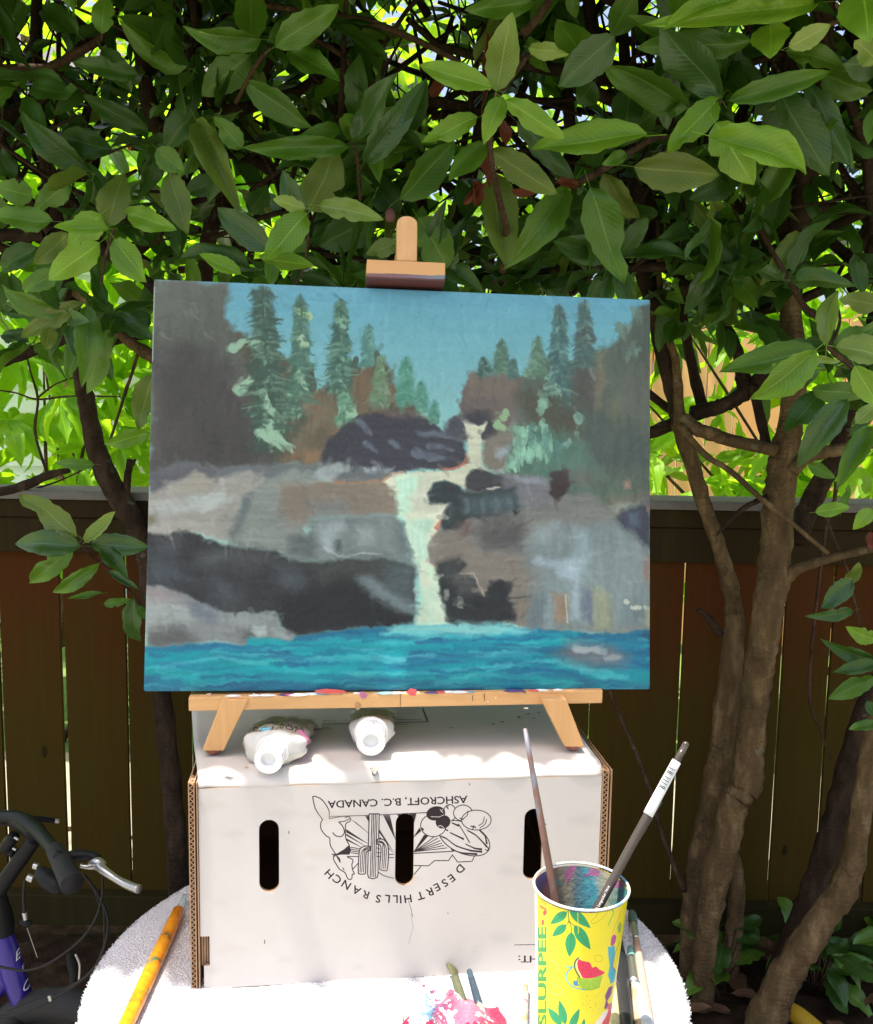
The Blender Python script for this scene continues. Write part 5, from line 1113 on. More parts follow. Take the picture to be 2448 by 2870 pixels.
h = cw_.ramp_f(cw_.math('ADD', sp.outputs[2], cw_.math('MULTIPLY', cw_.math('SUBTRACT', cw_.noise(cw_.coord('Object', (8, 8, 120)), 3, 4), 0.5), 0.004)), zo, zt)
fw_ = cw_.noise(cw_.coord('Object', (4, 60, 60)), 1.6, 6)
wd_ = cw_.mix(fw_, (0.60, 0.29, 0.095), (0.72, 0.40, 0.16))
side_ = cw_.ramp_f(sp.outputs[0], -0.04, 0.03)
smc = cw_.mix(side_, (0.20, 0.10, 0.10), (0.16, 0.27, 0.34))
cc = cw_.mix(cw_.math('LESS_THAN', h, 0.35), wd_, smc); cc = cw_.mix(cw_.math('LESS_THAN', h, 0.17), cc, (0.10, 0.035, 0.03))
cw_.col(cc); cw_.p(Roughness=0.45)
mb.obj('clamp_bar', cw_.m, easel, smooth=False, bevel=0.001)
m0 = tl(1111, 735, -0.004); m1 = tl(1168, 735, -0.004); mt = tl(1143, 610, -0.004)
w2 = (m1.x - m0.x) / 2; mx_ = (m0.x + m1.x) / 2
top = [(w2 * math.cos(t), mt.z - w2 * 0.75 + w2 * 0.75 * math.sin(t)) for t in [math.pi * i / 14 for i in range(15)]]
mb = MB(); mb.prism([(mx_ + x, z) for x, z in [(w2, zb + 0.026)] + top + [(-w2, zb + 0.026)]], 0.0, 0.0, None)
mb = MB(); MX = TM @ Matrix(((1,0,0,0),(0,0,1,0),(0,1,0,0),(0,0,0,1)))
tongue = [(mx_ + w2, p0.z + 0.0003)] + [(mx_ + x, z) for x, z in top] + [(mx_ - w2, p0.z + 0.0003)]
mb.prism(tongue, -0.010, 0.006, MX); mb.obj('clamp_tongue', M_beechv, easel, smooth=False, bevel=0.0012)
mb = MB(); mb.box((mx_ - w2 * 0.9, 0.0225, 0.02), (mx_ + w2 * 0.9, 0.040, p0.z + 0.02), TM); mb.obj('mast', M_beechv, easel, smooth=False, bevel=0.001)
M_rub = simple('foot_rubber', (0.30, 0.10, 0.06), 0.5)
ZT = 0.962
for k, (tx0, tx1, bx0, bx1, by, fx) in enumerate(((604, 674, 567, 627, 2105, 595), (1540, 1605, 1584, 1639, 2094, 1613))):
    zf = ZT + 0.0075; base = atz((bx0 + bx1) / 2, by, zf); pl = Vector((base.x, base.y, base.z))
    def lh(px, py): 
        n_ = bk.copy(); return onplane(px, py, pl, n_)
    quad = [lh(bx0, by), lh(bx1, by), lh(tx1 + (tx1 - bx1) * 0.5, 1960), lh(tx0 + (tx0 - bx0) * 0.5, 1960)]
    mb = MB(); d = bk * 0.02
    for v in (2, 3): quad[v] = quad[v] + Vector((0, 0, 0))
    vs = quad + [q + d for q in quad]; mb.add(vs, [(0,1,2,3), (5,4,7,6), (0,4,5,1), (1,5,6,2), (2,6,7,3), (3,7,4,0)])
    leg = mb.obj('leg', M_beechv, easel, smooth=False, bevel=0.001)
    mb = MB(); c0 = lh(fx, by) + bk * 0.010; c0.z = ZT + 0.0012
    mb.lathe([(0.001, 0), (0.005, 0.0006), (0.0075, 0.003), (0.008, 0.0062), (0.001, 0.0063)], Matrix.Translation(c0), 16); mb.obj('foot_pad', M_rub, leg)
a0 = TM @ Vector((mx_, 0.05, 0.30)); 
mb = MB(); tgt = CO + bk * 0.16; tgt.z = ZT + 0.0012; dirv = (a0 - tgt); mb.tube([tgt + Vector((0,0,0.008)), a0], [(0.011, 0.006)] * 2, 4, flat=(1, 0, 0)); mb.obj('rear_leg', M_beechv, easel, smooth=False)

# ------------------------------------------------------------------ cardboard box with printed front
BP = atz(556, 2178, ZT); BE = atz(1688, 2143, ZT)
bu = (BE - BP); BWID = bu.length; bu.normalize(); bn = Vector((-bu.y, bu.x, 0))
TABZ = 0.7535
RAD = 0.011
BP0 = Vector((BP.x, BP.y, 0)) - bn * 0.0015
def bfront(px, py): return onplane(px, py, BP0, bn)
def buv(p): d = Vector(p) - BP0; return d.dot(bu), p.z
FWID, FZ0 = BWID, TABZ - 0.0025
def box_uv(px, py):
    u, z = buv(bfront(px, py)); return (u + 0.01) / (BWID + 0.02), 1 - (z - 0.75) / 0.22
IW, IH = 1700, 880
BX = Ras(IW, IH, (236, 228, 219), box_uv)
ink = (50, 40, 44); LG = ((840, 2180), 2.945)
def bl(pts, w=4.2, c=ink): BX.line(Z(*LG, *pts), w * 0.56 + 1.0, c, 0.7)
def bp(pts, c=ink): BX.poly(Z(*LG, *pts), c, 0.8)
def curve(pts, k=8):
    P, _ = smooth_path([(x, y, 0) for x, y in pts], 1, k); return [(p.x, p.y) for p in P]
BX.text('ASHCROFT, B.C. CANADA', *Z(*LG, (1383, 150), (233, 192)), 20, ink)
for q_ in (-1.8, 1.8): BX.text('ASHCROFT, B.C. CANADA', *Z(*LG, (1383 + q_, 150), (233 + q_, 192)), 20, ink); BX.text('ASHCROFT, B.C. CANADA', *Z(*LG, (1383, 150 + q_ * .6), (233, 192 + q_ * .6)), 20, ink)
cx0, cy0, Rr = 790, 258, 715
word = 'DESERT HILLS RANCH'; poss = [(1325,755),(1255,830),(1200,870),(1135,905),(1075,945),(1000,975),None,(895,1000),(835,1005),(790,1003),(725,1000),(650,1000),None,(545,965),(470,930),(385,885),(310,840),(245,795)]
for ch, po in zip(word, poss):
    if po is None: continue
    T = text_tris(ch); w = T[:, :, 0].max() - T[:, :, 0].min(); T = T - [T[:, :, 0].min() + w / 2, CAPH / 2]
    upv = np.array([po[0] - cx0, po[1] - cy0], float); upv /= np.linalg.norm(upv); rt = np.array([-upv[1], upv[0]])
    if rt[0] > 0: rt = -rt
    s = 62 / CAPH
    pts = np.array(po) + T[:, :, :1] * s * 1.08 * rt + T[:, :, 1:] * s * upv
    for ddx, ddy in ((-1.6, 0), (1.6, 0), (0, 1.6), (0, -1.6)): BX.tris(np.array(Z(*LG, *[(x + ddx, y + ddy) for x, y in pts.reshape(-1, 2)])).reshape(-1, 3, 2), ink)
sun0 = (900, 615)                                            # rays of the setting sun
bl([(250,320),(560,312),(1060,288)]); 
for (x0, y0, x1, y1, w0) in ((420,345,420,372,0),):
    pass
def rayw(a, b, tip): bp([a, b, tip])
for a, b, tip in (((412,335),(470,372),(620,500)), ((545,318),(580,316),(600,420)), ((690,310),(745,308),(795,520)), ((808,305),(868,303),(855,420)), ((905,300),(965,297),(925,460)), ((990,412),(1005,440),(935,500)),
                  ((385,425),(385,452),(580,555)), ((385,462),(385,478),(560,575)), ((385,500),(392,520),(540,590)), ((640,430),(655,420),(785,625)), ((655,500),(668,492),(780,630))): rayw(a, b, tip)
for x, y in ((1060,480),(1110,490),(1140,500),(1160,520),(1175,540),(1190,560),(1215,580)): bl([(x, y), (945, 612)], 4)
rayw((1030,470),(1060,480),(945,605))
for y in (575, 590, 605, 620): bl([(425, y), (500, y + 12)], 4)
bl([(395,650),(490,652)]); bl([(735,635),(775,635)]); bl([(735,660),(775,660)]); bl([(945,625),(1270,608)], 5)
bl([(945,725),(1065,728),(1115,685),(1230,685),(1262,638),(1305,697),(1425,690),(1445,645)], 4.5); bl([(945,800),(1000,735)], 4.5)
bl(curve([(650,780),(700,810),(775,830)]), 4.5); bl([(440,755),(490,700)], 4.5)
# cactus
def outl(pts, fill=True):
    if fill: BX.poly(Z(*LG, *pts), (236, 228, 219), 0.8)
    bl(list(pts) + [pts[0]], 5.5)
outl([(575,300),(658,298),(648,800),(640,825),(605,835),(570,825),(562,795)])
for x in (592, 606, 620, 634): bl([(x + 6, 305), (x - 8, 818)], 4)
outl(curve([(585,568),(540,565),(500,590),(490,650),(485,780),(500,795),(530,795),(545,780),(548,650),(555,610),(588,600)], 4))
for d in (0, 14, 28): bl(curve([(585,575 + d*0.7),(545,580 + d*0.6),(510 + d,620),(504 + d,700),(500 + d,780)], 4), 3.6)
outl(curve([(640,510),(690,510),(725,550),(735,620),(725,755),(700,767),(670,760),(662,740),(672,620),(668,560),(635,548)], 4))
for d in (0, 14, 28): bl(curve([(640,520 + d*0.7),(685,530 + d*0.4),(715 - d,580),(714 - d,660),(708 - d,750)], 4), 3.6)
bl([(640,580),(662,590)], 4); bl([(640,620),(662,620)], 4); bl([(640,650),(662,650)], 4)
# coyote head (upside down)
bl(curve([(108,158),(130,155),(175,175),(215,220),(243,275),(246,338)]), 5); bl(curve([(108,158),(125,240),(150,290),(190,345)]), 5)
bl(curve([(190,345),(175,380),(180,430),(220,480),(248,500),(255,560),(290,620),(330,690)]), 5)
bl(curve([(285,640),(280,670),(300,710),(330,755),(375,785),(400,835),(430,835),(435,800),(452,795),(440,765),(432,720),(440,680),(395,655)]), 5)
bl(curve([(246,338),(320,325),(395,318),(420,335),(415,360),(385,378),(378,420),(382,500),(410,555)]), 5); bl(curve([(325,365),(370,360),(410,340)]), 4.5); bl(curve([(325,368),(355,400),(370,450),(345,485),(300,480),(275,455)]), 5)
bp([(412,553),(425,600),(412,635),(340,635),(275,650),(320,620),(370,590)]); bl(curve([(310,650),(330,670),(335,700)]), 5); bl([(358,745),(368,762)], 4); bl([(270,632),(300,640)], 7); bl([(285,655),(300,628)], 5)
for x in (375, 385, 395): bl([(x, 318), (x + 2, 330)], 4)
# fruit
W_ = (236, 228, 219)
def disc(cx, cy, rx, ry, fill=W_, ow=4.5, rot=0):
    P = [(cx + rx*math.cos(t)*math.cos(rot) - ry*math.sin(t)*math.sin(rot), cy + rx*math.cos(t)*math.sin(rot) + ry*math.sin(t)*math.cos(rot)) for t in [6.2832*i/40 for i in range(40)]]
    BX.poly(Z(*LG, *P), fill, 0.8); bl(P + [P[0]], ow)
disc(1360, 500, 225, 125, W_, 5, 0.42)
for k, pts in enumerate((((1165,480),(1210,500),(1290,560),(1410,600),(1500,610)), ((1240,450),(1300,480),(1350,505)), ((1255,370),(1310,395)), ((1370,545),(1440,580),(1500,590)), ((1380,430),(1450,470),(1520,540),(1545,570)), ((1480,430),(1530,480),(1545,540)), ((1250,590),(1340,620),(1460,630)), ((1310,380),(1360,460),(1400,530)))):
    BX.line(Z(*LG, *curve(pts, 5)), (2, 7.5 if k != 7 else 4), ink, 0.8)
    BX.line(Z(*LG, *[(x + 6, y + 7) for x, y in pts]), 3, ink, 0.8)
bl(curve([(1535,595),(1555,600),(1558,575)]), 5)
disc(1105, 395, 105, 92); disc(1240, 290, 52, 68); disc(1350, 292, 78, 66); disc(1460, 350, 122, 82)
disc(1125, 295, 75, 55, ink, 4, -0.2); disc(1185, 365, 58, 52, ink, 4, -0.3)
BX.line(Z(*LG, (1085,322),(1150,325),(1190,308)), 2.5, W_, 0.6); BX.line(Z(*LG, (1145,400),(1165,395),(1190,412)), 3, W_, 0.6); BX.line(Z(*LG, (1160,262),(1185,290)), 2.5, W_, 0.6); BX.line(Z(*LG, (1180,262),(1170,280)), 2.5, W_, 0.6)
bl([(1010,418),(1022,430)], 9); bl([(1210,430),(1222,436)], 8); bl(curve([(1390,275),(1385,310),(1350,340)]), 4); bl(curve([(1525,325),(1515,370),(1480,395)]), 4); bl(curve([(1545,345),(1530,385),(1490,415)]), 4); bl([(1325,335),(1350,345)], 6); bl([(1415,400),(1455,410)], 7); bl([(1440,395),(1430,425)], 5); bl([(1210,235),(1228,258)], 4); bl([(1228,230),(1222,252)], 4)
bl(curve([(900,1015),(920,1080),(935,1150)]), 2.0, (110, 104, 100)); BX.line([box_uv(*p) * np.array([1, 1]) if False else p for p in []] or Z((0,0),1,(1152,2560),(1158,2600),(1150,2630),(1146,2645)), 1.0, (110, 104, 100), 0.6)
[BX.text('WEIGHT:', (1606 + q_, 2679), (1454 + q_, 2679), 19, ink) for q_ in (-0.7, 0.7)]; BX.line([(1443, 2649), (1660, 2645)], 2.6, ink, 0.6)
BX.line([(742, 2636), (742, 2645)], 3, (60, 50, 50), 0.6); BX.line([(810, 2330), (810, 2337)], 3, (90, 80, 76), 0.6)
BX.poly([(1040,2147),(1062,2147),(1056,2160),(1054,2176),(1046,2176),(1044,2160)], (150, 148, 138), 2, 3, wn=None)
BX.poly([(1270,2155),(1298,2155),(1296,2172),(1272,2174)], (196, 190, 180), 8); BX.line([(1316, 2197), (1317, 2200)], 4, (120, 112, 108), 0.8)
for (x, y) in ((980, 2795), (1453, 2790), (1530, 2310), (1255, 2560)): BX.line([(x, y), (x + 2, y + 1)], 3, (80, 70, 70), 0.8)
rs_ = random.Random(77)
for i in range(26):
    x, y = rs_.uniform(570, 1680), rs_.uniform(2240, 2740); w = rs_.uniform(14, 60); k = rs_.choice(((214, 206, 196), (222, 210, 196), (210, 206, 200)))
    BX.poly([(x + w * math.cos(t) * rs_.uniform(.6, 1.2), y + w * 0.4 * math.sin(t) * rs_.uniform(.6, 1.2)) for t in [6.2832 * j / 10 for j in range(10)]], k, 14, alpha=0.35)
for i in range(20):
    x, y = rs_.uniform(570, 1680), rs_.uniform(2230, 2740); L = rs_.uniform(6, 40); a_ = rs_.uniform(-0.5, 0.5)
    BX.line([(x, y), (x + L * math.cos(a_), y + L * math.sin(a_))], 1.2, (205, 196, 186), 0.7, alpha=0.6)
M_boxp = print_mat('printed_white_card', BX.image('box_print', 0.72), 0.6, 0.08, spec=0.25)
M_card = simple('white_card', (0.70, 0.66, 0.61), 0.6, var=0.06, scale=30)
M_kraft = simple('kraft_card', (0.36, 0.215, 0.115), 0.8, var=0.2, scale=90)
M_kraftd = simple('kraft_flutes', (0.20, 0.11, 0.06), 0.85, var=0.2, scale=90)
bx = thing('cardboard_box', 'white cardboard produce box with an upside-down printed ranch logo and three slots, carrying the easel', 'box', tuple(BP0 + bu * BWID / 2 + Vector((0, 0, TABZ))))
BM = Matrix(((bu.x, bn.x, 0, BP0.x), (bu.y, bn.y, 0, BP0.y), (0, 0, 1, 0), (0, 0, 0, 1)))
bm = bmesh.new()
def slot(px0, px1, py0, py1):
    u0, z1 = buv(bfront(px0, (py0 + py1) / 2))[0], buv(bfront((px0 + px1) / 2, py0))[1]
    u1, z0 = buv(bfront(px1, (py0 + py1) / 2))[0], buv(bfront((px0 + px1) / 2, py1))[1]; r = (u1 - u0) / 2 * 0.98; c = (u0 + u1) / 2
    return [(c + r * math.cos(t), z1 - r + r * math.sin(t)) for t in [math.pi * i / 10 for i in range(11)]] + [(c + r * math.cos(t), z0 + r + r * math.sin(t)) for t in [math.pi + math.pi * i / 10 for i in range(11)]]
slots = [slot(726, 783, 2298, 2500), slot(1108, 1161, 2281, 2482), slot(1468, 1521, 2267, 2465)]
ny0 = buv(bfront(559, 2626))[1]; ny1 = buv(bfront(559, 2708))[1]; nd = 0.0085
outer = [(0, ny0), (0, ZT - RAD), (BWID, ZT - RAD), (BWID, FZ0), (0.003, FZ0), (0.003, ny1), (nd, ny1), (nd, ny0)]
edges = []
for loop in [outer] + slots:
    vv = [bm.verts.new((x, 0, z)) for x, z in loop]; edges += [bm.edges.new((vv[i], vv[(i + 1) % len(vv)])) for i in range(len(vv))]
bmesh.ops.triangle_fill(bm, edges=edges, use_beauty=True, use_dissolve=False)
g = bmesh.ops.extrude_face_region(bm, geom=bm.faces[:]); TC = 0.0038
for v in [x for x in g['geom'] if isinstance(x, bmesh.types.BMVert)]: v.co.y += TC
bmesh.ops.recalc_face_normals(bm, faces=bm.faces[:])
ul = bm.loops.layers.uv.new('UVMap')
for f in bm.faces:
    if abs(f.normal.y) < 0.5: f.material_index = 1
    for l in f.loops: l[ul].uv = ((l.vert.co.x + 0.01) / (BWID + 0.02), (l.vert.co.z - 0.75) / 0.22)
bm.transform(BM); me = bpy.data.meshes.new('front_panel'); bm.to_mesh(me); bm.free(); me.materials.append(M_boxp); me.materials.append(M_kraft)
link('front_panel', me, bx)
# folded edge and top
mb = MB(); NB = 60; prof = []
for i in range(9):
    t = i / 8 * math.pi / 2; prof.append((RAD - RAD * math.cos(t), ZT - RAD + RAD * math.sin(t)))
for yy in (0.05, 0.1, 0.2, 0.31): prof.append((yy, ZT))
vs = []; uvs = []; arc = 0; lastp = (0, ZT - RAD)
for j, (yy, zz) in enumerate(prof):
    arc += math.hypot(yy - lastp[0], zz - lastp[1]); lastp = (yy, zz)
    fl = 0.033 * min(1, yy / 0.19)
    for i in range(NB + 1):
        u = i / NB; x = -fl * 0.95 * (1 - u) + (BWID + fl * 0.05) * u
        x = -0.0 * (1-u) + (x if True else 0)
        dz = -0.0006 * math.sin(u * 23) * math.sin(yy * 80) + (0.0012 * math.exp(-((u - 0.02) / 0.02) ** 2) if j < 9 else 0)
        vs.append(BM @ Vector((x, yy + (0.0006 * math.sin(u * 31) if j < 9 else 0), zz + dz))); uvs.append(((u * BWID + 0.01) / (BWID + 0.02), (ZT - RAD + arc - 0.75) / 0.22))
fs = [(j*(NB+1)+i, j*(NB+1)+i+1, (j+1)*(NB+1)+i+1, (j+1)*(NB+1)+i) for j in range(len(prof)-1) for i in range(NB)]
b0 = len(vs)
mb.add(vs, fs, uvs)
o = mb.obj('top_panel', [M_boxp], bx); sm = o.modifiers.new('solid', 'SOLIDIFY'); sm.thickness = 0.0036; sm.offset = 1 if False else -1; sm.use_rim = True
# small printed panel on the top, half under the ledge
def topat(px, py): return atz(px, py, ZT + 0.0004)
def ribbon(parent, pts, w, hit, mat, name='print_line', up=Vector((0, 0, 1))):
    mb = MB(); P = [hit(*p) for p in pts]
    for a_, b_ in zip(P[:-1], P[1:]):
        d = (b_ - a_).normalized(); s_ = d.cross(up).normalized() * w * 0.5; mb.add([a_ - s_, b_ - s_, b_ + s_, a_ + s_], [(0, 1, 2, 3)])
    return mb.obj(name, mat, parent, smooth=False)
M_ink = simple('printing_ink', (0.035, 0.045, 0.035), 0.6)
mb = MB()
def rb(pts, w):
    P = [topat(*p) for p in pts]
    for a_, b_ in zip(P[:-1], P[1:]):
        d = (b_ - a_).normalized(); s_ = d.cross(Vector((0, 0, 1))).normalized() * w * 0.5; mb.add([a_ - s_, b_ - s_, b_ + s_, a_ + s_], [(0, 1, 2, 3)])
rb([(1185, 1985), (1199, 2023), (1090, 2026), (880, 2030)], 0.0016)
rp2 = random.Random(11)
for (y, x0, x1, w) in ((1992,1068,1170,.0008),(1999,1085,1165,.0008),(2011,1090,1098,.0022),(2011,1101,1108,.0022),(2017,1080,1182,.001),(2031,1070,1140,.0009),(1985,1100,1180,.0008)):
    x = x0
    while x < x1:
        L = rp2.uniform(2, 9); rb([(x, y), (min(x + L, x1), y - 0.1)], w * 1.6); x += L + rp2.uniform(1.5, 3)
for (x, y) in ((908,2020),(918,2020),(928,2021),(938,2021),(914,2040),(922,2042)): rb([(x, y), (x + 5, y)], 0.0018)
tag(mb.obj('printed_panel', M_ink, bx, smooth=False))
dabs(bx, [(1050,2159,10,12,(150,148,138)),(1383,2030,6,2,(120,120,110)),(1408,2024,8,2.5,(120,120,110)),(1455,2010,5,4,(90,100,80)),(1482,2002,7,2,(110,116,100)),(1498,2014,4,2,(100,108,90)),(1510,1998,6,2,(110,116,100)),(1265,2040,7,2,(150,148,140)),(690,2148,6,4,(214,180,160)),(640,2170,14,2,(190,170,150))],
     lambda x, y: atz(x, y, ZT + 0.0009), Vector((0, 0, 1)), 'paint_spot')
# side panels: thick corrugated edges facing the camera
def flute_panel(name, u0, u1, z0, z1, yf=-0.002):
    mb = MB(); t = 0.0011; n = 2; w = (u1 - u0)
    mb.box((u0, yf + 0.001, z0), (u0 + t, 0.31, z1), BM, mi=0); mb.box((u1 - t, yf, z0), (u1, 0.31, z1), BM, mi=0)
    mb.box((u0 + w * 0.62 - t / 2, yf + 0.0005, z0), (u0 + w * 0.62 + t / 2, 0.31, z1), BM, mi=0)
    o = mb.obj(name, [M_kraft], bx, smooth=False)
    fl = MB(); a0, a1 = u0 + t, u0 + w * 0.62 - t / 2; z = z0; per = 0.0052; k = 0; P = []
    while z < z1: P.append((a0 if k % 2 else a1, z)); z += per / 2; k += 1
    for (xa, za), (xb, zb_) in zip(P[:-1], P[1:]):
        fl.add([BM @ Vector(p) for p in ((xa, yf + 0.001, za), (xb, yf + 0.001, zb_), (xb, 0.02, zb_), (xa, 0.02, za), (xa, yf + 0.001, za + 0.0009), (xb, yf + 0.001, zb_ + 0.0009), (xb, 0.02, zb_ + 0.0009), (xa, 0.02, za + 0.0009))],
               [(0,1,2,3), (7,6,5,4), (0,4,5,1), (3,2,6,7)])
    fl.obj('flutes', [M_kraft], o, smooth=False)
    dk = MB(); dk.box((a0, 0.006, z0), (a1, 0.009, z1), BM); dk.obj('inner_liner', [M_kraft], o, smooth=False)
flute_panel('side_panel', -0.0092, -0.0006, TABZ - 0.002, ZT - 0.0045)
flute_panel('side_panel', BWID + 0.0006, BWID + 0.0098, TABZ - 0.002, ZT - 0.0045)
mb = MB(); 
for k in range(4): mb.box((0.0005 + 0.0023 * k, 0.004 + 0.0004 * k, ny1 - 0.002), (0.0022 + 0.0023 * k, 0.02, ny0 + 0.002), BM)
mb.obj('notch_layers', M_kraft, bx, smooth=False)
mb = MB(); mb.box((0.0, 0.306, TABZ + 0.001), (BWID, 0.31, ZT - 0.005), BM); mb.obj('back_panel', M_kraft, bx, smooth=False)
mb = MB(); mb.box((0.001, 0.006, TABZ + 0.0008), (BWID - 0.001, 0.305, TABZ + 0.004), BM); mb.obj('bottom_panel', M_kraft, bx, smooth=False)

# ------------------------------------------------------------------ paint tubes lying on the box
def tube_paint(label, capc, hdg, cap_r, body_w, length, crumple, sd, lines):
    """tube lying on the box top with its cap towards the camera"""
    rr = random.Random(sd); t = thing('paint_tube', label, 'paint tube', (capc.x, capc.y, ZT))
    ax = Vector((math.sin(hdg), math.cos(hdg), 0)); sx = Vector((math.cos(hdg), -math.sin(hdg), 0)); up = Vector((0, 0, 1))
    M = Matrix(((sx.x, up.x * 0, ax.x, capc.x), (sx.y, 0, ax.y, capc.y), (0, 1, 0, capc.z), (0, 0, 0, 1)))
    M = Matrix(((sx.x, 0, -ax.x, capc.x), (sx.y, 0, -ax.y, capc.y), (0, 1, 0, capc.z), (0, 0, 0, 1)))   # local z towards the camera, y up
    # cap: ridged cylinder with recessed round end
    mb = MB(); seg = 48; L = 0.018; prof = [(cap_r * 1.02, -L), (cap_r, -0.002), (cap_r * 0.95, 0), (cap_r * 0.52, 0), (cap_r * 0.49, -0.0012), (cap_r * 0.47, -0.0045), (0.0003, -0.0046)]
    vs_ = []
    for r_, z_ in prof:
        for k in range(seg * 2):
            an = math.pi * k / seg; q_ = r_ * (0.965 if (k % 4 < 2 and z_ < -0.0015 and r_ > cap_r * 0.97) else 1); vs_.append(M @ Vector((q_ * math.cos(an), q_ * math.sin(an), z_)))
    S2 = seg * 2; mb.add(vs_, [(i*S2+k, i*S2+(k+1)%S2, (i+1)*S2+(k+1)%S2, (i+1)*S2+k) for i in range(len(prof)-1) for k in range(S2)]); mb.obj('cap', M_cap_w, t, sharp=35)
    sh = MB(); sh.lathe([(cap_r * 0.9, -L - 0.0002), (cap_r * 1.10, -L - 0.0006), (cap_r * 1.16, -L - 0.002), (cap_r * 1.18, -L - 0.006)], M, 40); sh.obj('shoulder', M_foilb, t, sharp=40)
    body = MB(); N, S = 26, 40; vs = []; uvs = []
    for i in range(N + 1):
        f = i / N; z = -L - 0.004 - f * length; g_ = min(1, f / 0.13); g_ = g_ * (2 - g_); h0 = min(body_w * 0.36, 0.019) * (1 - 0.62 * f ** 0.8); w0 = body_w * 0.5; w0 = cap_r * 1.12 + (w0 - cap_r * 1.12) * g_; h0 = cap_r * 1.12 + (h0 - cap_r * 1.12) * g_
        for k in range(S):
            an = 2 * math.pi * k / S; cr = crumple * (rr.uniform(-1, 1) * 0.10 + math.sin(k * 0.9 + i * 0.8 + sd) * 0.5 + math.sin(i * 0.9 - k * 0.5) * 0.5)
            fl = 1 if f > 0.02 else 0.2
            x = math.cos(an) * (w0 + cr * fl); y = math.sin(an) * (h0 + cr * fl * 0.8)
            zbase = -(capc.z - ZT) + h0 + 0.0015; yy = y + (0 * (1 - min(1, f * 1.5)) + zbase * min(1, f * 1.5)) 
            yy = max(yy, -(capc.z - ZT) + 0.001)
            vs.append(M @ Vector((x, yy, z))); uvs.append((0.5 + x / (body_w * 1.25), 1 - f))
    body.add(vs, [(i*S+k, i*S+(k+1)%S, (i+1)*S+(k+1)%S, (i+1)*S+k) for i in range(N) for k in range(S)], uvs)
    TI = Ras(512, 768, (200, 197, 190), lambda x, y: (x / 512, y / 768)); wn = vnoise(512, 768, 8, 12, sd, 3)
    TI.a *= (1 + wn[..., None] * 0.06)
    TI.poly([(0, 110), (512, 100), (512, 700), (0, 700)], (150, 141, 126), 10)
    for q_ in range(26):
        x_, y_ = rr.uniform(0, 512), rr.uniform(20, 600); a_ = rr.uniform(0, 3.1); l_ = rr.uniform(20, 90); TI.line([(x_, y_), (x_ + l_ * math.cos(a_), y_ + l_ * math.sin(a_))], (rr.uniform(3, 9), 1), rr.choice(((240, 240, 236), (96, 92, 84), (236, 236, 232))), 1.5, raw=True, alpha=0.8)
    for (s, y, x0, x1, cap_, c) in lines:
        T = text_tris(s); a0_, a1_ = T[:, :, 0].min(), T[:, :, 0].max()
        TI.tris(np.stack([x1 - (T[:, :, 0] - a0_) / (a1_ - a0_) * (x1 - x0), y - T[:, :, 1] / CAPH * cap_], -1), c, raw=True)
    if sd == 3: TI.poly([(390,150),(470,130),(500,240),(400,260)], (214, 130, 170), 14, 0); TI.poly([(150,150),(210,140),(220,190),(160,200)], (110, 190, 214), 8, 0)
    m = NT('tube_foil'); tx = m.n('ShaderNodeTexImage'); tx.image = TI.image('tube_print', 1.0); uvn = m.n('ShaderNodeTexCoord'); m.l(uvn.outputs['UV'], tx.inputs[0])
    m.col(tx.outputs[0]); m.p(Metallic=0.0, Roughness=0.45, Specular_IOR_Level=0.25); m.bump(m.noise(m.coord('Object'), 60, 2), 0.18, 0.003)
    body.obj('body', m.m, t)
    e = MB(); zE = -L - 0.009 - length; e.box((-body_w * 0.56, -(capc.z - ZT) + 0.0015, zE - 0.012), (body_w * 0.56, -(capc.z - ZT) + 0.0065, zE + 0.002), M); e.obj('crimp', m.m, t, smooth=False, bevel=0.001)
    return t
M_cap_w = simple('cap_white_plastic', (0.82, 0.81, 0.79), 0.32, var=0.02)
M_foilb = simple('shoulder_white', (0.80, 0.79, 0.77), 0.35, var=0.03)
dk = (40, 36, 38)
c1 = onplane(752, 2143, Vector((0, 0.866, 0)), Vector((0, 1, 0)))
r1 = 0.0138; c1.z = max(c1.z, ZT + r1 + 0.001)
tube_paint('crumpled silver paint tube, its white cap overhanging the box edge, pink and blue smudges', c1, math.radians(0), r1, 0.062, 0.10, 0.0030, 3,
           [('NEWTON', 205, 90, 430, 74, dk), ('WINTON', 325, 90, 430, 84, dk), ('OIL COLOUR', 425, 100, 410, 62, dk), ('TITANIUM WHITE', 480, 90, 430, 26, dk)])
c2 = onplane(1040, 2088, Vector((0, 0.905, 0)), Vector((0, 1, 0))); r2 = 0.0148; c2.z = max(c2.z, ZT + r2 * 1.28 + 0.001)
tube_paint('rounder silver paint tube lying near the middle of the box top, white cap facing forward', c2, math.radians(-3), r2, 0.046, 0.10, 0.0016, 8,
           [('WINTON', 250, 90, 420, 84, dk), ('OIL COLOUR', 345, 110, 400, 56, dk)])

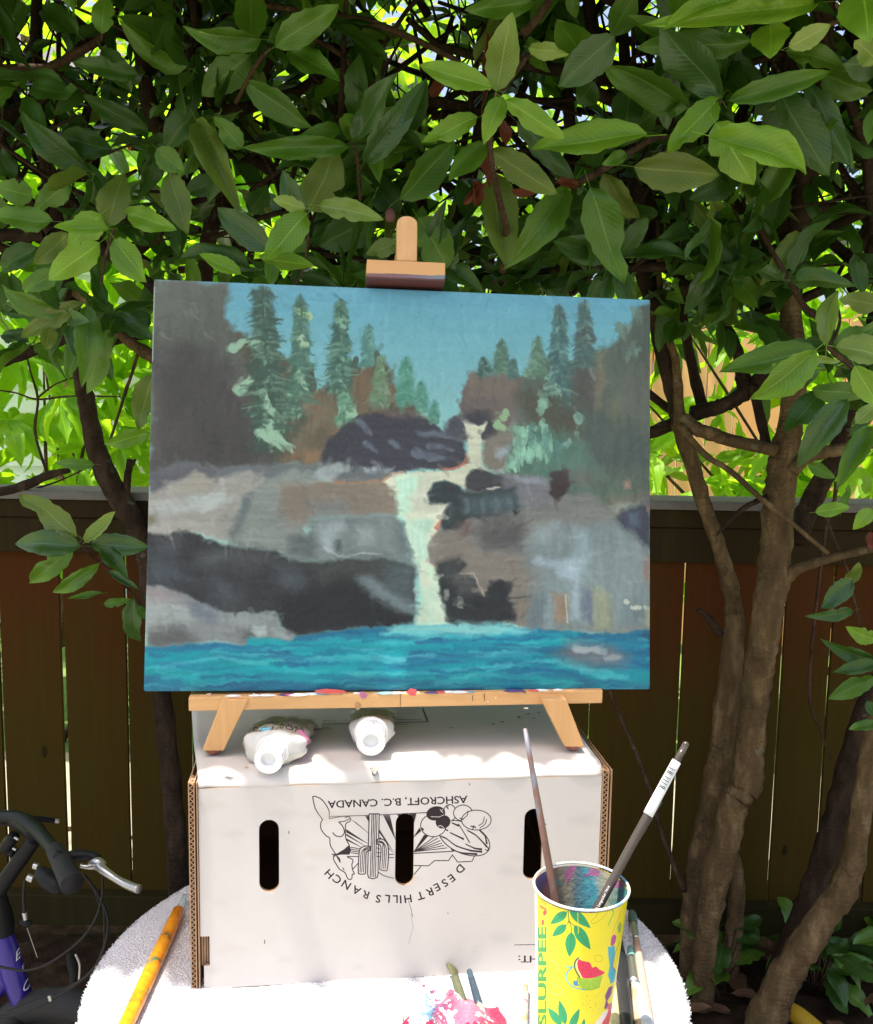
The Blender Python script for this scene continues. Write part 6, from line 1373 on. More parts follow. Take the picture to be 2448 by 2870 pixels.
# ------------------------------------------------------------------ round table and towel
TC0 = Vector((-0.0402, 0.893, 0)); TR0 = 0.2905
tb = thing('round_table', 'small round side table hidden under a white towel', 'table', (TC0.x, TC0.y, 0.03))
M_met = simple('table_metal', (0.05, 0.05, 0.055), 0.45)
mb = MB(); mb.lathe([(0.001, 0.722), (TR0 - 0.014, 0.722), (TR0 - 0.010, 0.729), (TR0 - 0.010, 0.744), (0.001, 0.745)], Matrix.Translation(TC0), 64); mb.obj('table_top', M_met, tb, sharp=40)
for k in range(4):
    an = math.pi / 4 + k * math.pi / 2; mb = MB(); d = Vector((math.cos(an), math.sin(an), 0)); mb.tube([TC0 + d * 0.16 + Vector((0, 0, 0.722)), TC0 + d * 0.24 + Vector((0, 0, 0.031))], 0.011, 10); mb.obj('leg', M_met, tb)
def towel_mat(name, c, sc=1.0):
    t = NT(name); f = t.noise(t.coord('Object'), 700, 3, 0.8); v = t.n('ShaderNodeTexVoronoi'); v.inputs['Scale'].default_value = 420; t.l(t.coord('Object'), v.inputs['Vector'])
    t.col(c); t.p(Roughness=0.95, Specular_IOR_Level=0.1, Sheen_Weight=0.3)
    t.bump(t.math('ADD', f, v.outputs['Distance']), 0.9, 0.003); return t
tm = towel_mat('white_terry', (0.76, 0.75, 0.79)).m
mb = MB(); S = 420; rings = []; rt_ = random.Random(4)
radii = [0.0005] + [TR0 * i / 46 for i in range(1, 46)]
vs = []
def towz(x, y): return 0.0668 - 0.06 + 0.0 + 0.0011 * math.sin(x * 47 + y * 31) + 0.0009 * math.sin(x * 23 - y * 61)
for i, r in enumerate(radii):
    for k in range(S):
        an = 2 * math.pi * k / S; x, y = r * math.cos(an), r * math.sin(an); z = 0.7485 + 0.0015 * math.sin(x * 40) * math.sin(y * 33) + rt_.uniform(-0.0007, 0.0007)
        vs.append((TC0.x + x, TC0.y + y, z + 0.0025))
nr = len(radii)
for j in range(1, 26):                     # rolled edge and hanging skirt
    f = j / 25
    for k in range(S):
        an = 2 * math.pi * k / S; wv = 0.010 * math.sin(an * 9) * max(0, f - 0.15) + 0.005 * math.sin(an * 23 + 1) * max(0, f - 0.15)
        if f < 0.2: q = f / 0.2 * math.pi / 2; r = TR0 - 0.006 + 0.006 * math.sin(q); z = 0.751 - 0.006 * (1 - math.cos(q))
        else: r = TR0 + wv; z = 0.745 - (f - 0.2) * 0.30
        q = rt_.uniform(-0.0009, 0.0009); vs.append((TC0.x + (r + q) * math.cos(an), TC0.y + (r + q) * math.sin(an), z + q))
tot = nr + 25
mb.add(vs, [(i*S+k, i*S+(k+1)%S, (i+1)*S+(k+1)%S, (i+1)*S+k) for i in range(tot - 1) for k in range(S)])
tw = mb.obj('towel', tm); tag(tw, 'thick white terry towel covering the round table, bright in the sun', 'towel')
fz = MB()                                  # terry loops along the rim and over the cloth
for i in range(15000):
    if i < 5200: an = rt_.uniform(0, 6.2832); r = TR0 + rt_.uniform(-0.006, 0.0005)
    else: an = rt_.uniform(0, 6.2832); r = TR0 * math.sqrt(rt_.random())
    base = Vector((TC0.x + r * math.cos(an), TC0.y + r * math.sin(an), 0.7505 - max(0, (r - TR0 + 0.006)) * 0.7)); o_ = max(0, (r / TR0 - 0.93)) * 12
    tip = base + Vector((math.cos(an) * o_ + rt_.uniform(-1, 1), math.sin(an) * o_ + rt_.uniform(-1, 1), rt_.uniform(0.6, 1.6))).normalized() * rt_.uniform(0.0015, 0.0028)
    s_ = Vector((-math.sin(an), math.cos(an), 0)) * 0.0006; fz.add([base - s_, base + s_, tip + s_ * 0.6, tip - s_ * 0.6], [(0, 1, 2, 3)])
tag(fz.obj('terry_loops', tm, tw), kind='stuff')

# ------------------------------------------------------------------ paper cup
TOPZ = 0.7535
CC = Vector((0.0, 0.765, 0)); rimc = aty(1630, 2482, 0.765); CC.x = rimc.x
RIMZ = rimc.z; R1 = 0.0392; R0 = 0.0285; CH = RIMZ - TOPZ
leanx = -0.004
def cup_pt(th, f, dr=0.0):
    r = R0 + (R1 - R0) * f + dr; return Vector((CC.x + leanx * (1 - f) + r * math.cos(th), CC.y + r * math.sin(th), TOPZ + CH * f))
def cup_uv(px, py):
    d = ray(px, py); o = CAM
    # iterate: intersect the cone nearest the camera
    t = 0.6
    best = None
    def g(t):
        p = o + d * t; f = (p.z - TOPZ) / CH; c = Vector((CC.x + leanx * (1 - f), CC.y)); r = R0 + (R1 - R0) * f
        return math.hypot(p.x - c.x, p.y - c.y) - r
    ta, tb_ = 0.55, None; n = 80; prev = g(0.55)
    mn = (abs(prev), 0.55)
    for i in range(1, n + 1):
        tt = 0.55 + 0.45 * i / n; v = g(tt)
        if v < mn[0]: mn = (v, tt)
        if v <= 0: 
            a_, b_ = 0.55 + 0.45 * (i - 1) / n, tt
            for _ in range(18):
                m_ = (a_ + b_) / 2
                if g(m_) > 0: a_ = m_
                else: b_ = m_
            tb_ = b_; break
    if tb_ is None: tb_ = mn[1]
    p = o + d * tb_; f = (p.z - TOPZ) / CH; c = Vector((CC.x + leanx * (1 - f), CC.y)); th = math.atan2(p.y - c.y, p.x - c.x)
    return (th + math.pi * 1.5) % (2 * math.pi) / (2 * math.pi), 1 - f
# front of the cup (-Y) is theta=-pi/2 -> u = 0.5
CU = Ras(1400, 900, (246, 228, 40), cup_uv); ZC = ((1480, 2380), 4.228)
def cp(pts, c, fe=0.8): CU.poly(Z(*ZC, *pts), c, fe)
def cl(pts, w, c): CU.line(Z(*ZC, *pts), w, c, 0.7)
CU.a[:, 1020:] = (246, 228, 40); CU.a[:, :360] = (238, 240, 236)
gn = vnoise(1400, 900, 8, 6, 31, 3)[..., None]; CU.a += gn * 7
cp([(-40,430),(60,470),(112,540),(120,900),(120,1500),(118,2100),(60,2300),(-60,2300)], (240, 242, 238))
CU.text('SLURPEE', *Z(*ZC, (222, 2085), (222, 925)), 23, (60, 160, 70), 0.0)
for o_ in (2, -2, 4, -4, 6): CU.text('SLURPEE', *Z(*ZC, (222, 2085 + o_ * 2.2), (222, 925 + o_ * 2.2)), 23, (60, 160, 70), 0.0); CU.text('SLURPEE', *Z(*ZC, (222 - abs(o_) * 1.6, 2085 + o_), (222 - abs(o_) * 1.6, 925 + o_)), 22, (60, 160, 70), 0.0)
CU.text('7', *Z(*ZC, (160, 905), (200, 640)), 10, (238, 90, 60)) if False else None
cp([(142,655),(218,700),(222,735),(196,792),(172,770),(192,722),(142,690)], (240, 120, 60)); cp([(178,745),(222,722),(226,760),(200,792)], (232, 72, 66)); cp([(166,838),(190,838),(190,905),(164,900)], (228, 60, 60))
CU.text('ELEVEN', *Z(*ZC, (135, 820), (228, 850)), 8, (70, 110, 80)) if False else CU.text('ELEVEN', *Z(*ZC, (136, 800), (228, 858)), 8.5, (96, 128, 60))
CU.line(Z(*ZC, (150,570),(158,610),(170,590),(178,640),(196,610),(205,660),(220,640)), 1.4, (90, 96, 60), 0.6)
gL, gD = (40, 160, 96), (24, 96, 70)
def cleaf(base, tip, w):
    b = np.array(base, float); t = np.array(tip, float); d = t - b; L = np.linalg.norm(d); d /= L; nn = np.array([-d[1], d[0]]); P = []
    for i in range(11): s_ = i / 10; P.append(tuple(b + d * L * s_ + nn * w / 2 * math.sin(math.pi * s_ ** 0.8) ** 0.9))
    for i in range(10, -1, -1): s_ = i / 10; P.append(tuple(b + d * L * s_ - nn * w / 2 * math.sin(math.pi * s_ ** 0.8) ** 0.9))
    cp(P, gL); cl([tuple(b), tuple(b + d * L * 0.92)], 1.3, gD); return b
cleaf((465,745),(266,892),105); cleaf((495,715),(745,938),115); cleaf((458,898),(288,1036),100); cleaf((552,905),(745,1192),130); cleaf((518,985),(492,1280),125)
cl(curve([(485,690),(480,760),(490,850),(515,930),(522,985)]), 3, gD); cl(curve([(488,845),(475,880),(458,898)]), 2.6, gD); cl(curve([(490,848),(520,885),(552,905)]), 2.6, gD); cl([(490,700),(470,740)], 2, gD)
cleaf((445,2080),(372,1790),95); cleaf((400,2090),(236,1880),95); cleaf((500,2140),(612,1895),90); cleaf((640,2200),(670,2010),60); cleaf((440,2300),(300,2150),90); cl(curve([(450,2040),(440,2120),(445,2300)]), 3, gD)
cp(curve([(600,1290),(640,1325),(720,1340),(750,1370),(765,1405),(810,1395),(850,1430),(912,1465),(860,1500),(760,1530),(650,1525),(600,1440),(585,1360)], 4), (232, 48, 86))
cl(curve([(612,1295),(582,1330),(590,1420),(640,1520)], 5), 5, (246, 240, 200)); cl(curve([(600,1292),(560,1340),(560,1420),(615,1525)], 5), 7, (70, 96, 80))
for x, y in ((655,1365),(715,1425),(650,1440),(745,1475),(815,1465),(690,1395)): cl([(x, y), (x - 4, y + 12)], 2.4, (110, 20, 40))
cp(curve([(585,1520),(650,1535),(760,1535),(860,1500),(885,1510),(860,1600),(850,1635),(760,1665),(680,1665),(610,1610)], 4), (160, 200, 50)); cl(curve([(585,1525),(600,1610),(670,1665),(760,1668),(850,1640)], 5), 2.4, (90, 150, 50))
for x, y in ((640,1560),(680,1650),(760,1655),(830,1610),(870,1530)): cl([(735,1545), (x, y)], 1.4, (210, 228, 120))
cl(curve([(455,1395),(500,1400),(545,1395)], 4), 6, (70, 184, 196)); cl(curve([(520,1410),(470,1460),(455,1540),(500,1610),(580,1650),(680,1672)], 5), (7, 5), (70, 184, 196)); cp([(535,1565),(590,1560),(600,1625),(545,1620)], (80, 150, 200))
P = [(840 + 46 * math.cos(t), 1298 + 42 * math.sin(t)) for t in [6.2832 * i / 20 for i in range(21)]]; cl(P, 2, (190, 160, 20))
cl(curve([(830,745),(812,800),(760,850),(770,885),(830,860),(900,810),(945,740),(915,715)], 5), 1.8, (180, 150, 30)); cl(curve([(1005,715),(1015,770),(985,830),(958,900)], 5), 7, (130, 196, 60))
cl(curve([(1100,720),(1080,820),(1040,900),(1000,1010),(985,1060)], 5), 2.2, (190, 70, 130)); cp([(1020,1010),(1050,1030),(1040,1100),(1010,1150),(980,1140),(990,1060)], (180, 70, 150)); cp([(950,1160),(1030,1145),(1035,1250),(1010,1400),(1050,1450),(1030,1560),(985,1600),(950,1500),(970,1380),(955,1260)], (72, 180, 196))
cl(curve([(1085,1110),(1050,1200),(1010,1300),(1000,1380),(1040,1440)], 5), 5, (160, 110, 140)); cp([(960,1640),(1010,1620),(990,1720),(940,1800),(960,1850),(930,1900),(905,1890),(925,1800),(915,1740)], (130, 60, 130)); cp([(1090,860),(1110,900),(1100,980),(1075,1000),(1060,930)], (150, 180, 90))
cp([(960,1840),(1000,1810),(985,1960),(960,2072),(900,2100),(880,2060),(930,1980)], (228, 70, 90)); cp([(800,2060),(900,1930),(960,1900),(930,1980),(880,2060),(840,2120)], (240, 226, 214))
for x, y, r in ((702,1745,4),(808,1745,3.6),(658,1838,3.2),(718,1835,3.4),(742,1875,5),(806,1838,5),(692,1805,2),(728,1793,3),(768,1915,3),(848,1898,2.4),(560,1833,2.4),(610,1898,3),(848,1718,2.2),(862,1838,2),(798,1865,3),(695,1850,2.5),(700,1940,2),(820,1940,2)): cl([(x, y), (x + 1, y + 1)], r, (120, 110, 20))
cl(curve([(270,1320),(330,1350),(372,1410),(330,1450)], 5), 4, (252, 244, 120)); cl(curve([(300,1520),(310,1600),(380,1630),(405,1690),(360,1730),(280,1700)], 5), 4, (252, 244, 120))
cl(curve([(560,715),(620,735),(700,740),(780,725),(860,715),(960,700)], 4), 4, (216, 110, 50)); cl([(590,700),(600,1000)], 4, (226, 220, 70))
M_cup = print_mat('cup_print', CU.image('cup_print', 0.9), 0.35)
cup = thing('paper_cup', 'tall yellow paper cup with fruit and leaf print, holding brushes', 'cup', (CC.x, CC.y, TOPZ))
mb = MB(); S = 96; N = 14; vs = []; uvs = []
for j in range(N + 1):
    f = j / N * 0.985
    for k in range(S + 1):
        th = -1.5 * math.pi + 2 * math.pi * k / S; vs.append(cup_pt(th, f)); uvs.append((k / S, f))
mb.add(vs, [(j*(S+1)+k, j*(S+1)+k+1, (j+1)*(S+1)+k+1, (j+1)*(S+1)+k) for j in range(N) for k in range(S)], uvs); mb.obj('wall', M_cup, cup)
# paint-stained inside
ti = NT('stained_inside'); cc_ = ti.coord('Object'); 
sx0 = ti.n('ShaderNodeSeparateXYZ'); tc0 = ti.n('ShaderNodeTexCoord'); ti.l(tc0.outputs['Object'], sx0.inputs[0])
fx_ = ti.math('ADD', ti.ramp_f(sx0.outputs[0], CC.x - 0.037, CC.x + 0.037), ti.math('MULTIPLY', ti.math('SUBTRACT', ti.noise(cc_, 42, 4), 0.5), 0.30))
c = ti.ramp(fx_, [(0.0, (0.10, 0.16, 0.36)), (0.10, (0.16, 0.08, 0.18)), (0.22, (0.36, 0.12, 0.05)), (0.30, (0.20, 0.16, 0.11)), (0.48, (0.24, 0.23, 0.17)), (0.56, (0.10, 0.16, 0.19)), (0.72, (0.04, 0.24, 0.32)), (0.85, (0.30, 0.27, 0.18)), (1.0, (0.05, 0.22, 0.22))])
hz_ = ti.ramp_f(sx0.outputs[2], RIMZ - 0.03, RIMZ); c = ti.mix(ti.math('MULTIPLY', ti.math('GREATER_THAN', ti.math('ADD', ti.math('MULTIPLY', hz_, 0.25), ti.noise(ti.coord('Object', (1.3, 1, 1)), 60, 3)), 0.72), 0.9), c, (0.34, 0.10, 0.22))
c = ti.mix(ti.math('GREATER_THAN', ti.noise(cc_, 75, 3), 0.64), c, (0.07, 0.25, 0.27))
ti.col(c); ti.p(Roughness=0.5); ti.bump(ti.noise(cc_, 160, 5), 0.6, 0.002)
mb = MB(); vs = []
for j in range(N + 1):
    f = 0.03 + j / N * 0.955
    for k in range(64): vs.append(cup_pt(2 * math.pi * k / 64, f, -0.0008))
mb.add(vs, [((j+1)*64+k, (j+1)*64+(k+1)%64, j*64+(k+1)%64, j*64+k) for j in range(N) for k in range(64)] + [tuple(range(64))]); mb.obj('inner_wall', ti.m, cup)
rm = NT('rim_paint'); c = rm.ramp(rm.noise(rm.coord('Object'), 30, 3), [(0.36, (0.20, 0.38, 0.62)), (0.46, (0.62, 0.60, 0.52)), (0.60, (0.60, 0.56, 0.42)), (0.66, (0.55, 0.12, 0.25)), (0.74, (0.2, 0.5, 0.5))]); rm.col(c); rm.p(Roughness=0.4)
mb = MB(); mb.tube([cup_pt(2 * math.pi * k / 72, 1.0, 0.0004) for k in range(73)], 0.0012, 8, cap=False); mb.obj('rim', rm.m, cup)
mb = MB(); mb.lathe([(0.0005, 0.0006), (R0 - 0.0004, 0.0006), (R0 - 0.0003, 0.001)], Matrix.Translation((CC.x + leanx, CC.y, TOPZ)), 48); mb.obj('base', M_card, cup)

# brushes in the cup
def brush(label, P0, P1, r, mats, stops, name='paint_brush', tips=None, rprof=None):
    """P0 (bristle end) to P1 (handle end); stops: (fraction, radius scale, material index)"""
    t = thing(name, label, 'paint brush', tuple(P0)); P0 = Vector(P0); P1 = Vector(P1); return t
def rod(parent, name, P0, P1, f0, f1, ra, rb, mat, seg=12, k=8, bulge=0.0, flat=None):
    P0 = Vector(P0); P1 = Vector(P1); P = []; R = []
    for i in range(k + 1):
        s_ = i / k; P.append(P0.lerp(P1, f0 + (f1 - f0) * s_)); r_ = ra + (rb - ra) * s_ + bulge * math.sin(math.pi * s_)
        R.append((r_ * flat, r_) if flat else r_)
    mb = MB(); mb.tube(P, R, seg); return mb.obj(name, mat, parent)
M_brown = NT('brown_lacquer'); c = M_brown.ramp(M_brown.noise(M_brown.coord('Object', (1, 1, 0.35)), 60, 3), [(0.38, (0.12, 0.06, 0.045)), (0.58, (0.16, 0.085, 0.06)), (0.66, (0.15, 0.15, 0.18)), (0.76, (0.22, 0.22, 0.24))]); M_brown.col(c); M_brown.p(Roughness=0.35); M_brown = M_brown.m
M_smear = NT('smeared_handle'); c = M_smear.ramp(M_smear.noise(M_smear.coord('Object'), 70, 4), [(0.36, (0.20, 0.26, 0.12)), (0.46, (0.45, 0.30, 0.20)), (0.54, (0.55, 0.42, 0.28)), (0.62, (0.30, 0.45, 0.42)), (0.7, (0.5, 0.14, 0.12))]); M_smear.col(c); M_smear.p(Roughness=0.5); M_smear = M_smear.m
M_ferr = simple('ferrule_metal', (0.55, 0.54, 0.52), 0.28, 0.9, var=0.1)
M_bgreen = simple('bristles_green', (0.05, 0.10, 0.07), 0.8, var=0.4, scale=300); M_bolive = simple('bristles_olive', (0.09, 0.09, 0.035), 0.8, var=0.4, scale=300); M_bteal = simple('bristles_teal', (0.03, 0.06, 0.075), 0.8, var=0.4, scale=300)
P1 = aty(1472, 2042, 0.80); PR = aty(1547, 2470, 0.775); dr_ = (PR - P1).normalized(); P0 = P1 + dr_ * ((TOPZ + 0.004 - P1.z) / dr_.z)
t = thing('paint_brush', 'brush with a long brown lacquered handle leaning left out of the yellow cup', 'paint brush', tuple(P0))
LBR = (P1 - P0).length; hB = rod(t, 'handle', P0, P1, 0.18, 1.0, 0.0031, 0.0019, M_brown, bulge=0.0008); rod(t, 'ferrule', P0, P1, 0.08, 0.1795, 0.0026, 0.003, M_ferr); rod(t, 'bristles', P0, P1, 0.0, 0.0795, 0.0015, 0.0026, M_bteal)
cr = NT('clear_acrylic'); cr.p(Base_Color=(0.085, 0.068, 0.055, 1), Roughness=0.12, Transmission_Weight=0.3, IOR=1.4); cr = cr.m
M_core = simple('dark_core', (0.10, 0.085, 0.08), 0.3, 0.4, var=0.2)
P1 = aty(1922, 2088, 0.80); PR = aty(1690, 2520, 0.765); dr_ = (PR - P1).normalized(); P0 = P1 + dr_ * ((RIMZ - 0.055 - P1.z) / dr_.z)
t = thing('paint_brush', 'clear-handled brush with a white barcode sticker near its rounded end, leaning right in the cup', 'paint brush', tuple(P0))
hd = rod(t, 'handle', P0, P1, 0.14, 1.0, 0.0036, 0.0029, cr, 16, 14, 0.0006); rod(t, 'core', P0, P1, 0.14, 0.93, 0.0022, 0.0014, M_core, 10); rod(t, 'ferrule', P0, P1, 0.05, 0.1395, 0.004, 0.005, M_ferr); rod(t, 'bristles', P0, P1, 0.0, 0.0495, 0.002, 0.004, M_bteal)
end = MB(); dd = (P1 - P0).normalized(); q = dd.to_track_quat('Z', 'Y').to_matrix().to_4x4(); end.lathe([(0.0029, 0.0), (0.0026, 0.0016), (0.0015, 0.0026), (0.0002, 0.003)], Matrix.Translation(P1 + dd * 0.0002) @ q, 16); end.obj('handle_tip', cr, t)
lb = rod(t, 'sticker', P0, P1, 0.66, 0.92, 0.0044, 0.0040, simple('sticker_white', (0.78, 0.80, 0.78), 0.4, var=0.05), 20)
side_v = dd.cross((CAM - P1).normalized()).normalized(); fr = side_v.cross(dd).normalized()
if fr.dot(CAM - P1) < 0: fr = -fr
mb = MB()
f_ = 0.80
for k in range(15):
    c0 = P0.lerp(P1, 0.79 + 0.007 * k); r_ = 0.004; hw = random.choice((0.0002, 0.0004)); an0, an1 = -0.9, 0.6
    vs = []
    for m_ in range(7):
        an = an0 + (an1 - an0) * m_ / 6; off = side_v * math.sin(an) + fr * math.cos(an)
        vs += [c0 + off * 0.00462 - dd * hw, c0 + off * 0.00462 + dd * hw]
    mb.add(vs, [(2*m_, 2*m_+1, 2*m_+3, 2*m_+2) for m_ in range(6)])
mb.obj('barcode', M_ink, lb)
def text_on(parent, s, c0, ax, nrm, size, mat, name='lettering', mirror=False):
    T = text_tris(s); T[:, :, 0] -= T[:, :, 0].min(); upv = nrm.cross(ax).normalized(); mb = MB()
    for tr in T: mb.add([c0 + ax * (p[0] * size / CAPH) + upv * ((p[1] - CAPH / 2) * size / CAPH) for p in tr], [(0, 1, 2)])
    return mb.obj(name, mat, parent, smooth=False)
M_wht = simple('white_ink', (0.75, 0.76, 0.74), 0.5, var=0.02)
text_on(hd, 'ZEN  Royal & Langnickel 7414', P0.lerp(P1, 0.14) + fr * 0.0048 + side_v * -0.0004, dd, fr, 0.0020, M_wht)
P1b = aty(1852, 2245, 0.792); PRb = aty(1676, 2535, 0.770); dr_ = (PRb - P1b).normalized(); P0b = P1b + dr_ * ((RIMZ - 0.05 - P1b.z) / dr_.z)
t = thing('paint_brush', 'slimmer clear-handled brush lying against the stickered one in the cup', 'paint brush', tuple(P0b))
rod(t, 'handle', P0b, P1b, 0.2, 1.0, 0.0026, 0.0020, cr, 14, 10, 0.0004); rod(t, 'core', P0b, P1b, 0.2, 0.93, 0.0016, 0.001, M_core, 8); rod(t, 'ferrule', P0b, P1b, 0.08, 0.1995, 0.003, 0.004, M_ferr); rod(t, 'bristles', P0b, P1b, 0, 0.0795, 0.0015, 0.003, M_bteal)
P1c = aty(1745, 2478, 0.795) ; P0c = Vector((CC.x - 0.006, 0.765, TOPZ + 0.01))
t = thing('palette_scraper', 'short flat dark green plastic handle resting against the cup rim on the right', 'scraper', tuple(P0c))
rod(t, 'handle', P0c, P1c, 0.3, 1.0, 0.008, 0.0085, simple('green_plastic', (0.015, 0.07, 0.065), 0.35), 12, flat=0.35); rod(t, 'blade', P0c, P1c, 0.0, 0.2995, 0.006, 0.007, M_ferr, 8, flat=0.15)

# brushes lying on the towel
def tz(px, py, h=0.006): return atz(px, py, 0.7525 + h)
def lay(label, pB, pE, secs, name='paint_brush', cat='paint brush'):
    A_ = tz(*pB); B_ = tz(*pE); d = (B_ - A_); t = thing(name, label, cat, tuple(A_)); sd = d.cross(Vector((0, 0, 1))).normalized()
    for nm, f0, f1, ra, rb_, mat, bl_, fl in secs: rod(t, nm, A_, B_, f0, f1, ra, rb_, mat, bulge=bl_, flat=fl)
    return t, A_, B_
M_pink = simple('pinkish_wood', (0.50, 0.32, 0.24), 0.5, var=0.3, scale=120); M_blk = simple('black_handle', (0.018, 0.018, 0.02), 0.45, var=0.4, scale=80)
lay('long smeared pinkish-handled brush with green bristles lying right of the cup', (1772, 2560), (1850, 3050), [('bristles',0,.075,.0042,.0044,M_bgreen,0.0008,None),('ferrule',.0755,.19,.0038,.0034,M_ferr,0,None),('handle',.1905,1,.0034,.0030,M_pink,0.0012,None)])
lay('thick black-handled brush lying on the towel against the right side of the cup', (1730, 2590), (1775, 3060), [('bristles',0,.10,.0035,.0050,M_ferr,0,None),('ferrule',.1005,.24,.0040,.0056,M_blk,0,None),('handle',.2405,1,.0060,.0056,M_blk,0.0010,None)])
lay('white and blue smeared brush lying at the outer side of the black-handled brush', (1782, 2745), (1860, 3070), [('bristles',0,.06,.0035,.0040,M_bgreen,0,None),('ferrule',.0605,.3,.0034,.0060,simple('smeared_grey', (0.45, 0.48, 0.50), 0.4, var=0.5, scale=90),0,None),('handle',.3005,1,.0062,.0072,simple('smeared_white_blue', (0.50, 0.55, 0.62), 0.45, var=0.6, scale=60),0.001,None)])
lay('cream-handled brush lying between the yellow cup and the black-handled brush', (1715, 2700), (1738, 3050), [('bristles',0,.05,.003,.0040,M_bgreen,0,None),('ferrule',.0505,.2,.0042,.0050,M_ferr,0,None),('handle',.2005,1,.0036,.0044,simple('cream_wood', (0.50, 0.46, 0.24), 0.5, var=0.4, scale=90),0.001,None)])
lay('brush with teal-smeared ferrule lying just inside the pinkish-handled brush', (1768, 2660), (1812, 3040), [('bristles',0,.08,.0035,.0045,simple('bristles_sea', (0.12, 0.28, 0.26), 0.7, var=0.4, scale=200),0,None),('ferrule',.0805,.3,.0045,.0055,M_ferr,0,None),('handle',.3005,1,.0036,.0032,M_smear,0.001,None)])
lay('thin stick-like brush handle smeared green and red, left of the cup', (1474, 2766), (1462, 3050), [('handle',0,1,.0030,.0042,M_smear,0,None)])
lay('olive-bristled fan brush poking out above the painted rag', (1268, 2715), (1345, 2960), [('bristles',0,.12,.0085,.0038,M_bolive,0,0.35),('ferrule',.1205,.45,.0040,.0044,simple('ferrule_olive', (0.10, 0.11, 0.06), 0.45, 0.1, var=0.4),0,None),('handle',.4505,1,.0044,.0035,M_smear,0,None)])
lay('dark teal brush beside the fan brush, above the painted rag', (1316, 2722), (1385, 2960), [('bristles',0,.13,.0026,.0034,M_bteal,0,None),('ferrule',.1305,.45,.0034,.0040,simple('ferrule_teal', (0.035, 0.06, 0.085), 0.4, 0.1, var=0.4),0,None),('handle',.4505,1,.0040,.0032,M_smear,0,None)])
M_or = NT('orange_plastic'); c = M_or.ramp(M_or.noise(M_or.coord('Object'), 45, 4), [(0.36, (0.12, 0.16, 0.07)), (0.42, (0.75, 0.22, 0.01)), (0.55, (0.85, 0.33, 0.015)), (0.7, (0.88, 0.40, 0.03))]); M_or.col(c); M_or.p(Roughness=0.25, Transmission_Weight=0.15); M_or = M_or.m
crb = NT('clear_bluish'); crb.p(Base_Color=(0.75, 0.88, 0.90, 1), Roughness=0.12, Transmission_Weight=0.7, IOR=1.45); crb = crb.m
t, A_, B_ = lay('orange translucent-handled brush with a clear tip at the left edge of the towel', (520, 2512), (300, 2990), [('clear_tip',0,.115,.0030,.0046,crb,0,None),('handle',.1155,1,.0067,.0064,M_or,0.0010,None)])
off = Vector((-0.0045, 0, 0.0)); rod(t, 'clear_sleeve', A_ + off, B_ + off, .17, .95, .0032, .0036, crb)
# paint rag
rg = NT('rag_terry'); cc_ = rg.coord('Object'); n1 = rg.noise(cc_, 22, 3); n2 = rg.noise(rg.coord('Object', (1.4, 1, 1)), 30, 4); n3 = rg.noise(cc_, 260, 3)
sx_ = rg.n('ShaderNodeSeparateXYZ'); tcx = rg.n('ShaderNodeTexCoord'); rg.l(tcx.outputs['Object'], sx_.inputs[0])
xr_ = rg.ramp_f(rg.math('ADD', sx_.outputs[0], rg.math('MULTIPLY', rg.math('SUBTRACT', n1, 0.5), 0.06)), -0.035, 0.055)
c = rg.ramp(xr_, [(0.0, (0.33, 0.28, 0.24)), (0.22, (0.42, 0.36, 0.32)), (0.30, (0.60, 0.60, 0.60)), (0.42, (0.10, 0.28, 0.42)), (0.5, (0.05, 0.05, 0.13)), (0.56, (0.30, 0.05, 0.11)), (0.75, (0.40, 0.15, 0.22)), (1.0, (0.28, 0.012, 0.05))])
c = rg.mix(rg.math('GREATER_THAN', rg.math('ADD', rg.math('MULTIPLY', n2, 0.7), rg.math('MULTIPLY', n3, 0.3)), 0.53), c, (0.66, 0.64, 0.65)); c = rg.mix(rg.math('GREATER_THAN', rg.noise(rg.coord('Object', (1, 1.5, 1)), 36, 4), 0.64), c, (0.26, 0.012, 0.05))
rg.col(c); rg.p(Roughness=0.95, Sheen_Weight=0.2); rg.bump(n3, 0.9, 0.003)
mb = MB(); N = 56; vs = []; c00 = [tz(1108, 2905, 0), tz(1172, 2772, 0), tz(1412, 2842, 0), tz(1400, 3000, 0)]
for j in range(N + 1):
    for i in range(N + 1):
        u, v = i / N, j / N; p = c00[0].lerp(c00[3], u).lerp(c00[1].lerp(c00[2], u), v); p = p.copy()
        e_ = min(1, min(u, 1 - u, v, 1 - v) * 9); hgt = 0.004 + 0.012 * e_ ** 0.5 * (0.55 + 0.45 * math.sin(u * 9 + v * 4)) * (0.6 + 0.4 * math.sin(v * 7 - u * 5 + 1)) + 0.010 * math.exp(-((u - 0.25 - 0.2 * v) / 0.09) ** 2) * e_
        p.z = 0.753 + hgt + random.uniform(0, 0.0009); p.x += 0.004 * math.sin(v * 11); p.y += 0.004 * math.sin(u * 13) + random.uniform(-.0006, .0006); vs.append(p)
mb.add(vs, [(j*(N+1)+i, j*(N+1)+i+1, (j+1)*(N+1)+i+1, (j+1)*(N+1)+i) for j in range(N) for i in range(N)])
o = mb.obj('paint_rag', rg.m); tag(o, 'crumpled terry rag stained crimson, pink and blue at the front of the towel', 'rag'); sm = o.modifiers.new('solid', 'SOLIDIFY'); sm.thickness = 0.003

